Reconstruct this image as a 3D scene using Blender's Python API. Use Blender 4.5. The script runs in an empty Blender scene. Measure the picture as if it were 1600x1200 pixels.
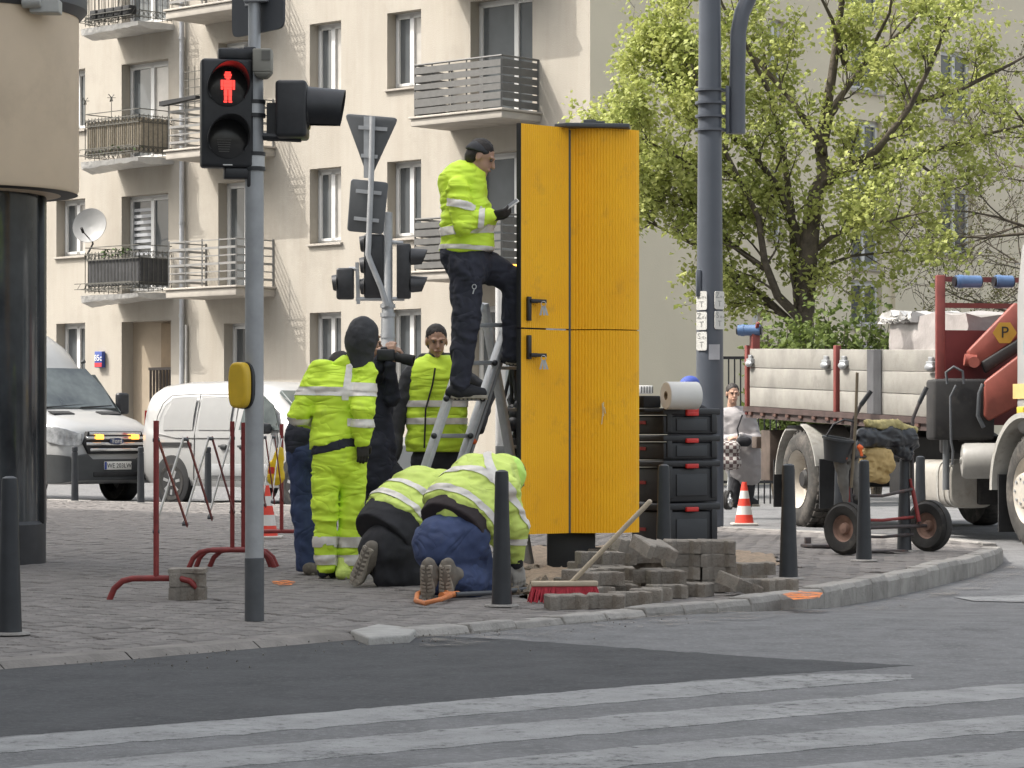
import bpy, bmesh, math, random
import numpy as np
from mathutils import Matrix, Vector, Euler
random.seed(11)
F, HC, YH, CX = 4400.0, 1.01, 673.0, 800.0      # focal length in photo pixels, eye height, horizon row, centre column
scene = bpy.context.scene
COL = scene.collection
# ---------------------------------------------------------------- camera, sky, sun, exposure
cam_d = bpy.data.cameras.new('camera'); cam = bpy.data.objects.new('camera', cam_d); COL.objects.link(cam)
cam.location = (0, 0, HC); cam.rotation_euler = (math.radians(90), 0, 0)
cam_d.sensor_width = 36; cam_d.lens = 36*F/1600; cam_d.shift_y = (YH-600)/1600
cam_d.clip_start = 0.3; cam_d.clip_end = 2000
scene.camera = cam
SUN = Vector((1.347, 0.122, -1.6)).normalized()   # the way the light travels
world = bpy.data.worlds.new('World'); scene.world = world; world.use_nodes = True
nt = world.node_tree; nt.nodes.clear()
sky = nt.nodes.new('ShaderNodeTexSky'); sky.sky_type = 'NISHITA'; sky.sun_disc = False
sky.sun_elevation = math.asin(-SUN.z); sky.sun_rotation = math.atan2(-SUN.x, -SUN.y) % (2*math.pi)
sky.air_density = 1.8; sky.dust_density = 7.0; sky.ozone_density = 1.2
bg = nt.nodes.new('ShaderNodeBackground'); bg.inputs['Strength'].default_value = 0.15
wo = nt.nodes.new('ShaderNodeOutputWorld')
hs_ = nt.nodes.new('ShaderNodeHueSaturation'); hs_.inputs['Saturation'].default_value = 0.35     # thin high haze whitens the sky
nt.links.new(sky.outputs[0], hs_.inputs['Color']); nt.links.new(hs_.outputs[0], bg.inputs[0]); nt.links.new(bg.outputs[0], wo.inputs[0])
sun_d = bpy.data.lights.new('sun', 'SUN'); sun_d.energy = 2.0; sun_d.angle = math.radians(0.53); sun_d.color = (1, 0.955, 0.885)
sun = bpy.data.objects.new('sun', sun_d); COL.objects.link(sun)
sun.rotation_euler = SUN.to_track_quat('-Z', 'Y').to_euler(); sun.location = (-30, 0, 40)
vs = scene.view_settings
vs.view_transform = 'Standard'; vs.look = 'None'; vs.exposure = 1.2; vs.gamma = 1.0; vs.use_curve_mapping = False
scene.cycles.max_bounces = 6; scene.cycles.transparent_max_bounces = 8
# ---------------------------------------------------------------- helpers
def W(px, py, Y):                       # point seen at photo pixel px,py lying at depth Y
    return Vector(((px-CX)/F*Y, Y, HC+(YH-py)/F*Y))
def G(px, py, z=0.0):                   # point of the level z seen at px,py
    Y = F*(HC-z)/(py-YH); return Vector(((px-CX)/F*Y, Y, z))
def ss(a, b, x):
    t = min(1, max(0, (x-a)/(b-a))); return t*t*(3-2*t)
BASE = {}
def base(o): return BASE.get(o.name, Vector((0, 0, 0))) if o else Vector((0, 0, 0))
def tag(o, label, cat, group=None):
    o['label'] = label; o['category'] = cat
    if group: o['group'] = group
    return o
def thing(name, label, cat, loc=(0, 0, 0), group=None):
    o = bpy.data.objects.new(name, None); COL.objects.link(o); o.empty_display_size = 0.2
    o.location = loc; BASE[o.name] = Vector(loc); return tag(o, label, cat, group)
def structure(o): o['kind'] = 'structure'; return o
def stuff(o): o['kind'] = 'stuff'; return o
class MB:
    def __init__(s): s.v = []; s.f = []; s.m = []
    def add(s, vs_, fs_, mi=0):
        k = len(s.v); s.v += [tuple(v) for v in vs_]
        for f in fs_: s.f.append([i+k for i in f]); s.m.append(mi)
        return s
    def box(s, c, size, R=None, mi=0):
        c = Vector(c); h = Vector(size)/2; P = []
        for x in (-1, 1):
            for y in (-1, 1):
                for z in (-1, 1):
                    p = Vector((x*h.x, y*h.y, z*h.z)); P.append(c+(R@p if R else p))
        return s.add(P, [(0, 1, 3, 2), (4, 6, 7, 5), (0, 4, 5, 1), (2, 3, 7, 6), (0, 2, 6, 4), (1, 5, 7, 3)], mi)
    def beam(s, a, b, w, h, up=(0, 0, 1), mi=0):
        a = Vector(a); b = Vector(b); d = (b-a); L = d.length; d.normalize(); up = Vector(up)
        if abs(d.dot(up)) > 0.98: up = Vector((0, 1, 0))
        x = d.cross(up).normalized(); z = x.cross(d)
        R = Matrix((x, d, z)).transposed()
        return s.box((a+b)/2, (w, L, h), R, mi)
    def tube(s, pts, r, n=8, caps=True, mi=0):
        pts = [Vector(p) for p in pts]; m = len(pts)
        rs = r if isinstance(r, (list, tuple)) else [r]*m
        t0 = (pts[1]-pts[0]).normalized(); u = t0.orthogonal().normalized(); V = []
        for i, p in enumerate(pts):
            t = (pts[min(i+1, m-1)]-pts[max(i-1, 0)])
            t = t.normalized() if t.length > 1e-9 else t0
            u = (u-t*u.dot(t)); u = u.normalized() if u.length > 1e-6 else t.orthogonal().normalized()
            w = t.cross(u)
            for k in range(n):
                a = 2*math.pi*k/n; V.append(p+(u*math.cos(a)+w*math.sin(a))*rs[i])
        Fc = []
        for i in range(m-1):
            for k in range(n):
                k2 = (k+1) % n; Fc.append((i*n+k, i*n+k2, (i+1)*n+k2, (i+1)*n+k))
        if caps: Fc.append(tuple(range(n))[::-1]); Fc.append(tuple(range((m-1)*n, m*n)))
        return s.add(V, Fc, mi)
    def cyl(s, a, b, r0, r1=None, n=16, mi=0): return s.tube([a, b], [r0, r0 if r1 is None else r1], n, True, mi)
    def lathe(s, prof, o, axis=(0, 0, 1), n=24, mi=0, close=False, arc=(0, 2*math.pi)):
        ax = Vector(axis).normalized(); u = ax.orthogonal().normalized()
        if abs(ax.z) > 0.99: u = Vector((1, 0, 0))
        w = ax.cross(u); o = Vector(o); V = []; m = len(prof); full = arc[1]-arc[0] > 6.28
        nn = n if full else n+1
        for r, h in prof:
            for k in range(nn):
                a = arc[0]+(arc[1]-arc[0])*k/n; V.append(o+ax*h+(u*math.cos(a)+w*math.sin(a))*r)
        Fc = []
        for i in range(m if close else m-1):
            j = (i+1) % m
            for k in range(n):
                k2 = (k+1) % nn; Fc.append((i*nn+k, i*nn+k2, j*nn+k2, j*nn+k))
        return s.add(V, Fc, mi)
    def prism(s, poly, off, mi=0):      # polygon of 3-D points pushed along off
        off = Vector(off); n = len(poly); P = [Vector(p) for p in poly]
        Fc = [tuple(range(n))[::-1], tuple(range(n, 2*n))]+[(i, (i+1) % n, n+(i+1) % n, n+i) for i in range(n)]
        return s.add(P+[p+off for p in P], Fc, mi)
    def face(s, pts, mi=0): return s.add(pts, [tuple(range(len(pts)))], mi)
    def ball(s, c, r, nu=12, nv=8, mi=0, R=None):
        c = Vector(c); r = Vector(r) if not isinstance(r, (int, float)) else Vector((r, r, r)); V = []; Fc = []
        for j in range(nv+1):
            t = math.pi*j/nv
            for i in range(nu):
                a = 2*math.pi*i/nu; p = Vector((r.x*math.sin(t)*math.cos(a), r.y*math.sin(t)*math.sin(a), r.z*math.cos(t)))
                V.append(c+(R@p if R else p))
        for j in range(nv):
            for i in range(nu): Fc.append((j*nu+i, (j+1)*nu+i, (j+1)*nu+(i+1) % nu, j*nu+(i+1) % nu))
        return s.add(V, Fc, mi)
    def build(s, name, mats, parent=None, smooth=35, bevel=None, loc=None, segs=2):
        me = bpy.data.meshes.new(name)
        L = base(parent) if parent else (Vector(loc) if loc is not None else Vector((0, 0, 0)))
        V = [(v[0]-L.x, v[1]-L.y, v[2]-L.z) for v in s.v]
        me.from_pydata(V, [], s.f)
        if not isinstance(mats, (list, tuple)): mats = [mats]
        for m in mats: me.materials.append(m)
        if len(mats) > 1: me.polygons.foreach_set('material_index', s.m)
        if smooth:
            me.polygons.foreach_set('use_smooth', [True]*len(me.polygons)); me.set_sharp_from_angle(angle=math.radians(smooth))
        me.update()
        o = bpy.data.objects.new(name, me); COL.objects.link(o)
        if parent: o.parent = parent; BASE[o.name] = L
        else: o.location = L; BASE[o.name] = L
        if bevel:
            b = o.modifiers.new('bevel', 'BEVEL'); b.width = bevel; b.segments = segs; b.limit_method = 'ANGLE'; b.angle_limit = math.radians(40)
            if not smooth: me.polygons.foreach_set('use_smooth', [True]*len(me.polygons))
        return o
def copy_tree(o, loc=None, rotz=0, parent=None, label=None):
    c = o.copy(); COL.objects.link(c)
    if parent: c.parent = parent
    if loc is not None: c.location = loc; c.rotation_euler = (0, 0, rotz)
    if label: c['label'] = label
    for ch in list(o.children): copy_tree(ch, parent=c)
    return c
def text(body, size, M, mat, name='lettering', parent=None, depth=0.001, align='CENTER'):
    cu = bpy.data.curves.new('t', 'FONT'); cu.body = body; cu.size = size; cu.align_x = align; cu.align_y = 'CENTER'; cu.extrude = depth; cu.resolution_u = 3
    t = bpy.data.objects.new('t', cu); COL.objects.link(t)
    dg = bpy.context.evaluated_depsgraph_get(); me = bpy.data.meshes.new_from_object(t.evaluated_get(dg))
    bpy.data.objects.remove(t); bpy.data.curves.remove(cu)
    L = base(parent); me.transform(Matrix.Translation(-L) @ M); me.materials.clear(); me.materials.append(mat)
    o = bpy.data.objects.new(name, me); COL.objects.link(o); o.parent = parent; BASE[o.name] = L
    return o
def frame(o, xa, za):                   # 4x4 with local x along xa, local y along za (text plane)
    x = Vector(xa).normalized(); y = Vector(za).normalized(); z = x.cross(y)
    M = Matrix((x, y, z)).transposed().to_4x4(); M.translation = Vector(o); return M
# ---------------------------------------------------------------- materials
MATS = {}
def mat(name, col, rough=0.7, metal=0.0, var=0.12, scale=6.0, bump=0.0, bscale=80.0, emit=None, col2=None, trans=0.0, coat=0.0, rnd=0.0, spec=0.5, detail=4, dirt=None, crease=None):
    if name in MATS: return MATS[name]
    m = bpy.data.materials.new(name); m.use_nodes = True; n = m.node_tree; b = n.nodes['Principled BSDF']; MATS[name] = m
    c = Vector(col)
    tc = n.nodes.new('ShaderNodeTexCoord'); out = None
    if var or col2:
        ns = n.nodes.new('ShaderNodeTexNoise'); ns.inputs['Scale'].default_value = scale; ns.inputs['Detail'].default_value = detail; ns.inputs['Roughness'].default_value = 0.6
        n.links.new(tc.outputs['Object'], ns.inputs['Vector'])
        rp = n.nodes.new('ShaderNodeValToRGB'); rp.color_ramp.elements[0].position = 0.3; rp.color_ramp.elements[1].position = 0.7
        lo = c*(1-var); hi = Vector(col2) if col2 else c*(1+var)
        rp.color_ramp.elements[0].color = (*lo, 1); rp.color_ramp.elements[1].color = (*[min(1, x) for x in hi], 1)
        n.links.new(ns.outputs['Fac'], rp.inputs['Fac']); out = rp.outputs['Color']
    if dirt:                            # (colour, scale, lower threshold, amount)
        d2 = n.nodes.new('ShaderNodeTexNoise'); d2.inputs['Scale'].default_value = dirt[1]; d2.inputs['Detail'].default_value = 8; d2.inputs['Roughness'].default_value = 0.7
        n.links.new(tc.outputs['Object'], d2.inputs['Vector'])
        r2 = n.nodes.new('ShaderNodeValToRGB'); r2.color_ramp.elements[0].position = dirt[2]; r2.color_ramp.elements[1].position = min(1, dirt[2]+0.16)
        r2.color_ramp.elements[0].color = (0, 0, 0, 1); r2.color_ramp.elements[1].color = (dirt[3],)*3+(1,)
        n.links.new(d2.outputs['Fac'], r2.inputs['Fac'])
        mx = n.nodes.new('ShaderNodeMix'); mx.data_type = 'RGBA'
        n.links.new(r2.outputs['Color'], mx.inputs[0])
        if out: n.links.new(out, mx.inputs[6])
        else: mx.inputs[6].default_value = (*c, 1)
        mx.inputs[7].default_value = (*dirt[0], 1); out = mx.outputs[2]
    if rnd:
        oi = n.nodes.new('ShaderNodeObjectInfo'); mr = n.nodes.new('ShaderNodeMapRange'); mr.inputs['To Min'].default_value = 1-rnd; mr.inputs['To Max'].default_value = 1+rnd
        n.links.new(oi.outputs['Random'], mr.inputs['Value']); hs = n.nodes.new('ShaderNodeHueSaturation'); n.links.new(mr.outputs[0], hs.inputs['Value'])
        if out: n.links.new(out, hs.inputs['Color'])
        else: hs.inputs['Color'].default_value = (*c, 1)
        out = hs.outputs[0]
    if out: n.links.new(out, b.inputs['Base Color'])
    else: b.inputs['Base Color'].default_value = (*c, 1)
    b.inputs['Roughness'].default_value = rough; b.inputs['Metallic'].default_value = metal
    b.inputs['Specular IOR Level'].default_value = spec
    if coat: b.inputs['Coat Weight'].default_value = coat; b.inputs['Coat Roughness'].default_value = 0.08
    if trans: b.inputs['Transmission Weight'].default_value = trans
    if emit: b.inputs['Emission Color'].default_value = (*emit[0], 1); b.inputs['Emission Strength'].default_value = emit[1]
    if crease:                          # sharp folds of cloth: (scale xy, scale z, strength)
        mp = n.nodes.new('ShaderNodeMapping'); mp.inputs['Scale'].default_value = (crease[0], crease[0], crease[1]); mp.inputs['Rotation'].default_value = (0.25, 0.35, 0)
        n.links.new(tc.outputs['Object'], mp.inputs['Vector'])
        cn = n.nodes.new('ShaderNodeTexNoise'); cn.inputs['Scale'].default_value = 1; cn.inputs['Detail'].default_value = 1.0; cn.inputs['Distortion'].default_value = 1.6; n.links.new(mp.outputs[0], cn.inputs['Vector'])
        m1 = n.nodes.new('ShaderNodeMath'); m1.operation = 'SUBTRACT'; m1.inputs[1].default_value = 0.5; n.links.new(cn.outputs['Fac'], m1.inputs[0])
        m2 = n.nodes.new('ShaderNodeMath'); m2.operation = 'ABSOLUTE'; n.links.new(m1.outputs[0], m2.inputs[0])
        m3 = n.nodes.new('ShaderNodeMath'); m3.operation = 'POWER'; m3.inputs[1].default_value = 0.75; n.links.new(m2.outputs[0], m3.inputs[0])
        bp = n.nodes.new('ShaderNodeBump'); bp.inputs['Strength'].default_value = crease[2]; bp.inputs['Distance'].default_value = 0.06
        n.links.new(m3.outputs[0], bp.inputs['Height']); n.links.new(bp.outputs[0], b.inputs['Normal'])
    elif bump:
        bn = n.nodes.new('ShaderNodeTexNoise'); bn.inputs['Scale'].default_value = bscale; bn.inputs['Detail'].default_value = 5
        n.links.new(tc.outputs['Object'], bn.inputs['Vector'])
        bp = n.nodes.new('ShaderNodeBump'); bp.inputs['Strength'].default_value = bump; bp.inputs['Distance'].default_value = 0.02
        n.links.new(bn.outputs['Fac'], bp.inputs['Height']); n.links.new(bp.outputs[0], b.inputs['Normal'])
    return m
def asphalt(name, c, speck, wear=None):
    m = mat(name, c, 0.88, var=0.24, scale=3.5, bump=0.6, bscale=90, detail=14, spec=0.3, dirt=((c[0]*speck, c[1]*speck, c[2]*speck), 30.0, 0.50, 0.9))
    if wear:                            # worn paint: lets the asphalt below show through in fine speckles
        n = m.node_tree; b = n.nodes['Principled BSDF']; tc = n.nodes.new('ShaderNodeTexCoord')
        a = n.nodes.new('ShaderNodeTexNoise'); a.inputs['Scale'].default_value = 17; a.inputs['Detail'].default_value = 9; a.inputs['Roughness'].default_value = 0.75
        n.links.new(tc.outputs['Object'], a.inputs['Vector'])
        g = n.nodes.new('ShaderNodeTexNoise'); g.inputs['Scale'].default_value = 1.3; n.links.new(tc.outputs['Object'], g.inputs['Vector'])
        ad = n.nodes.new('ShaderNodeMath'); ad.operation = 'MULTIPLY_ADD'; ad.inputs[1].default_value = 0.25; n.links.new(g.outputs['Fac'], ad.inputs[0]); n.links.new(a.outputs['Fac'], ad.inputs[2])
        r = n.nodes.new('ShaderNodeValToRGB'); r.color_ramp.elements[0].position = wear; r.color_ramp.elements[1].position = wear+0.14; r.color_ramp.elements[0].color = (0.45,)*3+(1,)
        n.links.new(ad.outputs[0], r.inputs['Fac']); n.links.new(r.outputs['Color'], b.inputs['Alpha'])
    return m
M_ASPH = asphalt('asphalt_old', (0.157, 0.157, 0.159), 1.5)
M_NEW = asphalt('asphalt_fresh', (0.066, 0.067, 0.07), 1.5)
M_PAINT = asphalt('road_paint_worn', (0.285, 0.285, 0.283), 1.12, wear=0.46)
M_PAV = mat('concrete_paver', (0.200, 0.185, 0.174), 0.9, var=0.16, scale=9, bump=0.35, bscale=120, rnd=0.13, spec=0.25, dirt=((0.135, 0.125, 0.117), 2.0, 0.55, 0.5))
M_PAVS = mat('concrete_paver_field', (0.200, 0.185, 0.174), 0.9, var=0.2, scale=5.5, bump=0.35, bscale=120, spec=0.25, dirt=((0.135, 0.125, 0.117), 0.9, 0.52, 0.6))
M_KERB = mat('kerb_concrete', (0.30, 0.285, 0.265), 0.9, var=0.18, scale=7, bump=0.5, bscale=60, rnd=0.1, spec=0.25, dirt=((0.12, 0.11, 0.10), 3.0, 0.55, 0.5))
M_JOINT = mat('joint_sand', (0.075, 0.068, 0.062), 0.95, var=0.25, scale=8, bump=0.4, bscale=200)
M_SOIL = mat('dug_soil', (0.25, 0.19, 0.135), 0.95, var=0.35, scale=12, bump=1.0, bscale=40, detail=8)
M_PLAST = mat('plaster_cream', (0.385, 0.355, 0.308), 0.9, var=0.06, scale=0.55, bump=0.25, bscale=45, detail=9, spec=0.2, dirt=((0.31, 0.285, 0.245), 0.6, 0.53, 0.55))
def streaks(m, amount, sx=2.2, sz=0.22):     # faint vertical rain streaks and patched render
    n = m.node_tree; b = n.nodes['Principled BSDF']; src = b.inputs['Base Color'].links[0].from_socket
    tc = n.nodes.new('ShaderNodeTexCoord'); mp = n.nodes.new('ShaderNodeMapping'); mp.inputs['Scale'].default_value = (sx, sx, sz); n.links.new(tc.outputs['Object'], mp.inputs['Vector'])
    ns = n.nodes.new('ShaderNodeTexNoise'); ns.inputs['Scale'].default_value = 1.0; ns.inputs['Detail'].default_value = 7; ns.inputs['Roughness'].default_value = 0.65; n.links.new(mp.outputs[0], ns.inputs['Vector'])
    rp = n.nodes.new('ShaderNodeValToRGB'); rp.color_ramp.elements[0].position = 0.42; rp.color_ramp.elements[1].position = 0.66; rp.color_ramp.elements[0].color = (1, 1, 1, 1); rp.color_ramp.elements[1].color = (amount, amount*0.985, amount*0.965, 1)
    n.links.new(ns.outputs['Fac'], rp.inputs['Fac']); mx = n.nodes.new('ShaderNodeMix'); mx.data_type = 'RGBA'; mx.blend_type = 'MULTIPLY'; mx.inputs[0].default_value = 1
    n.links.new(src, mx.inputs[6]); n.links.new(rp.outputs['Color'], mx.inputs[7]); n.links.new(mx.outputs[2], b.inputs['Base Color'])
streaks(M_PLAST, 0.91)
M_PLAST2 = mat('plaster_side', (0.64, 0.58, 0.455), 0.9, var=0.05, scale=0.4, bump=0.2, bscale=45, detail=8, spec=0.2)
M_SLAB = mat('balcony_concrete', (0.38, 0.35, 0.31), 0.85, var=0.1, scale=3, bump=0.2, spec=0.2)
M_WFRAME = mat('window_frame_white', (0.60, 0.60, 0.59), 0.4, var=0.03)
M_GLASS = mat('window_glass', (0.085, 0.093, 0.098), 0.06, var=0.3, scale=0.6, spec=0.9)  # base grey lifted to stand for reflected sky
M_CURT = mat('window_curtain', (0.42, 0.40, 0.37), 0.3, var=0.2, scale=1.2, coat=0.6)
M_STEEL = mat('galvanised_steel', (0.36, 0.37, 0.38), 0.5, metal=0.35, var=0.12, scale=7, spec=0.5, dirt=((0.22, 0.22, 0.22), 12, 0.6, 0.5))
M_STEELD = mat('steel_grey_paint', (0.075, 0.08, 0.087), 0.5, var=0.15, scale=10, dirt=((0.2, 0.2, 0.2), 25, 0.68, 0.5))
M_BLACK = mat('black_plastic', (0.022, 0.023, 0.026), 0.42, var=0.25, scale=12)
M_BLACKM = mat('black_matt', (0.018, 0.018, 0.019), 0.8, var=0.3, scale=8)
M_RUBBER = mat('rubber', (0.022, 0.021, 0.02), 0.85, var=0.3, scale=10, dirt=((0.12, 0.105, 0.09), 6, 0.5, 0.5))
M_TREAD = mat('tyre_dusty', (0.05, 0.047, 0.043), 0.9, var=0.35, scale=9, dirt=((0.17, 0.15, 0.13), 5, 0.48, 0.6))
M_RED = mat('red_paint_worn', (0.22, 0.028, 0.026), 0.55, var=0.25, scale=14, dirt=((0.09, 0.03, 0.025), 20, 0.58, 0.7))
M_WHITEP = mat('white_vehicle_paint', (0.36, 0.36, 0.355), 0.32, var=0.03, coat=0.5, dirt=((0.40, 0.38, 0.35), 1.6, 0.55, 0.5))
M_BOLL = mat('bollard_paint', (0.027, 0.030, 0.035), 0.45, var=0.2, scale=8, dirt=((0.06, 0.058, 0.055), 7, 0.6, 0.5))
M_CHROME = mat('chrome', (0.6, 0.6, 0.6), 0.2, metal=0.9, var=0.05)
M_ALU = mat('aluminium', (0.50, 0.51, 0.52), 0.38, metal=0.35, var=0.1, scale=20)
M_WHITE = mat('white_matt', (0.74, 0.73, 0.70), 0.6, var=0.04)
M_LETTER = mat('lettering_black', (0.02, 0.02, 0.02), 0.6, var=0)
M_ORANGE = mat('orange_plastic', (0.78, 0.14, 0.03), 0.5, var=0.12, scale=10)
M_REDPL = mat('red_plastic', (0.60, 0.03, 0.025), 0.4, var=0.08)
M_AMBER = mat('amber_lamp', (0.9, 0.35, 0.02), 0.3, var=0.1, emit=((1.0, 0.42, 0.05), 1.6))
# ================================================================ ground, road, pavement
def zr(x, y):
    return -0.03-0.05*ss(15, 19, y)-0.06*ss(15, 18.5, y)*ss(0.5, 2.5, x)*(1-ss(23, 26, y))
def GR(px, py):                         # point of the road surface
    p = G(px, py, -0.03)
    for _ in range(6): p = G(px, py, zr(p.x, p.y))
    return p
xs = [-400, -150, -60, -30]+[-20+i for i in range(41)]+[30, 60, 150, 400]
ys = [-60, -20]+[i*0.75 for i in range(0, 60)]+[50, 60, 80, 120, 250, 600]
mb = MB(); nx = len(xs)
mb.add([(x, y, zr(x, y)) for y in ys for x in xs], [(j*nx+i, j*nx+i+1, (j+1)*nx+i+1, (j+1)*nx+i) for j in range(len(ys)-1) for i in range(nx-1)])
structure(mb.build('road', M_ASPH, smooth=80))
ROADZ = -0.03
def sheet(name, pxs, lift, m):
    P = [G(x, y, ROADZ) for x, y in pxs]; Q = []; rj = random.Random(len(pxs)*7+int(lift*1e5))
    for a, c in zip(P, P[1:]+P[:1]):
        n = max(1, int((c-a).length/0.07))
        for k in range(n): q = a.lerp(c, k/n); Q.append((q.x+rj.gauss(0, 0.006), q.y+rj.gauss(0, 0.012 if lift > 0.002 else 0.016), ROADZ-0.02))
    b = MB(); b.prism(Q, (0, 0, 0.02+lift)); return structure(b.build(name, m, smooth=None))
sheet('fresh_asphalt_patch', [(-260, 1062), (0, 1041), (200, 1026), (400, 1009), (560, 997), (690, 994), (800, 1000), (1000, 1014), (1200, 1028), (1430, 1040),
      (1240, 1052), (1000, 1070), (640, 1102), (300, 1128), (0, 1151), (-260, 1172)][::-1], 0.0012, M_NEW)
for k, q in enumerate([[(-300, 1178), (0, 1154), (350, 1126), (700, 1097), (1050, 1068), (1290, 1053), (1425, 1055), (1425, 1062), (1050, 1091), (700, 1121), (350, 1150), (0, 1177), (-300, 1202)],
                       [(-300, 1229), (0, 1202), (700, 1140), (1150, 1103), (1600, 1068), (1900, 1044), (1900, 1064), (1600, 1091), (1150, 1128), (700, 1168), (0, 1233), (-300, 1262)],
                       [(-200, 1284), (700, 1194), (1150, 1153), (1600, 1117), (1900, 1092), (1900, 1118), (1600, 1143), (1150, 1182), (700, 1226), (-200, 1320)],
                       [(0, 1330), (700, 1250), (1150, 1207), (1600, 1171), (1900, 1146), (1900, 1172), (1600, 1200), (1150, 1240), (700, 1286), (0, 1370)],
                       [(500, 1345), (1150, 1268), (1600, 1230), (1900, 1202), (1900, 1232), (1600, 1262), (1150, 1304), (500, 1390)]]):
    sheet('zebra_stripe', q[::-1], 0.0024, M_PAINT)
b = MB(); b.face([GR(x, y)+Vector((0, 0, 0.006)) for x, y in [(1490, 934), (1600, 931), (1800, 925), (1800, 936), (1600, 942), (1520, 940)][::-1]])
structure(b.build('faded_road_marking', M_PAINT, smooth=None))
# pavement outline at level 0
FR = [(-420, 1070), (-200, 1052), (0, 1035), (200, 1020), (400, 1003), (550, 990), (640, 987), (720, 982), (830, 971), (940, 961), (1050, 950), (1160, 939), (1250, 928), (1340, 911), (1430, 893), (1500, 877), (1545, 865), (1562, 857)]
BK = [(1555, 850), (1480, 842), (1380, 836), (1250, 830), (1130, 823), (1000, 814), (700, 798), (450, 789), (325, 786), (220, 784.5), (70, 780), (-300, 771)]
front = [G(*p) for p in FR]; backp = [G(*p) for p in BK]
POLY = [(p.x, p.y) for p in front+backp]
def inside(x, y, poly):
    c = False; j = len(poly)-1
    for i in range(len(poly)):
        xi, yi = poly[i]; xj, yj = poly[j]
        if (yi > y) != (yj > y) and x < (xj-xi)*(y-yi)/(yj-yi)+xi: c = not c
        j = i
    return c
b = MB(); b.prism([(x, y, -0.3) for x, y in POLY], (0, 0, 0.286)); structure(b.build('pavement_bed', M_JOINT, smooth=None))
# kerb: stones along the road edge
M_EDGE = mat('edging_concrete', (0.225, 0.208, 0.192), 0.92, var=0.2, scale=4, bump=0.4, bscale=60, spec=0.25, dirt=((0.14, 0.13, 0.12), 2.5, 0.5, 0.6))
kerb = thing('kerb', 'row of concrete kerb stones along the corner pavement', 'kerb'); del kerb['category']; structure(kerb)
def resample(P, steps):
    out = [P[0]]; seg = 0; pos = P[0]; i = 0; acc = 0
    D = [0]
    for a, c in zip(P, P[1:]): D.append(D[-1]+(c-a).length)
    res = []; d = 0; k = 0
    while d < D[-1]:
        j = max(q for q in range(len(D)) if D[q] <= d); j = min(j, len(P)-2)
        res.append(P[j].lerp(P[j+1], (d-D[j])/(D[j+1]-D[j]))); d += steps(k); k += 1
    res.append(P[-1]); return res
def kerb_run(pts, L, wid, jag, top, m):
    ks = resample(pts, lambda k: L*random.uniform(0.9, 1.12))
    for a, c in zip(ks, ks[1:]):
        d = (c-a); ln = d.length
        if ln < 0.08: continue
        d.normalize(); nrm = Vector((-d.y, d.x, 0)); g = 0.007; j = lambda: random.uniform(-jag, jag)
        t = top+random.uniform(-0.006, 0.008); a2 = a+d*g; c2 = c-d*g; B = MB(); s = 0.02
        zb = -0.30
        prof = lambda p, o: [p-nrm*(0.03)+Vector((0, 0, zb)), p-nrm*0.03+Vector((0, 0, t-0.035+j())), p-nrm*(0.03-s)+Vector((0, 0, t+j())), p+nrm*(wid+j())+Vector((0, 0, t+j())), p+nrm*wid+Vector((0, 0, zb))]
        A = prof(a2, 0); C = prof(c2, 0); mid = [(x+y)/2+Vector((j(), j(), j())) for x, y in zip(A, C)]
        B.add(A+mid+C, [(i, i+1, 6+i, 5+i) for i in range(4)]+[(5+i, 6+i, 11+i, 10+i) for i in range(4)]+[(4, 3, 2, 1, 0), (10, 11, 12, 13, 14)])
        o = B.build('kerb_stone', m, kerb, smooth=20, bevel=0.008)
kerb_run(front[6:], 0.40, 0.13, 0.005, 0.012, M_KERB)
kerb_run(backp[0:12], 0.9, 0.12, 0.003, 0.006, M_KERB)
b = MB()                                # low worn edging where the crossing is level with the road
ed = [p for p in front[:6]]; ZU = Vector((0, 0, 1))
for a, c in zip(ed, ed[1:]):
    d = (c-a).normalized(); nn = Vector((-d.y, d.x, 0)); n_ = max(1, int((c-a).length/0.9))
    for k in range(n_):
        p, q = a.lerp(c, k/n_)+d*0.004, a.lerp(c, (k+1)/n_)-d*0.004; jz = random.uniform(0.002, 0.007)
        b.face([p-nn*0.03-ZU*0.028, q-nn*0.03-ZU*0.028, q+nn*0.02+ZU*jz, p+nn*0.02+ZU*jz]); b.face([p+nn*0.02+ZU*jz, q+nn*0.02+ZU*jz, q+nn*0.17+ZU*jz, p+nn*0.17+ZU*jz])
structure(b.build('pavement_edging', M_EDGE, smooth=None))
q = [G(548, 988), G(590, 978), G(652, 985), G(640, 995), G(575, 999)]
b = MB(); b.prism([p+Vector((0, 0, -0.1)) for p in q], (0, 0, 0.112)); b.build('kerb_stone', mat('ramp_stone', (0.36, 0.35, 0.33), 0.9, var=0.15, scale=9, bump=0.4), kerb, smooth=None, bevel=0.012)
# interlocking pavers
LP_, WP_, AP_ = 0.20, 0.145, 0.017
def paver_outline(g=0.0):
    h = LP_/2-g; w = WP_/2-g; a = AP_
    up = [(-h, w+a), (-h*0.62, w+a), (-h*0.36, w-a), (h*0.36, w-a), (h*0.62, w+a), (h, w+a)]
    return up+[(x, -y) for x, y in reversed(up)]
def paver_mesh(zb, zt, ch=0.006):
    o = paver_outline(0.002); i = paver_outline(0.002+ch); n = len(o)
    V = [(x, y, zb) for x, y in o]+[(x, y, zt-ch) for x, y in o]+[(x, y, zt) for x, y in i]
    Fc = [(k, (k+1) % n, n+(k+1) % n, n+k)[::-1] for k in range(n)]+[(n+k, n+(k+1) % n, 2*n+(k+1) % n, 2*n+k)[::-1] for k in range(n)]+[tuple(range(2*n, 3*n))[::-1]]
    return V, Fc, n
PV, PF, PN = paver_mesh(-0.02, 0.0)
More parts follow.
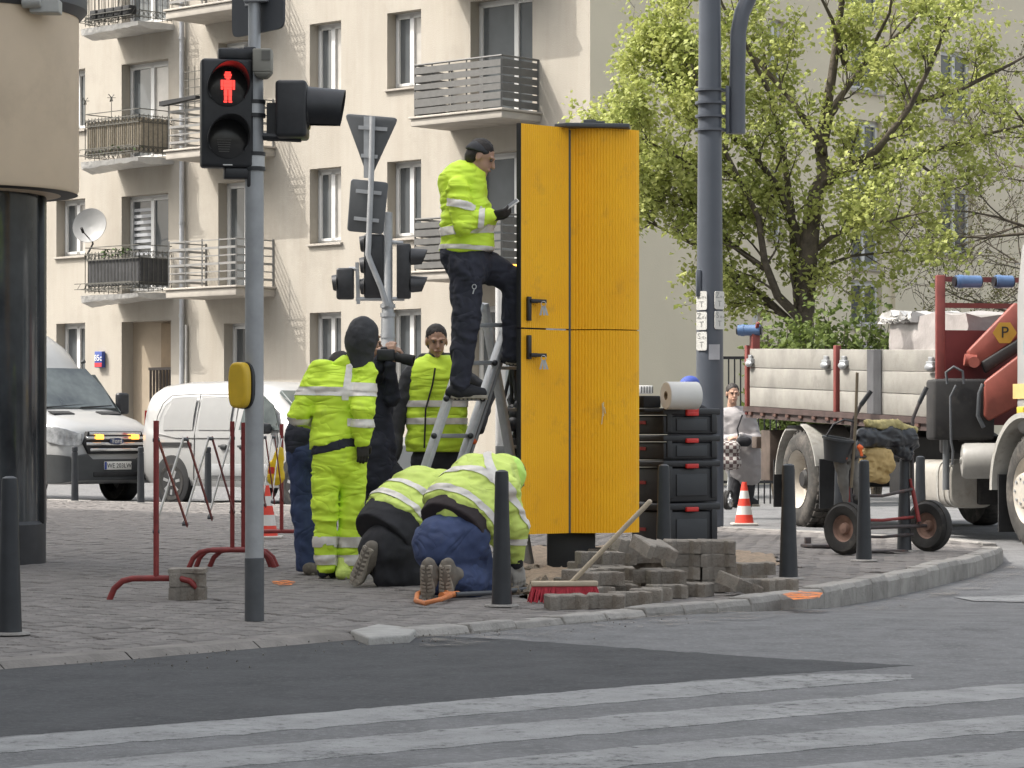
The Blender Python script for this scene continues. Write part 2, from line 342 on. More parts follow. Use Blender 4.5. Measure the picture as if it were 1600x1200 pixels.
RV = Vector((0.737, -0.676, 0)); NV = Vector((-0.676, -0.737, 0))    # street direction and facade normal
ang = math.atan2(RV.y, RV.x)
PIT = [(p.x, p.y) for p in (G(800, 905), G(812, 935), G(905, 938), G(1035, 932), G(1120, 905), G(1130, 876), G(1225, 885), G(1215, 866), G(1120, 858), G(1000, 852), G(830, 852), G(790, 870))]
cells = []
O = front[2]
for i in range(-190, 190):
    for j in range(-150, 260):
        u = i*LP_+(0.1 if j % 2 else 0); v = j*WP_
        p = O+RV*u-NV*v
        if not (11 < p.y < 41.5) or abs(p.x) > 0.182*p.y*1.35+0.6: continue
        if not inside(p.x, p.y, POLY) or inside(p.x, p.y, PIT): continue
        if p.y < 26 and not all(inside(*(p+RV*du+NV*dv_).xy, POLY) for du, dv_ in ((.11, .10), (-.11, .10), (.11, -.10), (-.11, -.10), (0, .13))): continue
        cells.append((p.y+(100 if abs(p.x) > 0.182*p.y+0.1 else 0), p.x))
cells.sort()
pav = thing('pavement', 'corner pavement of grey interlocking concrete pavers', 'pavement'); del pav['category']; structure(pav)
me = bpy.data.meshes.new('paver'); me.from_pydata(PV, [], [f[::-1] for f in PF]); me.materials.append(M_PAV)
field = MB()
for k, (y, x) in enumerate(cells):
    y = y-100 if y > 60 else y
    tz = random.gauss(0, 0.0022); rx, ry = random.gauss(0, 0.006), random.gauss(0, 0.006)
    if k < 290:
        o = bpy.data.objects.new('paver', me); COL.objects.link(o); o.parent = pav; o.location = (x, y, tz); o.rotation_euler = (rx, ry, ang)
    else:
        ca, sa = math.cos(ang), math.sin(ang)
        field.add([(x+ca*a-sa*c, y+sa*a+ca*c, z+tz+rx*c-ry*a) for a, c, z in PV], [f[::-1] for f in PF])
o = field.build('paver_field', M_PAVS, pav, smooth=None); stuff(o)
# dug-up ground around the cabinet
def noise2(x, y): return math.sin(x*5.1+1.3*math.sin(y*4.3))*0.5+math.sin(y*7.7+x*3.1)*0.3+math.sin(x*17+y*13)*0.2
b = MB(); n = 46; x0, x1 = min(p[0] for p in PIT), max(p[0] for p in PIT); y0, y1 = min(p[1] for p in PIT), max(p[1] for p in PIT)
idx = {}
for j in range(n+1):
    for i in range(n+1):
        x = x0+(x1-x0)*i/n; y = y0+(y1-y0)*j/n
        if inside(x, y, PIT): idx[i, j] = len(b.v); b.v.append((x, y, -0.004+0.02*noise2(x*2, y*2)+random.uniform(-0.006, 0.012)+0.07*math.exp(-((x-0.3)**2/0.09+(y-19.2)**2/0.5))))
for (i, j) in list(idx):
    q = [(i, j), (i+1, j), (i+1, j+1), (i, j+1)]
    if all(t in idx for t in q): b.f.append([idx[t] for t in q]); b.m.append(0)
stuff(tag(b.build('loose_soil', M_SOIL, smooth=80), 'brown loose soil dug up around the yellow cabinet', 'soil'))
# sandy dust gathered along the kerb
MD = mat('kerb_dust', (0.30, 0.27, 0.235), 0.95, var=0.15, scale=6)
n_ = MD.node_tree; tc = n_.nodes.new('ShaderNodeTexCoord'); a_ = n_.nodes.new('ShaderNodeTexNoise'); a_.inputs['Scale'].default_value = 5; a_.inputs['Detail'].default_value = 10; a_.inputs['Roughness'].default_value = 0.8
r_ = n_.nodes.new('ShaderNodeValToRGB'); r_.color_ramp.elements[0].position = 0.5; r_.color_ramp.elements[1].position = 0.68; r_.color_ramp.elements[1].color = (0.75,)*3+(1,)
n_.links.new(tc.outputs['Object'], a_.inputs['Vector']); n_.links.new(a_.outputs['Fac'], r_.inputs['Fac']); n_.links.new(r_.outputs['Color'], n_.nodes['Principled BSDF'].inputs['Alpha'])
b = MB(); prev = None
for p in resample(front[6:], lambda k: 0.3):
    wdt = 0.16+0.12*random.random(); a = Vector((p.x+0.02, p.y-0.03, 0)); c = Vector((p.x+0.1, p.y-wdt*4.2, 0))
    row = [Vector((t.x, t.y, zr(t.x, t.y)+0.012)) for t in (a, a.lerp(c, 0.5), c)]
    if prev: b.face([prev[0], prev[1], row[1], row[0]]); b.face([prev[1], prev[2], row[2], row[1]])
    prev = row
structure(stuff(b.build('kerb_dust', MD, smooth=None)))
MOR = mat('spray_paint_orange', (0.75, 0.22, 0.05), 0.9, var=0.3, scale=20)
n_ = MOR.node_tree; tc = n_.nodes.new('ShaderNodeTexCoord'); a_ = n_.nodes.new('ShaderNodeTexNoise'); a_.inputs['Scale'].default_value = 14; a_.inputs['Detail'].default_value = 6
r_ = n_.nodes.new('ShaderNodeValToRGB'); r_.color_ramp.elements[0].position = 0.4; r_.color_ramp.elements[1].position = 0.55
n_.links.new(tc.outputs['Object'], a_.inputs['Vector']); n_.links.new(a_.outputs['Fac'], r_.inputs['Fac']); n_.links.new(r_.outputs['Color'], n_.nodes['Principled BSDF'].inputs['Alpha'])
for q in ([(1222, 928), (1250, 923), (1286, 926), (1280, 934), (1240, 937)], [(424, 908), (445, 906), (462, 909), (455, 914), (430, 914)]):
    b = MB(); b.face([G(x, y, 0.021 if x > 1000 else 0.008) for x, y in q][::-1]); structure(b.build('paint_mark', MOR, smooth=None))

# cracks in the old asphalt
rc = random.Random(4); M_CRACK = mat('crack_dark', (0.085, 0.083, 0.08), 0.95, var=0.2)
for (px, py, dx, n_) in ((1500, 950, 0.12, 12), (1400, 985, 0.12, 9), (1560, 965, -0.05, 9)):
    p = GR(px, py); b = MB(); prev = None; d = rc.uniform(-0.5, 0.5)
    for k in range(n_):
        w_ = 0.003+0.003*rc.random(); z = zr(p.x, p.y)+0.0035; row = (Vector((p.x, p.y-w_*1.6, z)), Vector((p.x, p.y+w_*1.6, z)))
        if prev: b.face([prev[0], row[0], row[1], prev[1]])
        prev = row; d += rc.gauss(0, 0.5); d *= 0.8; p = Vector((p.x+dx*rc.uniform(0.4, 1), p.y+d*0.16, 0))
    structure(b.build('road_crack', M_CRACK, smooth=None))
# ================================================================ apartment block (sunlit front, shaded side)
FP = Vector((-2.05, 56.4, 0)); VV = Vector((0.676, 0.737, 0)); ZV = Vector((0, 0, 1))
def fs(px):
    k = (px-CX)/F; return (FP.y*k-FP.x)/(RV.x-RV.y*k)
def FA(s, n, z): return FP+RV*s+NV*n+ZV*z
S_END = fs(922); CORN = FA(S_END, 0, 0)
def rt(px):
    k = (px-CX)/F; return (CORN.y*k-CORN.x)/(VV.x-VV.y*k)
def FB(t, n, z): return CORN+VV*t+RV*n+ZV*z        # shaded side wall: outward normal is RV
bl = thing('apartment_building', 'four storey cream plastered apartment block with balconies and white windows', 'building', (CORN.x, CORN.y, 0))
def wall(name, P, u0, u1, z0, z1, ops, depth, m):
    us = sorted({u0, u1, *[o[0] for o in ops], *[o[1] for o in ops]}); zs = sorted({z0, z1, *[o[2] for o in ops], *[o[3] for o in ops]})
    b = MB()
    for a, c in zip(us, us[1:]):
        for d, e in zip(zs, zs[1:]):
            um, zm = (a+c)/2, (d+e)/2
            if any(o[0] < um < o[1] and o[2] < zm < o[3] for o in ops): continue
            b.face([P(a, 0, d), P(c, 0, d), P(c, 0, e), P(a, 0, e)])
    for a, c, d, e in ops:
        for q in ([(a, d), (a, e)], [(c, e), (c, d)], [(a, e), (c, e)], [(c, d), (a, d)]):
            b.face([P(q[0][0], 0, q[0][1]), P(q[0][0], -depth, q[0][1]), P(q[1][0], -depth, q[1][1]), P(q[1][0], 0, q[1][1])])
    return b.build(name, m, bl, smooth=None)
M_BLIND = mat('roller_blind', (0.35, 0.36, 0.38), 0.6, var=0.1, scale=4)
def window(P, a, c, d, e, depth, kind=0, tilt=0, sill=True, door=False):
    n0 = -depth+0.02
    def R(b, u0, u1, z0, z1, n1=None, n2=None):
        n1 = n0 if n1 is None else n1; n2 = n0+0.06 if n2 is None else n2
        q = [P(u0, n1, z0), P(u1, n1, z0), P(u1, n1, z1), P(u0, n1, z1)]; b.prism(q, P(u0, n2, z0)-P(u0, n1, z0))
    fr = MB(); w = 0.06; mid = a+(c-a)*(0.5 if kind != 3 else 0.62)
    for t in ((a, a+w, d, e), (c-w, c, d, e), (a, c, d, d+w), (a, c, e-w, e)): R(fr, *t)
    for u in ((a+w, mid), (mid, c-w)):
        s = 0.055
        for t in ((u[0], u[0]+s, d+w, e-w), (u[1]-s, u[1], d+w, e-w), (u[0], u[1], d+w, d+w+s), (u[0], u[1], e-w-s, e-w)): R(fr, *t, n0+0.02, n0+0.085)
    f = fr.build('window', M_WFRAME, bl, smooth=None)
    for i, u in enumerate(((a+w, mid), (mid, c-w))):
        g = MB(); g.face([P(u[0], n0+0.04, d+w), P(u[1], n0+0.04, d+w), P(u[1], n0+0.04, e-w), P(u[0], n0+0.04, e-w)])
        g.build('pane', M_CURT if (kind == 1 and i == 1) else M_GLASS, f, smooth=None)
    if kind == 2:
        g = MB()
        for k in range(12): z = d+0.3+k*(e-d-0.5)/12; R(g, a+w+0.06, mid-0.06, z, z+0.07, n0+0.05, n0+0.062)
        g.build('blind', M_BLIND, f, smooth=None)
    if sill:
        g = MB(); q = [P(a-0.05, 0.07, d-0.05), P(a-0.05, 0.07, d-0.015), P(a-0.05, -depth+0.03, d+0.03), P(a-0.05, -depth+0.03, d-0.05)]
        g.prism(q, P(c+0.05, 0, 0)-P(a-0.05, 0, 0)); g.build('sill', M_SLAB, f, smooth=None)
    return f
DEP = 0.33; ZT = [12.42, 9.43, 6.43, 3.45]; OPS = []; WIN = []
def op(px0, px1, z0, z1, **kw):
    o = (fs(px0), fs(px1), z0, z1); OPS.append(o); WIN.append((o, kw))
for zt, zb in ((12.42, 10.9), (9.43, 7.9), (6.43, 4.88), (3.45, 1.9)):
    op(484, 533, zt, zb if False else zb, kind=1 if zt > 9 else 0) if False else None
    OPS.append((fs(484), fs(533), zb, zt)); WIN.append((OPS[-1], dict(kind=1 if zt == 9.43 else 0)))
    OPS.append((fs(605), fs(658), zb, zt)); WIN.append((OPS[-1], dict(kind=1 if zt == 3.45 else 0)))
for k, (zt, zb) in enumerate(((12.42, 10.0), (9.43, 7.1), (6.43, 4.1))):
    OPS.append((fs(735), fs(832), zb, zt)); WIN.append((OPS[-1], dict(kind=3, sill=False)))
    OPS.append((fs(341), fs(404), zb-0.1, zt-0.12)); WIN.append((OPS[-1], dict(kind=0 if k != 1 else 1, sill=False)))
OPS.append((fs(735), fs(800), 1.9, 3.45)); WIN.append((OPS[-1], dict(kind=0)))
OPS.append((fs(350), fs(400), 1.4, 3.3)); WIN.append((OPS[-1], dict(kind=0)))
for k, (zt, zb) in enumerate(((12.1, 9.95), (9.13, 6.98), (6.2, 4.05))):
    OPS.append((fs(190), fs(263), zb, zt)); WIN.append((OPS[-1], dict(kind=2 if k == 2 else 1, sill=False)))
for k, (zt, zb) in enumerate(((12.1, 10.75), (9.16, 7.8), (6.24, 4.96), (3.44, 1.9))):
    OPS.append((fs(88), fs(133), zb, zt)); WIN.append((OPS[-1], dict(kind=0)))
for px in (-250, -60):
    for zt in (9.16, 6.24, 3.44): OPS.append((fs(px), fs(px)+1.2, zt-1.35, zt)); WIN.append((OPS[-1], dict(kind=0)))
OPS.append((fs(190), fs(267), 0.0, 3.42))            # entrance recess
wall('wall', FA, -40, S_END, -0.3, 14.5, OPS, DEP, M_PLAST)
rk = random.Random(12)
for o, kw in WIN: kw['kind'] = kw['kind'] if kw['kind'] in (2, 3) else rk.choice((0, 0, 1)); window(FA, o[0], o[1], o[2], o[3], DEP, **kw)
b = MB(); a, c = fs(190), fs(267)
b.face([FA(a, -DEP, 0), FA(c, -DEP, 0), FA(c, -DEP, 3.42), FA(a, -DEP, 3.42)]); b.build('entrance_wall', mat('entrance_plaster', (0.34, 0.28, 0.21), 0.9, var=0.08, scale=2), bl, smooth=None)
b = MB(); d0 = a+(c-a)*0.60
b.prism([FA(d0, -DEP+0.01, 0), FA(c-0.02, -DEP+0.01, 0), FA(c-0.02, -DEP+0.01, 3.38), FA(d0, -DEP+0.01, 3.38)], NV*0.03); dr = b.build('door', mat('door_brown', (0.20, 0.14, 0.08), 0.6, var=0.15, scale=3), bl, smooth=None)
b = MB()
for k in range(8): u = d0-0.15+k*(c-d0+0.1)/7; b.beam(FA(u, -0.12, 0), FA(u, -0.12, 2.35), 0.05, 0.05)
b.beam(FA(d0-0.2, -0.12, 2.37), FA(c-0.02, -0.12, 2.37), 0.05, 0.06); b.beam(FA(d0-0.2, -0.12, 0.2), FA(c-0.02, -0.12, 0.2), 0.05, 0.06)
b.build('gate', mat('gate_brown', (0.045, 0.035, 0.03), 0.6), dr, smooth=None)
# shaded side wall
OB = []
for px0, px1, rows in ((1330, 1378, ((1.9, 2.9), (3.2, 4.2), (4.45, 5.3), (5.65, 6.5), (6.75, 7.6), (8.2, 9.2), (9.7, 10.7), (11.2, 12.2))), (1200, 1226, ((1.4, 2.5), (4.9, 6.4), (7.9, 9.4), (10.9, 12.4))), (1176, 1192, ((2.9, 3.45),)), (1470, 1520, ((4.9, 6.4), (7.9, 9.4), (10.9, 12.4)))):
    for r in rows: OB.append((rt(px0), rt(px1), *r))
wall('side_wall', FB, 0, 32, -0.3, 14.5, OB, 0.2, M_PLAST2)
for o in OB: window(FB, *o, 0.2, kind=0)
b = MB(); b.prism([FB(rt(1393), 0.0, -0.3), FB(rt(1393)+0.22, 0, -0.3), FB(rt(1393)+0.22, 0.10, -0.3), FB(rt(1393), 0.10, -0.3)][::-1], ZV*14.8); b.build('wall_pilaster', M_PLAST2, bl, smooth=None)
b = MB(); P = [FA(-40, 0, 14.5), FA(S_END, 0, 14.5), FB(32, 0, 14.5), FB(32, 0, 14.5)-RV*20-VV*0, FA(-40, -12, 14.5)]
b.prism([FA(-40, 0.5, 14.5), FA(S_END+0.5, 0.5, 14.5), FB(32, 0.5, 14.5), FB(32, -14, 14.5), FA(-40, -32, 14.5)], ZV*0.35); b.build('roof', M_SLAB, bl, smooth=None)
# drain pipe
b = MB(); s = fs(289); b.cyl(FA(s, 0.09, 0), FA(s, 0.09, 14.5), 0.055, n=12)
dp = b.build('drain_pipe', mat('zinc', (0.42, 0.43, 0.45), 0.45, metal=0.4, var=0.1), bl)
for z in (1.6, 3.5, 5.5, 7.5, 9.5): b = MB(); b.lathe([(0.056, -0.03), (0.068, -0.03), (0.068, 0.03), (0.056, 0.03)], FA(s, 0.09, z), n=12); b.build('pipe_bracket', M_STEEL, dp)
b = MB(); b.cyl(FA(s+0.1, 0.05, 1.2), FA(s+0.1, 0.05, 3.3), 0.03, n=8); b.build('gas_pipe', mat('pipe_grey', (0.45, 0.44, 0.42), 0.6), bl)
# balconies
M_RAILG = mat('railing_grey', (0.105, 0.103, 0.098), 0.6, var=0.12, scale=9)
M_RAILW = mat('railing_light', (0.21, 0.205, 0.195), 0.5, var=0.08)
M_IRON = mat('wrought_iron', (0.085, 0.082, 0.07), 0.6, var=0.3, scale=14)
M_REED = mat('reed_screen', (0.27, 0.235, 0.18), 0.8, var=0.2, scale=20)
M_FOIL = mat('foil_wrap', (0.42, 0.41, 0.39), 0.35, var=0.1, scale=5, bump=1.2, bscale=9)
def slab(s0, s1, D, z, th, name='balcony', m=M_SLAB):
    b = MB(); b.prism([FA(s0, -0.02, z-th), FA(s0, D, z-th), FA(s1, D, z-th), FA(s1, -0.02, z-th)], ZV*th)
    b.prism([FA(s0-0.04, -0.02, z+0.002), FA(s0-0.04, D+0.04, z+0.002), FA(s1+0.04, D+0.04, z+0.002), FA(s1+0.04, -0.02, z+0.002)], ZV*0.045)
    return b.build(name, m, bl, smooth=None, bevel=0.012)
def posts(o, s0, s1, D, z, h, n, m, mside=2):
    b = MB()
    for k in range(n+1): s = s0+(s1-s0)*k/n; b.beam(FA(s, D, z), FA(s, D, z+h), 0.03, 0.03)
    for ss_ in (s0, s1):
        for k in range(mside): nn = D*k/mside+0.02; b.beam(FA(ss_, nn, z), FA(ss_, nn, z+h), 0.03, 0.03)
    b.build('railing_post', m, o, smooth=None)
s0, s1, D = fs(703), fs(845), 1.1
for z in (10.05, 7.12, 4.12):
    o = slab(s0, s1, D, z-0.05, 0.14); a, c, d = s0+0.06, s1-0.06, D-0.06
    posts(o, a, c, d, z, 0.98, 5, M_RAILG)
    for k in range(6):                  # horizontal slats woven with grey fabric
        zz = z+0.1+k*0.155; hh = 0.128
        b = MB()
        for u, v in ((FA(a, d+0.02, zz), FA(c, d+0.02, zz)), (FA(a, 0.02, zz), FA(a, d, zz)), (FA(c, d, zz), FA(c, 0.02, zz))):
            q = [u+ZV*(hh/2), v+ZV*(hh/2), v-ZV*(hh/2), u-ZV*(hh/2)]; t = (v-u).normalized().cross(ZV)*0.012; b.prism([x+Vector((0, 0, random.uniform(-.015, .015))) for x in q], t)
        b.build('slat', M_RAILG, o, smooth=None)
    b = MB(); b.tube([FA(a, 0, z+1.0), FA(a, d, z+1.0), FA(c, d, z+1.0), FA(c, 0, z+1.0)], 0.022, 6); b.build('handrail', M_RAILG, o)
s0, s1, D = fs(320), fs(430), 1.1
for i, z in enumerate((9.95, 6.97, 4.03)):
    o = slab(s0, s1, D, z-0.05, 0.16); a, c, d = s0+0.05, s1-0.05, D-0.05
    posts(o, a, c, d, z, 1.0, 4, M_RAILW, 2)
    for k in range(6):
        zz = z+0.14+k*0.165; b = MB(); hh = (0.025 if k % 2 else 0.05)
        for u, v in ((FA(a, d, zz), FA(c, d, zz)), (FA(a, 0.02, zz), FA(a, d, zz)), (FA(c, d, zz), FA(c, 0.02, zz))): b.beam(u, v, 0.02, hh)
        b.build('rail', M_RAILW, o, smooth=None)
    if i == 1:
        b = MB()                        # dark lattice and glass screens on one balcony
        for k in range(5): b.beam(FA(a, d*0.6, z+1.0+k*0.17), FA(a+0.55, d*0.6, z+1.0+k*0.17), 0.015, 0.015)
        for k in range(3): b.beam(FA(a+0.15+k*0.2, d*0.6, z+0.9), FA(a+0.15+k*0.2, d*0.6, z+1.8), 0.015, 0.015)
        b.build('trellis', M_IRON, o, smooth=None)
        b = MB(); b.prism([FA(a-0.1, d+0.05, z+0.92), FA(c*0.5+a*0.5, d+0.05, z+1.0), FA(c*0.5+a*0.5, d+0.05, z+1.06), FA(a-0.1, d+0.05, z+1.02)], NV*0.14); b.build('planter', M_BLACKM, o, smooth=None)
s0, s1, D = fs(183), fs(272), 1.0
for i, z in enumerate((9.85, 6.93, 4.0)):
    b = MB(); n = 16
    rows = []
    for k in range(n+1):                # slab edge wrapped in creased foil, outer corner sagging
        s = s0+(s1-s0)*k/n; sag = 0.05*random.random()+0.10*(1-k/n)
        rows.append([FA(s, -0.02, z-0.12), FA(s, D*0.7, z-0.14-sag), FA(s, D, z-0.10-sag*0.6), FA(s, D+0.03, z-0.03), FA(s, D*0.5, z), FA(s, -0.02, z)])
    b.add([p for r in rows for p in r], [(k*6+j, (k+1)*6+j, (k+1)*6+j+1, k*6+j+1) for k in range(n) for j in range(5)]+[tuple(range(6)), tuple(range(n*6, n*6+6))[::-1]])
    o = b.build('balcony', M_FOIL, bl, smooth=25)
    a, c, d = s0+0.05, s1-0.05, D-0.06; b = MB()
    for u, v, nb in ((FA(a, d, z), FA(c, d, z), 16), (FA(a, 0.02, z), FA(a, d, z), 7), (FA(c, d, z), FA(c, 0.02, z), 7)):
        for k in range(nb+1): p = u.lerp(v, k/nb); b.beam(p+ZV*0.03, p+ZV*0.92, 0.014, 0.014)
        for h in (0.08, 0.22, 0.74, 0.88, 1.02): b.beam(u+ZV*h, v+ZV*h, 0.018, 0.018)
        for k in range(nb):             # ring ornament between the rails
            p = u.lerp(v, (k+0.5)/nb)+ZV*0.81; t = (v-u).normalized(); ring = [p+t*0.05*math.cos(q*math.pi/4)+ZV*0.05*math.sin(q*math.pi/4) for q in range(9)]
            b.tube(ring, 0.007, 4, False); r2 = [x-ZV*0.66 for x in ring]; b.tube(r2, 0.007, 4, False)
    for h in (0.10, 0.22): b.beam(FA(a-0.1, d+0.22, z+h), FA(c, d+0.22, z+h), 0.015, 0.015)   # flower-box holder
    for k in range(9): s = a+(c-a)*k/8; b.beam(FA(s, d, z+0.10), FA(s, d+0.22, z+0.10), 0.012, 0.012); b.tube([FA(s, d+0.22, z+0.1), FA(s+0.06, d+0.22, z+0.16), FA(s+0.12, d+0.22, z+0.22)], 0.007, 4)
    b.build('railing', M_IRON, o, smooth=None)
    if i == 1:
        for (u0, n0, u1, n1) in ((a+0.04, d-0.05, c-0.02, d-0.05), (c-0.03, d-0.06, c-0.03, 0.1)):
            b = MB(); m = 26
            for k in range(m): p = FA(u0+(u1-u0)*k/m, n0+(n1-n0)*k/m, z); b.cyl(p+ZV*0.1, p+ZV*(0.82+random.random()*0.03), 0.026, n=6)
            b.build('reed_screen', M_REED, o, smooth=None)
    if i == 2:
        for (u0, n0, u1, n1) in ((a+0.04, d-0.05, c-0.02, d-0.05), (c-0.03, d-0.06, c-0.03, 0.1)):
            b = MB(); b.prism([FA(u0, n0, z+0.16), FA(u1, n1, z+0.16), FA(u1, n1, z+0.74), FA(u0, n0, z+0.74)], (NV*0.012 if n0 == n1 else RV*0.012)); b.build('fabric_screen', mat('screen_dark', (0.05, 0.05, 0.052), 0.8, var=0.3, scale=5), o, smooth=None)
    if i == 0:
        b = MB()
        for k in range(5): b.box(FA(a+0.5+k*0.28, d+0.1, z+0.22), (0.24, 0.2, 0.2), Matrix.Rotation(ang+random.uniform(-.2, .2), 3, 'Z'))
        b.build('flower_box', M_BLACKM, o, smooth=None, bevel=0.02)
    if i > 0:
        b = MB()
        for k in range(60 if i == 2 else 24):
            s = a+(0.6 if i == 2 else 0.1)+random.random()*(0.9 if i == 2 else 1.8); p = FA(s, d-0.05+random.uniform(-.1, .12), z+(0.80 if i == 2 else 0.12)+random.random()*0.16)
            e = Euler((random.uniform(-1, 1), random.uniform(-1, 1), random.random()*6)).to_matrix(); b.add([p+e@Vector(v)*0.05 for v in ((-1, 0, 0), (0, -.6, 0), (1, 0, 0), (0, .6, 0))], [(0, 1, 2, 3)])
        b.build('balcony_plant', mat('pot_leaf', (0.07, 0.11, 0.035), 0.7, var=0.3), o, smooth=None)
    for u in (a, a+0.9):                # thin aerial poles with a flower
        if i == 1:
            b = MB(); p = FA(u, d, z); b.cyl(p+ZV*0.9, p+ZV*1.32, 0.008, n=5)
            for k in range(6): b.beam(p+ZV*1.32, p+ZV*1.32+Vector((math.cos(k)*0.09, math.sin(k)*0.05, math.sin(k*2.1)*0.09)), 0.03, 0.01)
            b.build('pinwheel', M_IRON, o, smooth=None)
# satellite dish on the ornate balcony
p = W(141, 353, 62.2); b = MB(); ax = Vector((-0.25, -0.95, 0.25)).normalized()
b.lathe([(0.001, -0.05), (0.15, -0.038), (0.30, -0.002), (0.40, 0.04), (0.395, 0.05), (0.29, 0.012), (0.15, -0.022), (0.001, -0.035)], p, ax, 28)
dish = tag(b.build('satellite_dish', mat('dish_grey', (0.24, 0.24, 0.235), 0.5, var=0.06), loc=p, smooth=50), 'grey satellite dish fixed to the ornate iron balcony', 'satellite dish')
b = MB(); b.tube([p-ZV*0.3+ax*0.03, p-ZV*0.25+ax*0.45], 0.012, 6); b.cyl(p-ZV*0.27+ax*0.40, p-ZV*0.2+ax*0.5, 0.03); b.tube([p-ax*0.05-ZV*0.1, p-ax*0.15-ZV*0.35, FA(fs(190), 0.95, 4.9)], 0.02, 6); b.build('feed_arm', M_BLACKM, dish)
# house number plate
p = FA(fs(160), 0.02, 2.6); M = frame(p, RV, ZV); Hn = thing('house_number_sign', 'small blue house number plate with red strip on the cream facade', 'sign', p)
def plate(b, o, xa, za, w, h, t, mi=0):
    xa = Vector(xa).normalized(); za = Vector(za).normalized(); n = xa.cross(za); o = Vector(o)
    b.prism([o-xa*w/2-za*h/2, o+xa*w/2-za*h/2, o+xa*w/2+za*h/2, o-xa*w/2+za*h/2], n*t, mi); return b
b = MB(); plate(b, p, RV, ZV, 0.26, 0.36, 0.10); b.build('plate', mat('sign_blue', (0.03, 0.06, 0.25), 0.5, var=0.05), Hn, smooth=None, bevel=0.01)
b = MB(); plate(b, p-ZV*0.12+NV*0.1, RV, ZV, 0.25, 0.09, 0.006); b.build('red_strip', mat('sign_red', (0.5, 0.03, 0.04), 0.5, var=0.05), Hn, smooth=None)
text('85c', 0.19, frame(p+NV*0.106+ZV*0.03, RV, ZV), M_WHITE, parent=Hn)
# ---------------------------------------------------------------- apartment block beside the camera (out of frame): its shadow lies over the corner
sh = thing('apartment_building', 'grey apartment block beside the crossing whose shadow covers the corner pavement', 'building', (-20, 10, 0))
foot = [(-47.8, 56.2), (-23.4, 33.9), (-16.6, 26.9), (-14.4, 22.2), (-9.0, 12.0), (-8.0, -30), (-60, -30), (-70, 40)]
b = MB(); b.prism([(x, y, -0.3) for x, y in foot], (0, 0, 22.3)); b.build('wall', mat('plaster_grey', (0.72, 0.70, 0.66), 0.9, var=0.05, scale=0.5, bump=0.2), sh, smooth=None)
for (x0, y0), (x1, y1) in zip(foot[1:5], foot[2:6]):
    a = Vector((x0, y0, 0)); c = Vector((x1, y1, 0)); L = (c-a).length; u = (c-a)/L; nn = Vector((u.y, -u.x, 0)); nn = nn if nn.x > 0 else -nn
    for k in range(int(L/3)):
        for fl in range(6):
            p = a+u*(1.5+k*3)+ZV*(1.8+fl*3.4)+nn*0.0; b = MB(); plate(b, p+nn*0.01, u, ZV, 1.4, 1.7, 0.03); f = b.build('window', M_WFRAME, sh, smooth=None)
            b = MB(); b.face([p+nn*0.05+u*x+ZV*z for x, z in ((-.6, -.75), (.6, -.75), (.6, .75), (-.6, .75))]); b.build('pane', M_GLASS, f, smooth=None)
# ================================================================ trees, shrubs, fence behind the lorry
M_BARK = mat('bark', (0.085, 0.07, 0.052), 0.9, var=0.35, scale=9, bump=0.8, bscale=30)
def leafmat(name, c, c2):
    m = mat(name, c, 0.55, var=0.0, col2=c2, scale=2.2, spec=0.3); n = m.node_tree; b = n.nodes['Principled BSDF']
    out = n.nodes['Material Output']; tr = n.nodes.new('ShaderNodeBsdfTranslucent'); mx = n.nodes.new('ShaderNodeMixShader'); mx.inputs[0].default_value = 0.4
    src = b.inputs['Base Color'].links[0].from_socket; n.links.new(src, tr.inputs['Color'])
    n.links.new(b.outputs[0], mx.inputs[1]); n.links.new(tr.outputs[0], mx.inputs[2]); n.links.new(mx.outputs[0], out.inputs['Surface']); return m
M_LEAF = leafmat('leaf_spring', (0.28, 0.33, 0.085), (0.50, 0.52, 0.18))
M_LEAFD = leafmat('leaf_shrub', (0.07, 0.11, 0.03), (0.20, 0.25, 0.07))
M_BUD = leafmat('leaf_bud', (0.10, 0.10, 0.04), (0.15, 0.15, 0.05))
def leaves(b, p, n, spread, size, rnd, mi=0):
    for _ in range(n):
        q = p+Vector((rnd.gauss(0, spread), rnd.gauss(0, spread), rnd.gauss(0, spread)))
        e = Euler((rnd.uniform(-1.1, 1.1), rnd.uniform(-1.1, 1.1), rnd.uniform(0, 6.3))).to_matrix(); s = size*rnd.uniform(0.55, 1.35); d = 0.25*s
        b.add([q+e@Vector(v) for v in ((-s, 0, -d), (-0.1*s, -0.75*s, 0), (s, 0, -d), (0.15*s, 0.75*s, 0))], [(0, 1, 3), (1, 2, 3)], mi)
def grow(b, lf, p, d, L, r, lev, rnd, par):
    pts = [p]; rs = [r]; n = 5 if lev < 2 else 4
    for k in range(n):
        d = (d+Vector((rnd.gauss(0, par['wig']), rnd.gauss(0, par['wig']), rnd.gauss(0, par['wig'])+par['up']*0.05))).normalized()
        p = p+d*L/n; pts.append(p); rs.append(r*(1-0.72*(k+1)/n))
    b.tube(pts, rs, 7 if lev < 2 else (5 if lev == 2 else 4), False)
    if lev >= par['leaf0']:
        for i in range(1, len(pts)): leaves(lf, pts[i], par['nl'], par['sp'], par['ls'], rnd)
    if lev < par['max']:
        nb = par['nb'][lev]
        for k in range(nb):
            t = rnd.uniform(0.25, 1.0) if lev else rnd.uniform(0.3, 1.0); i = min(int(t*n), n-1); q = pts[i].lerp(pts[i+1], t*n-i)
            ax = d.orthogonal(); ax.rotate(Matrix.Rotation(rnd.uniform(0, 6.28), 3, d)); nd = (d*rnd.uniform(0.55, 0.9)+ax.normalized()*rnd.uniform(0.5, 0.9)+Vector((0, 0, 0.1*par['up']))).normalized()
            grow(b, lf, q, nd, L*rnd.uniform(0.45, 0.7), max(rs[i]*0.55, 0.006), lev+1, rnd, par)
YT = 44.0
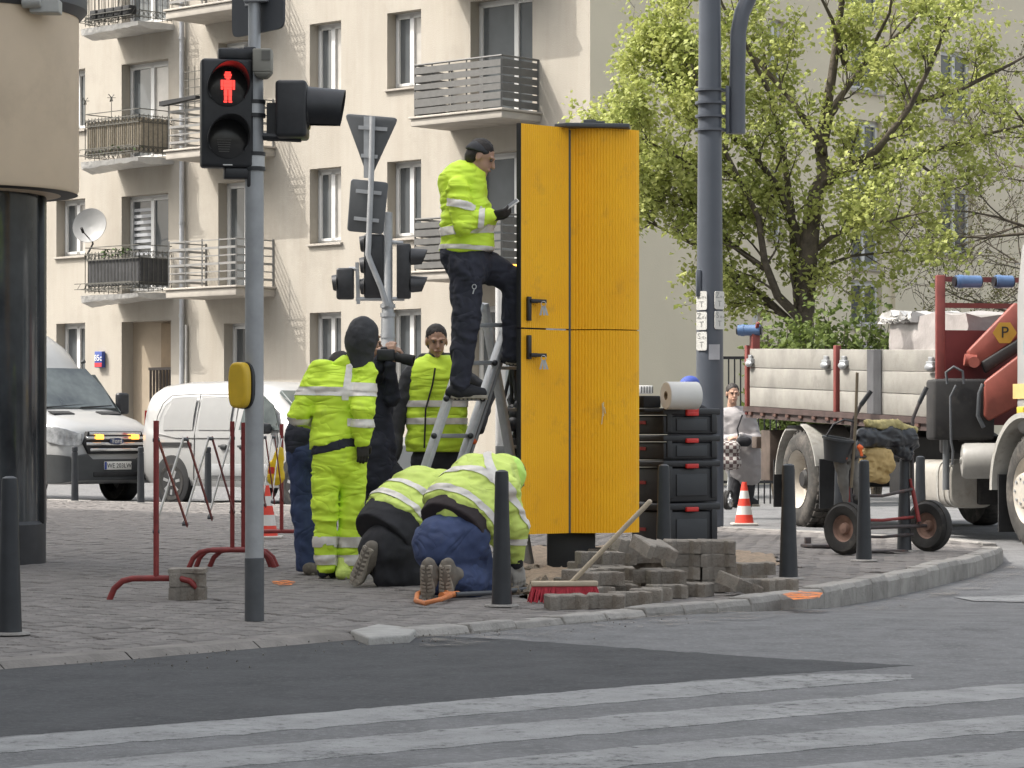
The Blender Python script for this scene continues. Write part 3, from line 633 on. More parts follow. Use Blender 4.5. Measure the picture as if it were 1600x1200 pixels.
tree = thing('maple_tree', 'young leafed maple tree with bright yellow green spring crown behind the lorry', 'tree', G(1262, 672+F*1.01/YT)); rnd = random.Random(5)
br = MB(); lf = MB()
tr_pts = [(1250, 776), (1251, 640), (1254, 540), (1258, 460), (1263, 400), (1268, 345), (1276, 300), (1290, 272), (1284, 245), (1282, 225), (1300, 120), (1320, -30), (1330, -160)]
tr_r = [0.22, 0.185, 0.17, 0.16, 0.15, 0.14, 0.13, 0.12, 0.10, 0.10, 0.07, 0.04, 0.015]
br.tube([W(x, y, YT+0.15*math.sin(i)) for i, (x, y) in enumerate(tr_pts)], tr_r, 12)
limbs = [([(1254, 545), (1232, 500), (1195, 465), (1150, 430), (1110, 395), (1060, 370), (1010, 345)], 0.075, 0.5),
         ([(1252, 500), (1215, 462), (1195, 410), (1185, 340), (1150, 270), (1110, 190), (1080, 100)], 0.08, -0.6),
         ([(1254, 490), (1240, 430), (1238, 330), (1225, 240), (1200, 140), (1190, 40)], 0.075, 1.0),
         ([(1262, 420), (1245, 360), (1215, 290), (1160, 220), (1110, 170), (1050, 110), (1010, 50)], 0.07, -0.2),
         ([(1282, 290), (1320, 265), (1370, 235), (1420, 170), (1460, 90), (1490, 10)], 0.09, -0.9),
         ([(1300, 270), (1350, 250), (1420, 245), (1490, 225), (1560, 205), (1620, 190)], 0.065, 0.6),
         ([(1284, 240), (1300, 170), (1350, 100), (1420, 40), (1480, -30)], 0.07, 0.9),
         ([(1264, 400), (1300, 370), (1340, 350), (1390, 345), (1450, 330)], 0.045, -0.8),
         ([(1256, 440), (1290, 415), (1330, 400), (1380, 395), (1440, 390)], 0.04, 0.8),
         ([(1320, 100), (1300, 30), (1260, -50)], 0.05, -0.7), ([(1282, 230), (1240, 160), (1180, 90), (1130, 10), (1100, -60)], 0.06, 0.6),
         ([(1430, 160), (1500, 140), (1580, 100), (1650, 60)], 0.05, -0.3), ([(1195, 420), (1140, 380), (1090, 330), (1030, 250), (985, 200)], 0.05, 0.8), ([(1110, 190), (1060, 150), (1020, 90)], 0.04, 0.1), ([(1150, 270), (1100, 270), (1050, 240), (1000, 215), (965, 190)], 0.04, -0.5), ([(1185, 340), (1120, 330), (1060, 310), (1000, 290), (960, 255)], 0.04, 0.3), ([(1150, 220), (1090, 150), (1070, 60), (1060, -20)], 0.04, 0.5), ([(1200, 140), (1160, 60), (1150, -40)], 0.04, -0.5), ([(1350, 100), (1390, 20), (1400, -60)], 0.04, -0.5), ([(1420, 245), (1470, 280), (1500, 300)], 0.03, 0.2)]
par = dict(wig=0.16, up=1.0, leaf0=2, nl=5, sp=0.12, ls=0.048, max=3, nb=[5, 3, 2])
for pp, r0, dy in limbs:
    n = len(pp); P = [W(x, y, YT+dy*1.6*(i/(n-1))) for i, (x, y) in enumerate(pp)]
    br.tube(P, [r0*(1-0.8*i/(n-1)) for i in range(n)], 8, False)
    for i in range(1, n):
        d = (P[i]-P[i-1]).normalized(); k = 1 if i == 1 else (4 if P[i].x < 3.4 else 3)
        for _ in range(k):
            t = rnd.random(); q = P[i-1].lerp(P[i], t); ax = d.orthogonal(); ax.rotate(Matrix.Rotation(rnd.uniform(0, 6.28), 3, d))
            nd = (d*0.6+ax.normalized()*0.8+ZV*0.25).normalized()
            grow(br, lf, q, nd, rnd.uniform(0.5, 1.0), max(r0*0.35*(1-0.6*i/n), 0.010), 1, rnd, par)
br.build('trunk', M_BARK, tree, smooth=60); lf_o = lf.build('crown', M_LEAF, tree, smooth=None); print('leaves', len(lf.f))
# second tree: almost bare, just budding
t2 = thing('budding_tree', 'thin almost bare tree with tiny buds behind the lorry cab', 'tree', G(1700, 672+F*1.01/46)); rnd = random.Random(9)
br = MB(); lf = MB(); Y2 = 46.0
par2 = dict(wig=0.2, up=0.6, leaf0=2, nl=2, sp=0.05, ls=0.022, max=3, nb=[6, 4, 3])
br.tube([W(1700, 778, Y2), W(1690, 560, Y2), W(1670, 380, Y2), W(1650, 200, Y2), W(1640, 50, Y2)], [0.16, 0.13, 0.1, 0.06, 0.02], 9)
for (x0, y0), (x1, y1), dy in (((1690, 480), (1500, 400), .6), ((1675, 400), (1480, 300), -.5), ((1670, 360), (1450, 380), .3), ((1665, 330), (1520, 200), .8), ((1690, 520), (1460, 450), -.4), ((1660, 260), (1560, 160), -.8), ((1680, 430), (1540, 470), .9)):
    a = W(x0, y0, Y2); c = W(x1, y1, Y2+dy); grow(br, lf, a, (c-a).normalized(), (c-a).length, 0.035, 0, rnd, par2)
br.build('trunk', M_BARK, t2, smooth=60); lf.build('crown', M_BUD, t2, smooth=None)
# shrubs
def shrub(px, top, half, Y, n, seed, lab):
    rnd = random.Random(seed); p0 = G(px, 672+F*1.01/Y); t = thing('shrub', lab, 'shrub', p0, None); s = MB(); l = MB()
    H_ = W(px, top, Y).z; R_ = half/F*Y
    for k in range(26):
        a = rnd.uniform(0, 6.28); r = R_*math.sqrt(rnd.random()); hh = H_*(1-0.35*(r/R_)**2)*rnd.uniform(0.75, 1.0)
        q = p0+Vector((math.cos(a)*r, math.sin(a)*r*0.7, hh)); s.tube([p0+Vector((math.cos(a)*r*.15, math.sin(a)*r*.1, 0)), p0.lerp(q, 0.5)+Vector((rnd.gauss(0, .06), rnd.gauss(0, .06), .1)), q], [0.02, 0.013, 0.005], 5, False)
        for m in range(n):
            f = rnd.uniform(0.35, 1.03); c = p0.lerp(q, f)+Vector((rnd.gauss(0, .13), rnd.gauss(0, .13), rnd.gauss(0, .1))); leaves(l, c, 5, 0.07, 0.05, rnd)
    s.build('stem', M_BARK, t, smooth=60); l.build('foliage', M_LEAFD, t, smooth=None)
shrub(1215, 458, 45, 41.5, 26, 1, 'dense green shrub at the foot of the maple trunk beside the blue roller')
shrub(1300, 440, 60, 42.0, 30, 2, 'largest dense green shrub in the middle behind the lorry bed')
shrub(1370, 448, 52, 42.5, 26, 3, 'green shrub behind the plastic wrapped pallet on the lorry')
shrub(1255, 490, 55, 40.5, 24, 4, 'low green shrub right behind the lorry side board')
# low railing behind the street lamp
fe = thing('railing_fence', 'low dark metal railing with upright bars behind the street lamp', 'fence', G(1140, 672+F*1.01/39)); b = MB()
for z in (2.02, 0.3): b.beam(W(1090, 500, 39).xy.to_3d()+ZV*z, W(1215, 500, 39).xy.to_3d()+ZV*z, 0.03, 0.04)
b.build('rail', M_BLACKM, fe, smooth=None)
for k in range(14): b = MB(); p = W(1092+k*9.3, 500, 39).xy.to_3d(); b.beam(p+ZV*0.0, p+ZV*2.0, 0.02, 0.02); b.build('bar', M_BLACKM, fe, smooth=None)
# ================================================================ street furniture
# bollards
def bollard_tree(label, loc, group, kind=0, sc=1.0, proto={}):
    if kind not in proto:
        r = thing('bollard', label, 'bollard', (0, 0, 0), group); b = MB()
        if kind == 0: pr = [(0.001, 0), (0.066, 0), (0.064, 0.02), (0.058, 0.2), (0.048, 0.5), (0.044, 0.66), (0.0435, 0.74), (0.040, 0.775), (0.02, 0.785), (0.001, 0.786)]
        else: pr = [(0.001, 0), (0.055, 0), (0.053, 0.02), (0.047, 0.4), (0.043, 0.70), (0.036, 0.704), (0.036, 0.715), (0.043, 0.72), (0.043, 0.775), (0.03, 0.787), (0.001, 0.79)]
        b.lathe(pr, (0, 0, 0), n=28); b.build('post', M_BOLL, r, smooth=40)
        b = MB(); b.lathe([(0.001, 0.004), (0.11, 0.004), (0.105, 0.012), (0.06, 0.016)], (0, 0, 0), n=20); b.build('footing', M_KERB, r, smooth=40)
        proto[kind] = r; r.location = loc; BASE[r.name] = Vector(loc)
    else: r = copy_tree(proto[kind], loc, random.random()*6, label=label)
    r.scale = (sc, sc, 1); return r
GB = 'black bollards along the pavement edge'
for (px, py, kd, sc, lab) in ((15, 992, 0, 0.95, 'black bollard in front of the round advertising column'), (784, 948, 0, 0.92, 'black bollard beside the kneeling worker in blue trousers'),
        (1037, 908, 0, 0.9, 'black bollard between the two paver heaps'), (1232, 905, 0, 1.0, 'flared black bollard beside the loose pavers and the orange mark'),
        (1350, 877, 0, 0.95, 'black bollard in front of the left wheel of the hand cart'), (1413, 862, 0, 0.95, 'black bollard between the two wheels of the hand cart'), (1438, 850, 0, 0.95, 'black bollard behind the right wheel of the hand cart'),
        (1312, 845, 0, 1.0, 'black bollard hidden behind the load of the hand cart'),
        (117, 784, 1, 1.0, 'black bollard in front of the headlight of the high roof van'), (220, 787, 1, 1.0, 'black bollard in front of the number plate of the high roof van'), (325, 788, 1, 1.0, 'black bollard in front of the side of the small white van')):
    bollard_tree(lab, G(px, py), GB, kd, sc)
# round advertising column
c = G(-67, 880); Yc = 21.5; c = Vector(((-67-CX)/F*Yc, Yc, 0)); ac = thing('advertising_column', 'round beige topped advertising column with dark glass body', 'advertising column', c)
b = MB(); b.lathe([(0.001, 4.62), (0.5, 4.58), (0.97, 4.42), (0.985, 4.38), (0.985, 4.22), (0.93, 4.16), (0.90, 4.16)], c, n=64); b.build('cap', mat('column_cap', (0.06, 0.062, 0.066), 0.5, var=0.1), ac, smooth=40)
b = MB(); b.lathe([(0.92, 4.2), (0.92, 2.85), (0.905, 2.82), (0.66, 2.80)], c, n=72, mi=0); b.build('drum', mat('column_beige', (0.66, 0.53, 0.39), 0.6, var=0.10, scale=1.1, detail=6, dirt=((0.50, 0.40, 0.29), 1.6, 0.54, 0.45)), ac, smooth=50)
b = MB(); b.lathe([(0.915, 2.815), (0.65, 2.805)], c, n=64); b.build('soffit', mat('column_soffit', (0.055, 0.05, 0.045), 0.6), ac)
M_KG = mat('poster_glass', (0.022, 0.024, 0.027), 0.10, var=0.2, col2=(0.075, 0.082, 0.088), scale=1.5, spec=0.5)  # paler second tone is painted in for glints on the glass
for k in range(6):
    b = MB(); a0 = k*math.pi/3+0.05; b.lathe([(0.645, 0.32), (0.645, 2.8)], c, n=10, arc=(a0, a0+math.pi/3-0.1)); b.build('glass_panel', M_KG, ac, smooth=60)
    b = MB(); a1 = k*math.pi/3; p = c+Vector((math.cos(a1), math.sin(a1), 0))*0.635; b.box(p+ZV*1.55, (0.08, 0.13, 2.5), Matrix.Rotation(a1, 3, 'Z')); b.build('mullion', mat('column_metal', (0.045, 0.047, 0.05), 0.35, metal=0.5, var=0.2), ac, smooth=None, bevel=0.015)
b = MB(); b.lathe([(0.001, 0.0), (0.67, 0.0), (0.67, 0.30), (0.64, 0.33), (0.001, 0.33)], c, n=48); b.build('plinth', mat('column_plinth', (0.035, 0.036, 0.04), 0.6, var=0.2), ac, smooth=40)
p = c+Vector((0.78, -0.62, 4.15)); b = MB(); b.box(p, (0.22, 0.16, 0.10)); b.cyl(p+Vector((-0.02, -0.1, 0.03)), p+Vector((-0.16, -0.1, 0.02)), 0.045); b.build('floodlight', mat('lamp_grey', (0.4, 0.4, 0.38), 0.5), ac, smooth=40, bevel=0.01)
# near signal pole
Yp = 14.96; pc = Vector(((397.5-CX)/F*Yp, Yp, 0)); SP = thing('traffic_signal', 'grey signal pole with lit red pedestrian light and yellow push button', 'traffic light', pc)
def zp(y, Y=Yp): return HC+(YH-y)/F*Y
b = MB(); b.lathe([(0.0495, zp(872)), (0.0495, zp(440)), (0.05, zp(300)), (0.047, zp(120)), (0.047, zp(100)), (0.033, zp(92)), (0.033, 4.1), (0.001, 4.1)], pc, n=28); b.build('pole', M_STEEL, SP, smooth=40)
b = MB(); b.lathe([(0.052, 0.0), (0.052, zp(872)), (0.049, zp(871))], pc, n=28); b.build('pole_base', M_STEELD, SP, smooth=40)
for y in (170, 252): b = MB(); b.lathe([(0.05, zp(y+9)), (0.056, zp(y+9)), (0.056, zp(y-9)), (0.05, zp(y-9))], pc, n=24); b.build('clamp_band', M_ALU, SP)
for y in (160, 181, 241, 264): b = MB(); b.lathe([(0.051, zp(y+3)), (0.06, zp(y+3)), (0.06, zp(y-3)), (0.051, zp(y-3))], pc, n=24); b.build('clamp_strap', M_BLACK, SP)
# pedestrian head
hx = W(354, 178, 14.93); hn = Vector((0.20, -0.98, 0)).normalized(); hu = Vector((0.98, 0.20, 0)).normalized()
Rh = Matrix((hu, -hn, ZV)).transposed()
b = MB(); b.box(hx, (0.275, 0.11, 0.575), Rh)
hd = b.build('signal_head', M_BLACK, SP, smooth=None, bevel=0.018, segs=3)
for q_, s_ in ((ZV*0.315+hu*0.05, (0.19, 0.09, 0.06)), (-ZV*0.315+hu*0.07, (0.17, 0.08, 0.06)), (ZV*0.31+hu*0.12, (0.07, 0.085, 0.09)), (-ZV*0.33+hu*0.13, (0.05, 0.085, 0.12))): b = MB(); b.box(hx+q_, s_, Rh); b.build('bracket', M_BLACK, SP, smooth=None, bevel=0.01)
for dz, lit in ((0.14, 1), (-0.135, 0)):
    cc = hx+ZV*dz+hn*0.056
    b = MB(); b.lathe([(0.105, 0.0), (0.108, 0.004), (0.098, 0.008), (0.001, 0.010)], cc, hn, 32); b.build('lens', mat('signal_lens_dark', (0.022, 0.022, 0.022), 0.22, var=0.3, scale=20, spec=0.6), hd, smooth=50)
    b = MB(); n = 28; V = []; Fc = []           # hood: long above, open below
    for i in range(n+1):
        a = math.radians(-35+250*i/n); L = 0.035+0.16*max(0, math.sin(a)+0.25)
        dvec = hu*math.cos(a)+ZV*math.sin(a); V += [cc+dvec*0.108, cc+dvec*0.112+hn*L, cc+dvec*0.106+hn*L, cc+dvec*0.103]
    for i in range(n):
        for j in range(3): Fc.append((i*4+j, i*4+j+1, (i+1)*4+j+1, (i+1)*4+j))
    b.add(V, Fc); b.build('visor', M_BLACK, hd, smooth=50)
    if lit:
        M_REDL = mat('signal_red_led', (0.9, 0.06, 0.03), 0.4, var=0, emit=((1.0, 0.05, 0.04), 0.9)); b = MB(); f = cc+hn*0.014
        def px_(x, z, w, h): b.box(f+hu*x+ZV*z, (w, 0.006, h), Rh)
        px_(0, 0.070, 0.030, 0.010); px_(0, 0.058, 0.040, 0.010); px_(0, 0.046, 0.032, 0.010); px_(0, 0.037, 0.016, 0.007)
        px_(0, 0.022, 0.046, 0.018); px_(0, 0.003, 0.046, 0.017); px_(0, -0.013, 0.042, 0.011)
        for s in (-1, 1): px_(s*0.031, 0.014, 0.012, 0.034); px_(s*0.031, -0.012, 0.011, 0.014); px_(s*0.0115, -0.036, 0.018, 0.032); px_(s*0.0115, -0.065, 0.016, 0.022); px_(s*0.013, -0.083, 0.018, 0.009)
        b.build('red_man', M_REDL, hd, smooth=None)
    else:
        b = MB()
        for k in range(6): b.box(cc+hn*0.012-ZV*(0.01+k*0.012)-hu*0.02, (0.075-0.004*k, 0.004, 0.004), Rh)
        b.build('lens_ribs', mat('lens_rib', (0.10, 0.095, 0.085), 0.4), hd, smooth=None)
b = MB(); b.box(hx-ZV*0.275+hn*0.058, (0.05, 0.004, 0.006), Rh); b.build('maker_plate', M_WHITE, hd, smooth=None)
# side-facing signal head
sx = W(457, 173, 14.95); b = MB(); b.box(sx, (0.165, 0.24, 0.30)); h2 = b.build('signal_head', M_BLACK, SP, smooth=None, bevel=0.02, segs=3)
b = MB(); n = 24; V = []; Fc = []
o = sx+Vector((0.083, 0, 0.0))
for i in range(n+1):
    a = math.radians(-60+300*i/n); L = 0.165+0.035*(math.sin(a)+1)/2; dv = Vector((0, math.cos(a), math.sin(a)))
    V += [o+dv*0.108+Vector((0, 0, 0.02)), o+dv*0.10+Vector((L, 0, 0.01)), o+dv*0.095+Vector((L, 0, 0.01)), o+dv*0.10+Vector((0, 0, 0.02))]
for i in range(n):
    for j in range(3): Fc.append((i*4+j, i*4+j+1, (i+1)*4+j+1, (i+1)*4+j))
b.add(V, Fc); b.build('visor', M_BLACK, h2, smooth=50)
b = MB(); b.lathe([(0.105, 0), (0.10, 0.01), (0.001, 0.02)], o, (1, 0, 0), 24); b.build('lens', MATS['signal_lens_dark'], h2)
b = MB(); b.tube([pc+ZV*zp(213)+Vector((0.04, 0, 0)), pc+ZV*zp(213)+Vector((0.14, 0, -0.005)), pc+ZV*zp(216)+Vector((0.25, 0, 0))], 0.022, 8); b.box(pc+ZV*zp(190)+Vector((0.09, 0.02, 0)), (0.05, 0.05, 0.2)); b.build('bracket', M_BLACK, SP, smooth=40)
b = MB(); g = W(411, 96, 14.9); b.box(g, (0.10, 0.12, 0.125)); b.prism([g+Vector((-0.05, -0.06, -0.0625)), g+Vector((0.05, -0.06, -0.0625)), g+Vector((0.02, -0.04, -0.09)), g+Vector((-0.03, -0.04, -0.09))], (0, 0.1, 0)); bx_ = b.build('sensor_box', mat('box_beige', (0.27, 0.26, 0.225), 0.6, var=0.06), SP, smooth=None, bevel=0.008)
b = MB(); b.box(g+Vector((0.02, -0.062, 0.025)), (0.045, 0.006, 0.05)); b.build('sensor_grille', mat('box_grille', (0.15, 0.145, 0.13), 0.7), bx_, smooth=None)
# yellow push button
g = W(380, 602, 14.93); b = MB(); V = []
def superell(c, ex, ez, rx, rz, n=28, e=3.2):
    out = []
    for i in range(n):
        a = 2*math.pi*i/n; ca, sa = math.cos(a), math.sin(a)
        out.append(c+ex*(rx*abs(ca)**(2/e)*(1 if ca > 0 else -1))+ez*(rz*abs(sa)**(2/e)*(1 if sa > 0 else -1)))
    return out
qn = Vector((-0.55, -0.83, 0)).normalized(); qu = Vector((0.83, -0.55, 0))
b.prism(superell(g+qn*0.0, qu, ZV, 0.062, 0.122), qn*0.06); yb = b.build('push_button', mat('button_yellow', (0.62, 0.40, 0.02), 0.45, var=0.1, scale=8), SP, smooth=40, bevel=0.015, segs=3)
b = MB(); b.prism(superell(g-qn*0.03, qu, ZV, 0.066, 0.126), qn*0.03); b.build('button_housing', M_BLACK, yb, smooth=40, bevel=0.004)
# dark sign back on the pole
sg = pc+ZV*3.40+Vector((0.01, 0.06, 0)); su = Vector((0.62, -0.78, 0)).normalized(); b = MB(); b.prism(superell(sg, su, ZV, 0.25, 0.27, 32, 12), su.cross(ZV)*-0.012)
SB = tag(b.build('road_sign', mat('sign_back', (0.065, 0.07, 0.08), 0.5, var=0.1), loc=sg, smooth=40), 'dark grey back of a square road sign above the red pedestrian light', 'road sign')
b = MB(); b.box(sg+ZV*-0.10+Vector((0, -0.06, 0)), (0.13, 0.1, 0.03)); b.box(sg+ZV*-0.10, (0.22, 0.02, 0.03), Matrix((su, su.cross(ZV), ZV)).transposed()); b.build('clamp', M_ALU, SB, smooth=None, bevel=0.004)
# far signal cluster
Yq = 39.0; qc = Vector(((606-CX)/F*Yq, Yq, 0)); FS = thing('traffic_signal', 'grey signal pole with black signal heads turned away behind the hooded worker', 'traffic light', qc)
b = MB(); b.lathe([(0.095, 0), (0.095, zp(500, Yq)), (0.085, zp(490, Yq)), (0.085, zp(475, Yq)), (0.065, zp(470, Yq)), (0.065, zp(332, Yq)), (0.001, zp(331, Yq))], qc, n=24); b.build('pole', M_STEEL, FS, smooth=40)
for y in (478, 492, 525): b = MB(); b.lathe([(0.09, zp(y+3, Yq)), (0.105, zp(y+3, Yq)), (0.105, zp(y-3, Yq)), (0.09, zp(y-3, Yq))], qc, n=20); b.build('collar', M_STEEL, FS)
def qhead(px0, px1, py0, py1, Y, nlamp, face, dep=0.2):
    a = W(px0, py1, Y); d = W(px1, py0, Y); cc = (a+d)/2; b = MB(); b.box(cc, (abs(d.x-a.x), dep, d.z-a.z)); o = b.build('signal_head', M_BLACK, FS, smooth=None, bevel=0.03)
    hgt = d.z-a.z
    for k in range(nlamp):
        z = a.z+hgt*(k+0.5)/nlamp; q = Vector((cc.x+face*abs(d.x-a.x)/2, Y, z)); b = MB(); n = 14; V = []; Fc = []
        for i in range(n+1):
            an = math.radians(-50+280*i/n); L = (0.17+0.06*(math.sin(an)+1))*(1 if face > 0 else 0.3); dv = Vector((0, math.cos(an), math.sin(an)))
            V += [q+dv*0.13, q+dv*0.115+Vector((face*L*0.8, 0, 0))]
        Fc = [(2*i, 2*i+1, 2*i+3, 2*i+2) for i in range(n)]; b.add(V, Fc); b.build('visor', M_BLACK, o, smooth=60)
        b = MB(); b.lathe([(0.12, 0), (0.001, 0.03)], q, (face, 0, 0), 16); b.build('lens', MATS['signal_lens_dark'], o)
qhead(620, 642, 381, 467, Yq, 2, 1)
qhead(569, 600, 366, 466, Yq+0.05, 3, -1)
qhead(526, 553, 419, 468, Yq, 1, -1)
b = MB(); b.beam(W(558, 410, Yq), W(560, 475, Yq), 0.05, 0.05); b.build('bracket', M_STEEL, FS, smooth=40)
for q0_, q1_ in (((556, 467), (602, 467)), ((604, 467), (632, 467)), ((608, 378), (630, 380)), ((545, 420), (560, 420))): b = MB(); b.tube([W(*q0_, Yq), W(*q1_, Yq)], 0.028, 8); b.build('bracket', M_STEEL, FS, smooth=40)
b = MB(); b.tube([W(604, 478, Yq-0.12), W(596, 450, Yq-0.15), W(580, 412, Yq-0.15), W(575, 398, Yq-0.15), W(576, 380, Yq-0.15), W(580, 280, Yq-0.15), W(582, 182, Yq-0.15)], 0.04, 10); b.build('sign_post', M_STEEL, FS, smooth=40)
M_SBK = mat('sign_back_grey', (0.11, 0.115, 0.12), 0.5, metal=0.3, var=0.08, scale=4)
def sign(name, lab, pts, cat='road sign'):
    P = [W(x, y, Yq-0.09) for x, y in pts]; b = MB(); b.prism(P, (0, 0.02, 0)); o = tag(b.build(name, M_SBK, loc=P[0], smooth=None, bevel=0.02), lab, cat); return o
def rounded(pts, r=5, n=4):
    out = []; m = len(pts)
    for i in range(m):
        p = Vector(pts[i]); a = Vector(pts[i-1]); c = Vector(pts[(i+1) % m]); u = (a-p).normalized()*r; v = (c-p).normalized()*r
        for k in range(n+1): t = k/n; out.append(tuple((p+u)*(1-t)**2+p*2*t*(1-t)+(p+v)*t*t))
    return out
o = sign('road_sign', 'grey back of a triangular give way sign', rounded([(538, 177), (623, 184), (577, 284)], 9))
b = MB(); b.beam(W(560, 199, Yq-0.13), W(605, 202, Yq-0.13), 0.02, 0.05); b.beam(W(564, 243, Yq-0.13), W(590, 245, Yq-0.13), 0.02, 0.05); b.beam(W(574, 182, Yq-0.11), W(574, 278, Yq-0.11), 0.10, 0.02); b.build('clamp', M_STEEL, o, smooth=None)
o = sign('road_sign', 'grey back of a square road sign below the triangular one', rounded([(548, 279), (607, 285), (599, 366), (542, 361)], 6))
b = MB(); b.beam(W(556, 298, Yq-0.13), W(596, 302, Yq-0.13), 0.02, 0.05); b.beam(W(553, 341, Yq-0.13), W(592, 345, Yq-0.13), 0.02, 0.05); b.build('clamp', M_STEEL, o, smooth=None)
# street lamp with clamped curved arm
M_LAMP = mat('lamp_post_paint', (0.085, 0.095, 0.115), 0.38, var=0.08, scale=3, dirt=((0.15, 0.155, 0.165), 9, 0.64, 0.35))
Yl = 29.6; lc = Vector(((1109-CX)/F*Yl, Yl, 0)); SL = thing('street_lamp', 'tall dark grey street lamp post with clamped curved arm and white number plates', 'street lamp', lc)
def zl(y): return HC+(YH-y)/F*Yl
b = MB(); b.lathe([(0.146, 0), (0.146, zl(640)), (0.137, zl(430)), (0.115, zl(0)), (0.105, 8.5), (0.001, 8.5)], lc, n=36); b.build('post', M_LAMP, SL, smooth=40)
for y in (141, 161, 182, 203): b = MB(); b.lathe([(0.12, zl(y+2)), (0.155, zl(y+2)), (0.155, zl(y-2)), (0.12, zl(y-2))], lc, n=28); b.beam(lc+ZV*zl(y)+Vector((0.1, 0, 0)), lc+ZV*zl(y)+Vector((0.30, 0, 0)), 0.06, 0.03); b.build('clamp', M_LAMP, SL, smooth=40)
ax_ = lc+Vector((0.29, 0, 0)); b = MB(); b.tube([ax_+ZV*zl(209), ax_+ZV*zl(120), ax_+ZV*zl(50)+Vector((0.01, 0, 0)), ax_+ZV*zl(20)+Vector((0.05, 0, 0)), ax_+ZV*zl(-10)+Vector((0.14, 0, 0)), ax_+ZV*zl(-50)+Vector((0.38, 0, 0)), ax_+ZV*zl(-90)+Vector((0.8, 0, 0)), ax_+ZV*zl(-130)+Vector((1.6, 0, 0)), ax_+ZV*zl(-150)+Vector((3.5, 0, 0))], [0.085]*6+[0.08, 0.07, 0.06], 18); b.build('arm', M_LAMP, SL, smooth=50)
b = MB(); b.box(lc+ZV*zl(172)+Vector((0.185, -0.02, 0)), (0.04, 0.06, 0.50)); b.build('arm_bracket', M_LAMP, SL, smooth=None, bevel=0.006)
b = MB(); b.lathe([(0.13, 8.4), (0.16, 8.5), (0.3, 8.6), (0.001, 8.7)], lc, n=20); b.build('lamp_head', M_LAMP, SL)
b = MB(); b.box(Vector(((1090.5-CX)/F*Yl, Yl-0.06, zl(443))), (0.05, 0.1, 0.28)); b.build('service_door', M_LAMP, SL, smooth=None, bevel=0.008)
M_PLTXT = mat('plate_text', (0.30, 0.30, 0.285), 0.6, var=0)
for (px, rows) in ((1090, ((455, 486, 'Z'), (487, 517, 'Z'), (518, 549, 'S'))), (1118, ((455, 485, 'Z'), (486, 516, 'S')))):
    sgn = -1 if px < 1100 else 1; nn = Vector((0.62*sgn, -0.78, 0)).normalized(); uu = Vector((-nn.y, nn.x, 0)); uu = uu if uu.x > 0 else -uu
    for y0, y1, ch in rows:
        o_ = Vector((lc.x, lc.y, 0))+nn*0.145+ZV*((zl(y0)+zl(y1))/2); h_ = zl(y0)-zl(y1)-0.012; b = MB(); b.prism(superell(o_, uu, ZV, 0.066, h_/2, 24, 9), nn*0.008); pl = b.build('number_plate', mat('plate_white', (0.62, 0.61, 0.57), 0.5, var=0.05), SL, smooth=40)
        xa = uu if uu.cross(ZV).dot(nn) > 0 else -uu
        text(ch, 0.085, frame(o_+nn*0.0095-xa*0.03+ZV*h_*0.26, xa, ZV), M_PLTXT, parent=pl); text('T', 0.085, frame(o_+nn*0.0095-ZV*h_*0.2, xa, ZV), M_PLTXT, parent=pl)
        text('15 %s' % ch.lower(), 0.035, frame(o_+nn*0.0095+xa*0.03+ZV*h_*0.18, xa, ZV), M_PLTXT, parent=pl)
o_ = W(1116, 550, Yl-0.148); b = MB(); b.box(o_, (0.115, 0.006, 0.16)); b.build('sticker', mat('sticker_grey', (0.38, 0.38, 0.40), 0.6), SL, smooth=None)
# yellow cabinet --------------------------------------------------------------------------------
M_YEL = mat('cabinet_yellow', (1.0, 0.49, 0.006), 0.5, var=0.08, scale=2.2, spec=0.45, dirt=((0.62, 0.31, 0.03), 5.0, 0.55, 0.5))
Yk = 20.2; CB = thing('utility_cabinet', 'tall yellow ribbed cabinet with its doors open and keys in the locks', 'cabinet', G(895, 893))
def zk(y): return HC+(YH-y)/F*Yk
def xk(px, Y=Yk): return (px-CX)/F*Y
zb_, zm_, zt_ = zk(832), zk(516), zk(203)
def ribbed(name, path, z0, z1, m, amp, pitch, par, flat=None, th=0.02):
    D = [0]
    for a, c in zip(path, path[1:]): D.append(D[-1]+(c-a).length)
    n = int(D[-1]/pitch)*4; P = []
    for i in range(n+1):
        d = D[-1]*i/n; j = min(max(q for q in range(len(D)) if D[q] <= d+1e-9), len(path)-2); p = path[j].lerp(path[j+1], (d-D[j])/(D[j+1]-D[j])); t = (path[j+1]-path[j]).normalized(); nn = Vector((t.y, -t.x, 0))
        e = amp if (i % 4 in (1, 2)) else 0
        if d < 0.03 or d > D[-1]-0.03: e = amp
        P.append(p+nn*e)
    b = MB(); b.add([Vector((p.x, p.y, z)) for z in (z0, z1) for p in P], [(i, i+1, n+1+i+1, n+1+i) for i in range(n)])
    back = [p+Vector((0, th+amp, 0)) for p in path]; ring = P+back[::-1]
    k = len(b.v); b.add([Vector((p.x, p.y, z)) for z in (z0, z1) for p in ring], [tuple(range(len(ring)))[::-1], tuple(range(len(ring), 2*len(ring)))])
    m_ = len(back); b.add([Vector((p.x, p.y, z)) for z in (z0, z1) for p in back], [(i+1, i, m_+i, m_+i+1) for i in range(m_-1)])
    for e in (0, -1):
        b.face([Vector((P[e].x, P[e].y, z0)), Vector((back[e].x, back[e].y, z0)), Vector((back[e].x, back[e].y, z1)), Vector((P[e].x, P[e].y, z1))])
    return b.build(name, m, par, smooth=30)
hinge = Vector((xk(889, 20.1), 20.10, 0)); dl = Vector((xk(813.5, 19.78), 19.78, 0))
xr = xk(997, 20.25); cpath = [Vector((hinge.x+0.004, 20.12, 0))]
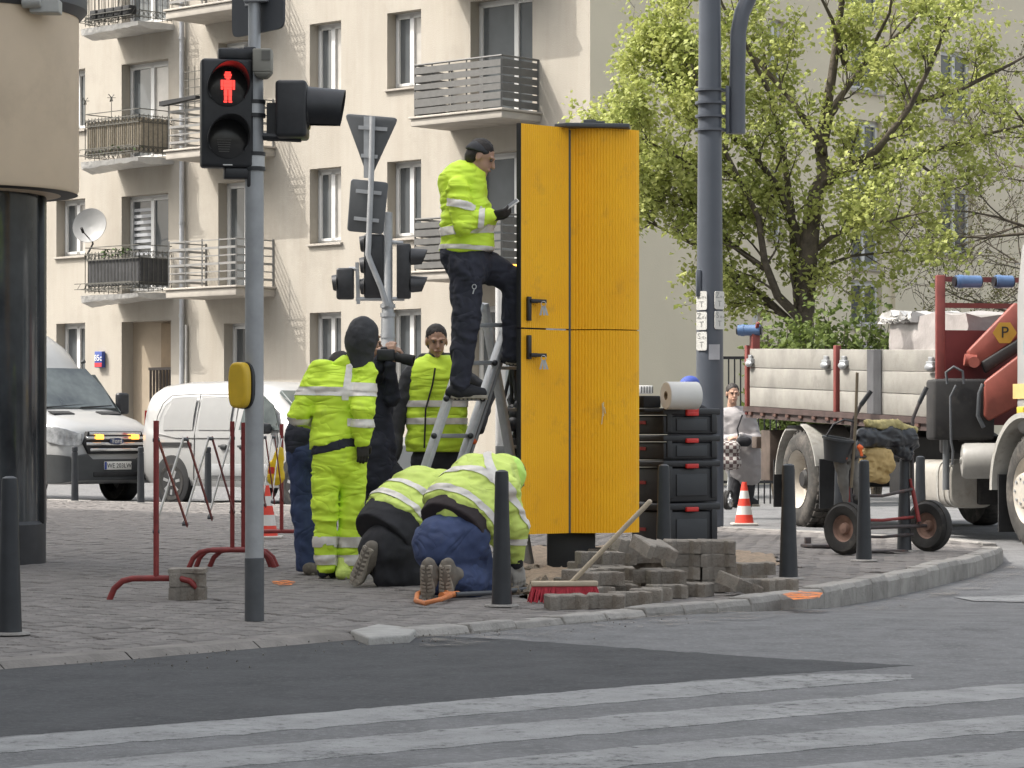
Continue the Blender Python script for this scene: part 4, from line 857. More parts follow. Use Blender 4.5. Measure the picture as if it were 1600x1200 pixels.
for i in range(1, 13): t = i/12; cpath.append(Vector((hinge.x+0.004+(xr-hinge.x)*t, 20.12-0.055*math.sin(math.pi*t*0.75)+0.16*t**3, 0)))
ribbed('body_panel', cpath, zm_+0.004, zt_, M_YEL, 0.004, 0.0215, CB); ribbed('body_panel', cpath, zb_, zm_-0.004, M_YEL, 0.004, 0.0215, CB)
inner = [hinge.lerp(dl, 1), hinge.lerp(dl, 0.0)]
M_SHIELD = mat('shield_grey', (0.30, 0.30, 0.30), 0.6, var=0.08)  # for the sheets added against the doors' yellow bounce
MHD = mat('cabinet_handle', (0.02, 0.02, 0.022), 0.4, var=0.1)
dd = (hinge-dl).normalized(); dn = Vector((dd.y, -dd.x, 0))
for (z0, z1, hz, hh) in ((zm_+0.006, zk(203)+0.003, zk(486), 0.17), (zb_, zm_-0.006, zk(545), 0.17)):
    pth = [dl, dl.lerp(hinge, 0.5), hinge-dd*0.006]
    dr = ribbed('door', pth, z0, z1, M_YEL, 0.003, 0.02, CB)
    b = MB(); b.prism([dl-dd*0.012-dn*0.03+ZV*z0, dl-dd*0.012+dn*0.006+ZV*z0, dl-dd*0.0005+dn*0.006+ZV*z0, dl-dd*0.0005-dn*0.03+ZV*z0][::-1], ZV*(z1-z0)); b.build('door_seal', M_BLACKM, dr, smooth=None)
    b = MB(); b.prism([dl-dn*0.034+dd*0.004+ZV*(z0+.01), hinge-dd*0.012-dn*0.034+ZV*(z0+.01), hinge-dd*0.012-dn*0.026+ZV*(z0+.01), dl-dn*0.026+dd*0.004+ZV*(z0+.01)], ZV*(z1-z0-.02)); b.build('bounce_shield', M_SHIELD, dr, smooth=None)  # added sheet behind the door, stops its yellow bounce tinting the ladder
    p = dl+dd*0.062+dn*0.008+ZV*hz; Rd = Matrix((dd, dn, ZV)).transposed(); b = MB(); b.box(p+dn*0.012, (0.032, 0.024, hh), Rd); hs = -0.005 if hz > zm_ else -0.055
    kz = 0.055 if hz > zm_ else -0.055
    b.beam(p+dn*0.03+ZV*kz, p+dn*0.04+dd*0.14+ZV*kz, 0.018, 0.026); b.box(p+dd*0.04+dn*0.012+ZV*kz, (0.08, 0.02, 0.03), Rd); h_ = b.build('handle', MHD, dr, smooth=None, bevel=0.004)
    b = MB(); c0 = p+dd*0.10+dn*0.055+ZV*kz; b.tube([c0+Vector((0.018*math.cos(a), 0, 0.018*math.sin(a)-0.02)) for a in [i*math.pi/5 for i in range(11)]], 0.003, 5, False)
    for s in (-0.25, 0.05, 0.3): b.prism([c0+Vector((s*0.03-0.006, 0, -0.035)), c0+Vector((s*0.03+0.006, 0, -0.035)), c0+Vector((s*0.09+0.008, 0, -0.10)), c0+Vector((s*0.09-0.008, 0, -0.10))], (0, 0.003, 0))
    b.build('keys', M_ALU, h_, smooth=None)
b = MB(); b.cyl(hinge+Vector((0, 0.03, zb_)), hinge+Vector((0, 0.03, zt_-0.01)), 0.022, n=12); b.build('hinge', M_STEELD, CB)
# hidden rear shell, roof, plinth and open interior
sh_ = MB(); xl = xk(832, 20.6)
sh_.prism([(hinge.x+0.01, 20.15, zb_+0.01), (xr-0.005, 20.30, zb_+0.01), (xr-0.01, 20.75, zb_+0.01), (hinge.x+0.01, 20.78, zb_+0.01)], ZV*(zt_-zb_-0.02)); sh_.build('shell', mat('cabinet_shell', (0.55, 0.27, 0.01), 0.5), CB, smooth=None)
b = MB(); b.prism([(xk(866), 20.08, zt_+0.002), (xk(884), 20.0, zt_+0.002), (xk(982), 20.06, zt_+0.002), (xr-0.02, 20.7, zt_+0.002), (xk(880), 20.8, zt_+0.002)], ZV*0.03); b.box((xk(922), 20.3, zt_+0.055), (0.09, 0.12, 0.05)); b.box((xk(935), 20.3, zt_+0.062), (0.10, 0.06, 0.02)); b.build('lid', M_STEELD, CB, smooth=None, bevel=0.005)
b = MB(); b.box((xk(893), 20.42, (zb_-0.0)/2), (0.345, 0.36, zb_+0.04)); b.build('plinth', mat('cabinet_plinth', (0.018, 0.02, 0.024), 0.5, var=0.2), CB, smooth=None, bevel=0.01)
for z in (zk(575), zk(640), zk(700), zk(720)): b = MB(); b.box((xk(828, 20.9), 20.75, z), (0.20, 0.45, 0.03)); b.build('rack_shelf', M_BLACKM, CB, smooth=None, bevel=0.004)
b = MB(); b.box((xk(832, 20.9), 20.98, (zb_+zk(470))/2), (0.20, 0.03, zk(470)-zb_)); b.build('rack', M_BLACKM, CB, smooth=None, bevel=0.004)
rndc = random.Random(3); b = MB()
for k in range(14):
    x = xk(800+rndc.random()*24, 20.7); z0 = zk(560); pts = [Vector((x+rndc.gauss(0, .02), 20.5+rndc.random()*0.2, z0-(z0-0.4)*t/7+rndc.gauss(0, .03))) for t in range(8)]; b.tube(pts, 0.014, 6)
for k in range(10): b.ball(Vector((xk(800+rndc.random()*20, 20.6), 20.5+rndc.random()*.15, zk(600+rndc.random()*130))), (0.06, 0.06, 0.06))
stuff(b.build('cable_bundle', M_BLACK, CB, smooth=60))
M_SCUFF = mat('scuff_pale', (0.72, 0.60, 0.35), 0.7, var=0.1)
for pts in ([(943, 628), (942, 645), (940, 663)], [(941, 630), (943, 650)], [(944, 636), (946, 646)]):
    b = MB(); b.tube([W(x, y, 20.075) for x, y in pts], 0.004, 5); b.build('scuff_mark', M_SCUFF, CB)
# ================================================================ vehicles
def wheel(parent, c, axis, R_, wd, rim_r, m_tyre, m_rim, style='car', name='wheel'):
    ax = Vector(axis).normalized(); c = Vector(c)                       # c = centre of the outer face, axis points outwards
    b = MB(); pr = [(rim_r, -0.01), (rim_r+0.02, 0.0), (R_*0.86, 0.005), (R_*0.95, -0.02), (R_, -wd*0.2), (R_, -wd*0.8), (R_*0.95, -wd), (rim_r, -wd)]
    b.lathe(pr, c, ax, 40); t = b.build(name, m_tyre, parent, smooth=45)
    if style == 'truck':
        b = MB(); n = 32 if style == 'truck' else 24; u = ax.orthogonal().normalized(); w = ax.cross(u)
        for k in range(n):
            a = 2*math.pi*k/n; d = u*math.cos(a)+w*math.sin(a); tt = ax.cross(d)
            for s in (0.22, 0.62): b.box(c+d*(R_+0.004)-ax*wd*(s+0.09), (R_*0.12, wd*0.30, 0.022), Matrix((tt, ax, d)).transposed())
        stuff(b.build('tread_blocks', m_tyre, t, smooth=None))
    b = MB()
    if style == 'car':
        b.lathe([(rim_r, -0.008), (rim_r*0.93, -0.012), (rim_r*0.9, -0.05), (rim_r*0.6, -0.06), (0.001, -0.06)], c, ax, 32)
        u = ax.orthogonal().normalized(); w = ax.cross(u)
        for k in range(7):
            a = 2*math.pi*k/7; d = u*math.cos(a)+w*math.sin(a); b.beam(c-ax*0.02+d*0.03, c-ax*0.012+d*rim_r*0.95, rim_r*0.22, 0.02, ax)
        b.lathe([(rim_r*0.28, -0.03), (rim_r*0.26, 0.0), (0.001, 0.004)], c, ax, 20)
    elif style == 'cart':
        b.lathe([(rim_r, -0.012), (rim_r*0.9, -0.03), (rim_r*0.45, -0.045), (rim_r*0.35, -0.01), (0.001, -0.005)], c, ax, 24)
    else:
        out = style == 'truck'
        b.lathe([(rim_r, -0.0), (rim_r*0.96, -0.015), (rim_r*0.90, -0.04), (rim_r*0.82, -0.17), (rim_r*0.35, -0.19), (0.001, -0.19)], c, ax, 36)
    rm = b.build('rim', m_rim, t, smooth=40)
    return t, rm
def bolts(rm, c, ax, r, n, m, h=0.03, rb=0.016):
    ax = Vector(ax).normalized(); u = ax.orthogonal().normalized(); w = ax.cross(u)
    for k in range(n):
        a = 2*math.pi*k/n; p = c+(u*math.cos(a)+w*math.sin(a))*r; b = MB(); b.cyl(p-ax*0.01, p+ax*h, rb, n=6); b.build('wheel_nut', m, rm, smooth=None)
# body shell as rings along the length: every station gives (x, [ (half width, height) ... from sill to roof centre ])
def shell(root, O, fx, stations, m, name='body', nsub=5):
    fx = Vector(fx).normalized(); ly = Vector((-fx.y, fx.x, 0)); O = Vector(O)
    def P(x, y, z): return O+fx*x+ly*y+ZV*z
    b = MB(); R_ = []
    for x, prof in stations:
        ring = [(y, z) for y, z in prof]+[(-y, z) for y, z in reversed(prof[:-1] if abs(prof[-1][0]) < 1e-6 else prof)]
        R_.append([P(x, y, z) for y, z in ring])
    n = len(R_[0]); V = [p for r in R_ for p in r]; Fc = []
    for i in range(len(R_)-1):
        for k in range(n): k2 = (k+1) % n; Fc.append((i*n+k, (i+1)*n+k, (i+1)*n+k2, i*n+k2))
    Fc += [tuple(range(n)), tuple(range((len(R_)-1)*n, len(R_)*n))[::-1]]
    b.add(V, Fc); return b.build(name, m, root, smooth=38), P
def prof(hw, z0, zbelt, ztop, hwtop, k=11, round_=0.12):
    out = [(hw*0.93, z0), (hw, z0+0.14), (hw*1.0, zbelt*0.6+z0*0.4), (hw, zbelt)]
    e = 4.6
    for i in range(1, k+1):
        t = i/k; a = t*math.pi/2; zf = math.sin(a)**(2/e)
        y = (hw+(hwtop-hw)*zf)*max(0.0, math.cos(a))**(2/e); z = zbelt+(ztop-zbelt)*zf
        out.append((y if i < k else 0.0, z))
    return out
M_VGLASS = mat('vehicle_glass', (0.035, 0.045, 0.05), 0.05, var=0.2, col2=(0.13, 0.15, 0.145), scale=1.6, spec=0.8)  # lighter second tone paints greenish reflections into the glass
M_PLD = mat('bumper_grey', (0.045, 0.048, 0.05), 0.55, var=0.1)
M_VPANEL = mat('van_panel', (0.315, 0.315, 0.31), 0.25, var=0.03, coat=0.5)  # tinted darker than the body, shading of a recess put into the colour
M_SEAM = mat('panel_seam', (0.10, 0.10, 0.098), 0.7, var=0)
M_HLAMP = mat('headlamp', (0.45, 0.46, 0.47), 0.12, metal=0.3, var=0.45, scale=9, coat=1.0)
M_SILV = mat('wheel_silver', (0.42, 0.42, 0.42), 0.35, metal=0.5, var=0.1)
# ---- high roof white van, nose towards the camera and right
wl = GR(206, 781); fx = RV; O = wl+RV*0.95-VV*1.16; O.z = wl.z       # O = middle of the front bumper at road level
tv = thing('delivery_van', 'high roof white delivery van with amber strobe lights in its grille', 'van', O)
st = [(0.0, prof(0.78, 0.33, 0.86, 1.02, 0.62)), (-0.05, prof(0.88, 0.30, 0.92, 1.10, 0.74)), (-0.16, prof(0.95, 0.28, 0.98, 1.18, 0.82)), (-0.45, prof(0.995, 0.28, 1.08, 1.30, 0.88)), (-0.85, prof(1.0, 0.28, 1.14, 1.40, 0.90)),
      (-1.05, prof(1.0, 0.28, 1.18, 1.49, 0.90)), (-1.35, prof(1.0, 0.28, 1.25, 1.76, 0.88)), (-1.66, prof(1.0, 0.28, 1.30, 2.05, 0.85)), (-1.78, prof(1.0, 0.28, 1.32, 2.20, 0.86)), (-2.05, prof(1.0, 0.28, 1.4, 2.48, 0.88)), (-2.45, prof(1.0, 0.28, 1.5, 2.68, 0.90)), (-2.9, prof(1.0, 0.28, 1.5, 2.76, 0.92)), (-5.4, prof(1.0, 0.28, 1.5, 2.76, 0.92)), (-5.5, prof(0.97, 0.32, 1.5, 2.70, 0.88))]
body, P = shell(tv, O, fx, st, M_WHITEP)
def patch(root, P, pts, m, name, th=0.02, out=(1, 0, 0.0), bevel=0.008):
    Q = [P(*p) for p in pts]; n = (Q[1]-Q[0]).cross(Q[2]-Q[0]).normalized(); o = P(*out)-P(0, 0, 0)
    if n.dot(o) < 0: n = -n
    b = MB(); b.prism([q-n*0.03 for q in Q], n*(th+0.03)); return b.build(name, m, root, smooth=40, bevel=bevel)
# windscreen lies on the sloping plane between the bonnet and the roof edge
ws = patch(tv, P, [(-0.93, -0.80, 1.42), (-0.93, 0.80, 1.42), (-1.25, 0.815, 1.74), (-1.60, 0.74, 2.05), (-1.60, -0.74, 2.05), (-1.25, -0.815, 1.74)], M_VGLASS, 'windscreen', 0.035, (0.7, 0, 0.7))
b = MB(); b.beam(P(-0.90, -0.7, 1.44), P(-0.98, 0.3, 1.50), 0.02, 0.02); b.beam(P(-0.90, 0.1, 1.45), P(-0.95, 0.75, 1.48), 0.02, 0.02); stuff(b.build('wiper', M_BLACKM, ws, smooth=None))
patch(tv, P, [(-0.78, -0.86, 0.9), (-0.78, 0.86, 0.9), (-0.92, 0.86, 1.40), (-0.92, -0.86, 1.40)], M_BLACKM, 'cowl', 0.012, (0.3, 0, 1))
patch(tv, P, [(0.02, -0.82, 0.34), (0.02, 0.82, 0.34), (0.02, 0.86, 0.70), (0.02, 0.55, 0.74), (0.02, 0.45, 0.66), (0.02, -0.45, 0.66), (0.02, -0.55, 0.74), (0.02, -0.86, 0.70)], M_PLD, 'bumper', 0.06)
def wrap(root, path, m, name, th=0.02):       # strip bent round the corner of the body: (x, y, z bottom, z top)
    for s in (-1, 1):
        V = []
        for x, y, z0, z1 in path: V += [P(x, s*y, z0), P(x, s*y, z1), P(x-0.05, s*(y-0.06), z0), P(x-0.05, s*(y-0.06), z1)]
        n = len(path); Fc = []
        for i in range(n-1):
            o = 4*i; Fc += [(o, o+4, o+5, o+1), (o+1, o+5, o+7, o+3), (o, o+2, o+6, o+4)]
        Fc += [(0, 1, 3, 2), (4*n-4, 4*n-2, 4*n-1, 4*n-3)]; b = MB(); b.add(V, Fc); b.build(name, m, root, smooth=50, bevel=0.008)
wrap(tv, [(0.07, 0.80, 0.34, 0.70), (0.03, 0.89, 0.32, 0.71), (-0.06, 0.965, 0.30, 0.73), (-0.25, 1.015, 0.30, 0.74), (-0.55, 1.025, 0.30, 0.72)], M_PLD, 'bumper_corner')
wrap(tv, [(0.035, 0.64, 0.87, 1.04), (0.02, 0.76, 0.86, 1.08), (-0.03, 0.885, 0.86, 1.12), (-0.13, 0.965, 0.88, 1.15), (-0.30, 1.01, 0.92, 1.16), (-0.48, 1.018, 1.02, 1.15)], M_HLAMP, 'headlight')
gr = patch(tv, P, [(0.0, -0.50, 0.74), (0.0, 0.50, 0.74), (0.0, 0.60, 0.90), (0.0, 0.52, 1.08), (0.0, -0.52, 1.08), (0.0, -0.60, 0.90)], M_BLACKM, 'grille', 0.05)
for k, z in enumerate((0.80, 0.89, 0.98, 1.045)):
    w_ = (0.50, 0.565, 0.56, 0.50)[k]; b = MB(); b.beam(P(0.065-0.02*k/3, -w_, z), P(0.065-0.02*k/3, w_, z), 0.03, 0.045); b.build('grille_bar', M_CHROME, gr, smooth=None, bevel=0.008)
b = MB(); b.prism(superell(P(0.075, 0, 0.93), P(0, 1, 0)-P(0, 0, 0), ZV, 0.13, 0.052, 24, 2), P(0.02, 0, 0)-P(0, 0, 0)); em = b.build('badge', mat('badge_blue', (0.03, 0.05, 0.12), 0.3), gr, smooth=40)
xa = P(0, 1, 0)-P(0, 0, 0); xa = xa if xa.cross(ZV).dot(fx) > 0 else -xa
text('Ford', 0.10, frame(P(0.098, 0, 0.93), xa, ZV), M_CHROME, parent=em)
for y in (-0.33, 0.36): b = MB(); b.box(P(0.09, y, 0.995), (0.14, 0.03, 0.07), Matrix((xa, fx, ZV)).transposed()); b.build('strobe_light', M_AMBER, gr, smooth=None, bevel=0.008)
for s in (-1, 1):
    pass
    b = MB(); b.prism([P(-0.60, s*0.26, 1.335), P(-0.60, s*0.66, 1.335), P(-0.74, s*0.66, 1.372), P(-0.74, s*0.26, 1.372)], ZV*0.02); b.build('bonnet_vent', M_BLACKM, tv, smooth=None)
    b = MB(); b.box(P(-1.15, s*1.13, 1.52), (0.12, 0.22, 0.34), Matrix((fx, VV, ZV)).transposed()); b.build('mirror', M_BLACK, tv, smooth=40, bevel=0.04)
    b = MB(); b.prism([P(-1.02, s*0.985, 1.38), P(-2.05, s*0.99, 1.38), P(-2.05, s*0.955, 1.98), P(-1.62, s*0.95, 1.98)], P(0, s*0.015, 0)-P(0, 0, 0)); b.build('side_window', M_VGLASS, tv, smooth=None)
    b = MB(); b.tube([P(-1.66, s*0.72, 2.17), P(-1.60, s*0.74, 2.19)], 0.03, 8); b.build('marker_lamp', M_PLD, tv)
    for x in (-0.95, -4.6):
        t, rm = wheel(tv, P(x, s*0.97, 0.34), P(0, s, 0)-P(0, 0, 0), 0.34, 0.22, 0.20, M_RUBBER, M_SILV)
        b = MB(); b.lathe([(0.39, -0.2), (0.40, 0.004), (0.001, 0.004)], P(x, s*1.0, 0.36), P(0, s, 0)-P(0, 0, 0), 28); b.build('wheel_arch', M_BLACKM, tv)
b = MB(); pc_ = P(0.088, 0.02, 0.56); Rp = Matrix((xa, fx, ZV)).transposed(); b.box(pc_, (0.53, 0.016, 0.125), Rp); pl = b.build('number_plate', mat('plate_white', (0.62, 0.61, 0.57), 0.5), tv, smooth=None, bevel=0.006)
b = MB(); b.box(pc_+fx*0.010-xa*0.243, (0.042, 0.004, 0.115), Rp); b.build('plate_band', mat('sign_blue', (0.03, 0.06, 0.25)), pl, smooth=None)
text('WE 203LW', 0.098, frame(pc_+fx*0.0095+xa*0.024-ZV*0.003, xa, ZV), M_LETTER, parent=pl)
b = MB(); b.box(P(0.085, 0, 0.43), (0.9, 0.02, 0.07), Rp); b.build('air_intake', M_BLACKM, tv, smooth=None, bevel=0.01)
b = MB(); b.ball(P(-1.95, -0.35, 1.55), (0.13, 0.14, 0.2)); b.box(P(-2.0, -0.35, 1.2), (0.5, 0.2, 0.6), Rp); b.build('seat', M_BLACKM, tv, smooth=60, bevel=0.05)
# ---- small white van, side on
wr = GR(268, 786); O2 = wr-VV*(-0.80)+RV*(-0.78); O2.z = wr.z         # rear middle
O2 = wr+VV*0.86-RV*0.72
sv = thing('panel_van', 'small white panel van with blanked windows parked behind the barrier', 'van', O2)
st = [(0.0, prof(0.80, 0.42, 1.0, 1.62, 0.66)), (0.06, prof(0.86, 0.34, 1.05, 1.74, 0.72)), (0.22, prof(0.905, 0.30, 1.05, 1.80, 0.75)), (0.7, prof(0.925, 0.28, 1.05, 1.835, 0.77)), (1.6, prof(0.925, 0.26, 1.05, 1.84, 0.77)), (2.3, prof(0.925, 0.26, 1.05, 1.82, 0.76)),
      (2.75, prof(0.925, 0.26, 1.05, 1.73, 0.72)), (3.1, prof(0.92, 0.26, 1.05, 1.52, 0.70)), (3.5, prof(0.91, 0.26, 1.0, 1.20, 0.74)), (3.7, prof(0.90, 0.26, 0.98, 1.10, 0.76)), (4.2, prof(0.86, 0.28, 0.9, 1.00, 0.74)), (4.38, prof(0.74, 0.34, 0.75, 0.88, 0.6))]
body, P = shell(sv, O2, RV, st, M_WHITEP)
for s in (-1, 1):
    for x, sd in ((0.80, 1), (3.54, 1)):
        b = MB(); b.lathe([(0.36, -0.16), (0.385, 0.003), (0.36, 0.012), (0.001, 0.004)], P(x, s*0.922, 0.34), P(0, s, 0)-P(0, 0, 0), 32); b.build('wheel_arch', M_BLACKM, sv)
        wheel(sv, P(x, s*0.935, 0.315), P(0, s, 0)-P(0, 0, 0), 0.315, 0.2, 0.20, M_RUBBER, M_SILV)
    y = s*0.932; dv = P(0, s*0.006, 0)-P(0, 0, 0)
    def yy(z): return s*(0.930 if z < 1.1 else 0.925-0.14*((z-1.1)/0.6)**1.5)
    def seam(pts): b = MB(); b.tube([P(x, yy(z)+s*0.002, z) for x, z in pts], 0.0065, 5); b.build('panel_seam', M_SEAM, sv)
    seam([(0.42, 1.05), (0.44, 1.30), (0.52, 1.50), (0.68, 1.62), (1.3, 1.64), (2.15, 1.62)]); seam([(0.42, 1.05), (0.9, 0.98), (1.4, 0.98), (2.15, 0.98)])
    seam([(1.33, 1.64), (1.32, 1.0), (1.30, 0.36)]); seam([(2.2, 1.66), (2.2, 1.0), (2.16, 0.36)]); seam([(3.1, 1.2), (3.15, 0.9), (3.05, 0.38)]); seam([(1.30, 0.36), (2.9, 0.36)])
    for (x0, x1) in ((0.60, 1.27), (1.40, 2.10)):
        rows = [(x, z) for z in (1.10, 1.30, 1.48, 1.58) for x in (x0 if (x0 > 1 or z < 1.4) else x0+0.10, x1)]; b = MB(); b.add([P(x, yy(z)+s*0.0035, z) for x, z in rows], [(0, 1, 3, 2), (2, 3, 5, 4), (4, 5, 7, 6)]); b.build('blanked_window', M_VPANEL, sv, smooth=60)
    b = MB(); b.prism([P(0.45, y, 0.86), P(1.25, y, 0.86), P(1.25, y, 0.915), P(0.45, y, 0.915)], dv*2); b.build('slide_rail', M_BLACKM, sv, smooth=None)
    for x in (1.98, 2.40): b = MB(); b.ball(P(x, s*0.935, 0.85), (0.09, 0.03, 0.045), R=Matrix((RV, VV, ZV)).transposed()); b.box(P(x, s*0.965, 0.86), (0.16, 0.02, 0.03), Matrix((RV, VV, ZV)).transposed()); b.build('door_handle', M_PLD, sv, smooth=50)
    b = MB(); b.prism([P(1.55, y, 0.42), P(2.95, y, 0.42), P(3.02, y, 0.48), P(2.98, y, 0.60), P(1.62, y, 0.60), P(1.52, y, 0.52)], dv*3); b.build('side_moulding', mat('moulding_grey', (0.28, 0.285, 0.29), 0.5), sv, smooth=None, bevel=0.015)
    b = MB(); b.prism([P(2.32, s*0.935, 1.10), P(3.18, s*0.925, 1.10), P(2.98, s*0.845, 1.46), P(2.72, s*0.80, 1.60), P(2.36, s*0.79, 1.62)], dv*2); b.build('side_window', M_VGLASS, sv, smooth=None)
    b = MB(); b.box(P(3.0, s*1.03, 1.12), (0.10, 0.18, 0.16), Matrix((RV, VV, ZV)).transposed()); b.build('mirror', M_BLACK, sv, smooth=40, bevel=0.04)
    b = MB(); b.prism([P(-0.02, s*0.68, 0.95), P(-0.01, s*0.77, 0.95), P(-0.01, s*0.75, 1.40), P(-0.02, s*0.67, 1.40)], dv*3); b.build('tail_light', mat('tail_red', (0.35, 0.02, 0.02), 0.2), sv, smooth=None)
patch(sv, P, [(3.56, -0.70, 1.17), (3.56, 0.70, 1.17), (2.86, 0.62, 1.66), (2.86, -0.62, 1.66)], M_VGLASS, 'windscreen', 0.03, (0.7, 0, 0.7))
patch(sv, P, [(0.0, -0.72, 0.36), (0.0, 0.72, 0.36), (0.0, 0.76, 0.62), (0.0, -0.76, 0.62)], M_PLD, 'bumper', 0.07, (-1, 0, 0))
# ---- white utility lorry cab far behind the ladder, amber beacon on its roof
YU = 45.0; uo = Vector(((800-CX)/F*YU, YU, zr(0, YU))); uv = thing('utility_truck', 'white utility truck behind the ladder with an amber beacon on its roof', 'truck', uo)
xl_, xr_ = (774-CX)/F*YU, (985-CX)/F*YU; zt2 = W(790, 426, YU).z
b = MB(); b.prism([(xl_, YU, 0.5), (xr_, YU, 0.5), (xr_, YU, zt2-0.1), (xr_-0.1, YU, zt2), (xl_+0.1, YU, zt2), (xl_, YU, zt2-0.15)], (0, 2.2, 0)); b.build('cab', M_WHITEP, uv, smooth=None, bevel=0.06)
b = MB(); b.prism([(xl_+0.15, YU-0.02, 1.6), (xr_-0.15, YU-0.02, 1.6), (xr_-0.2, YU-0.02, zt2-0.55), (xl_+0.2, YU-0.02, zt2-0.55)], (0, 0.03, 0)); b.build('windscreen', mat('utility_glass', (0.3, 0.32, 0.33), 0.1), uv, smooth=None)
b = MB(); b.box(((xl_+xr_)/2, YU-0.03, 1.15), (1.3, 0.06, 0.5)); b.build('grille', M_BLACKM, uv, smooth=None, bevel=0.02)
b = MB(); b.box(((xl_+xr_)/2, YU-0.04, 0.62), (xr_-xl_, 0.16, 0.34)); b.build('bumper', M_PLD, uv, smooth=None, bevel=0.03)
for x in (xl_+0.28, xr_-0.28): b = MB(); b.box((x, YU-0.03, 0.98), (0.34, 0.06, 0.22)); b.build('headlight', M_HLAMP, uv, smooth=None, bevel=0.03)
for x in (xr_-0.05,): b = MB(); b.box((x, YU+0.1, 2.2), (0.14, 0.12, 0.5)); b.build('mirror', M_BLACK, uv, smooth=None, bevel=0.03)
b = MB(); b.box(((xl_+xr_)/2-0.5, YU+0.3, zt2+0.05), (1.4, 0.3, 0.10)); b.build('light_bar', M_WHITE, uv, smooth=None, bevel=0.02)
b = MB(); b.box((W(800, 420, YU).x, YU-0.05, W(800, 419, YU).z), (0.24, 0.2, 0.11)); b.build('beacon', M_AMBER, uv, smooth=None, bevel=0.03)
for x in (xl_+0.3, xr_-0.3): b = MB(); b.lathe([(0.25, 0), (0.5, 0), (0.5, 0.3), (0.25, 0.3)], (x-0.15, YU+0.9, uo.z+0.5), (1, 0, 0), 28); b.build('wheel', M_TREAD, uv)
b = MB(); b.box((W(1008, 608, 30).x, 30, W(1008, 609, 30).z), (0.16, 0.05, 0.09)); sl = tag(b.build('plastic_comb', M_WHITE, loc=W(1008, 615, 30), smooth=None, bevel=0.006), 'white slotted plastic strip lying behind the paper roll', 'plastic strip')
for k in range(5): b = MB(); x = W(1002+k*4.4, 609, 30).x; b.box((x, 29.972, W(1002, 609, 30).z), (0.008, 0.01, 0.07)); b.build('slot', M_LETTER, sl, smooth=None)
# ---- flat bed lorry with crane
rw = GR(1245, 823); fw = GR(1606, 856); tx = (fw-rw); WB = tx.length; tx.z = 0; tx.normalize(); ty = Vector((-tx.y, tx.x, 0)); RZ = rw.z
lo = thing('flatbed_lorry', 'white and red flatbed lorry with folded loading crane and dropside boards', 'lorry', rw)
def T(x, y, z): return Vector((rw.x, rw.y, RZ))+tx*x+ty*y+ZV*z        # x forward from rear axle, y inwards (away from camera) from the wheel face
if ty.y < 0: ty = -ty
RT = Matrix((tx, ty, ZV)).transposed(); WD = 2.45; sl_ = 0.030
def tz(x, z): return z-sl_*(x-1.0)
M_LRED = mat('lorry_red', (0.20, 0.045, 0.037), 0.55, var=0.2, scale=5, dirt=((0.15, 0.05, 0.04), 7, 0.58, 0.6))
M_LRED2 = mat('lorry_dark_red', (0.15, 0.028, 0.028), 0.5, var=0.15, scale=4)
M_CRANE = mat('crane_orange_red', (0.27, 0.07, 0.05), 0.5, var=0.18, scale=5)
M_BOARD = mat('dropside_board', (0.28, 0.267, 0.24), 0.65, var=0.2, scale=3, bump=0.15, dirt=((0.20, 0.185, 0.165), 4, 0.54, 0.7))
M_CHAS = mat('chassis_black', (0.018, 0.017, 0.017), 0.7, var=0.3, scale=6, dirt=((0.07, 0.06, 0.05), 5, 0.55, 0.5))
M_BLUE = mat('blue_canister', (0.09, 0.16, 0.30), 0.35, var=0.15, scale=8)
M_MUD = mat('mudguard', (0.40, 0.39, 0.36), 0.5, var=0.15, scale=4, dirt=((0.2, 0.18, 0.15), 6, 0.5, 0.6))
M_RIMW = mat('truck_rim', (0.50, 0.46, 0.40), 0.6, var=0.2, scale=6, dirt=((0.25, 0.2, 0.16), 6, 0.52, 0.6))
xa_, xb_ = -1.73*1.03, WB*0.65; zt3, zb3 = 1.99, 1.30          # bed rear, bed front, board top and bottom above road
def slope(b):                         # the bed leans slightly nose-down
    b.v = [tuple(Vector(v)-ZV*(sl_*((Vector(v)-rw).dot(tx)-1.0))) for v in b.v]; return b
xm = 0.55*xa_+0.45*xb_
edges = [xa_+0.06, (Vector((1300, 0, 0)).x), xb_]
def xof(px):                          # x along the lorry side for a photo column
    k = (px-CX)/F; return (k*rw.y-rw.x)/(tx.x-k*tx.y)
for (a, c) in ((xof(1166), xof(1297)), (xof(1306), xof(1461))):
    for k in range(3):
        h = (zt3-zb3)/3; b = MB(); b.box(T((a+c)/2, 0.06, zb3+h*(k+0.5)), (c-a-0.01, 0.035, h-0.006), RT); slope(b).build('side_board', M_BOARD, lo, smooth=None, bevel=0.006)
    b = MB(); b.box(T((a+c)/2, WD-0.06, (zt3+zb3)/2), (c-a-0.01, 0.035, zt3-zb3), RT); slope(b).build('side_board', M_BOARD, lo, smooth=None, bevel=0.006)
b = MB(); b.box(T(xa_-0.05, WD/2, (zt3+zb3)/2), (0.035, WD-0.1, zt3-zb3), RT); slope(b).build('tail_board', M_BOARD, lo, smooth=None, bevel=0.006)
b = MB(); a, c = xof(1350), xof(1372); b.box(T((a+c)/2, 0.036, (zt3+zb3)/2), (c-a, 0.006, zt3-zb3-0.01), RT); slope(b).build('grey_strip', mat('tape_grey', (0.10, 0.10, 0.105), 0.6, var=0.2), lo, smooth=None)
b = MB(); b.box(T((xa_+xb_)/2, WD/2, zb3-0.03), (xb_-xa_, WD, 0.06), RT); slope(b).build('bed_floor', mat('bed_brown', (0.07, 0.045, 0.04), 0.7, var=0.3), lo, smooth=None)
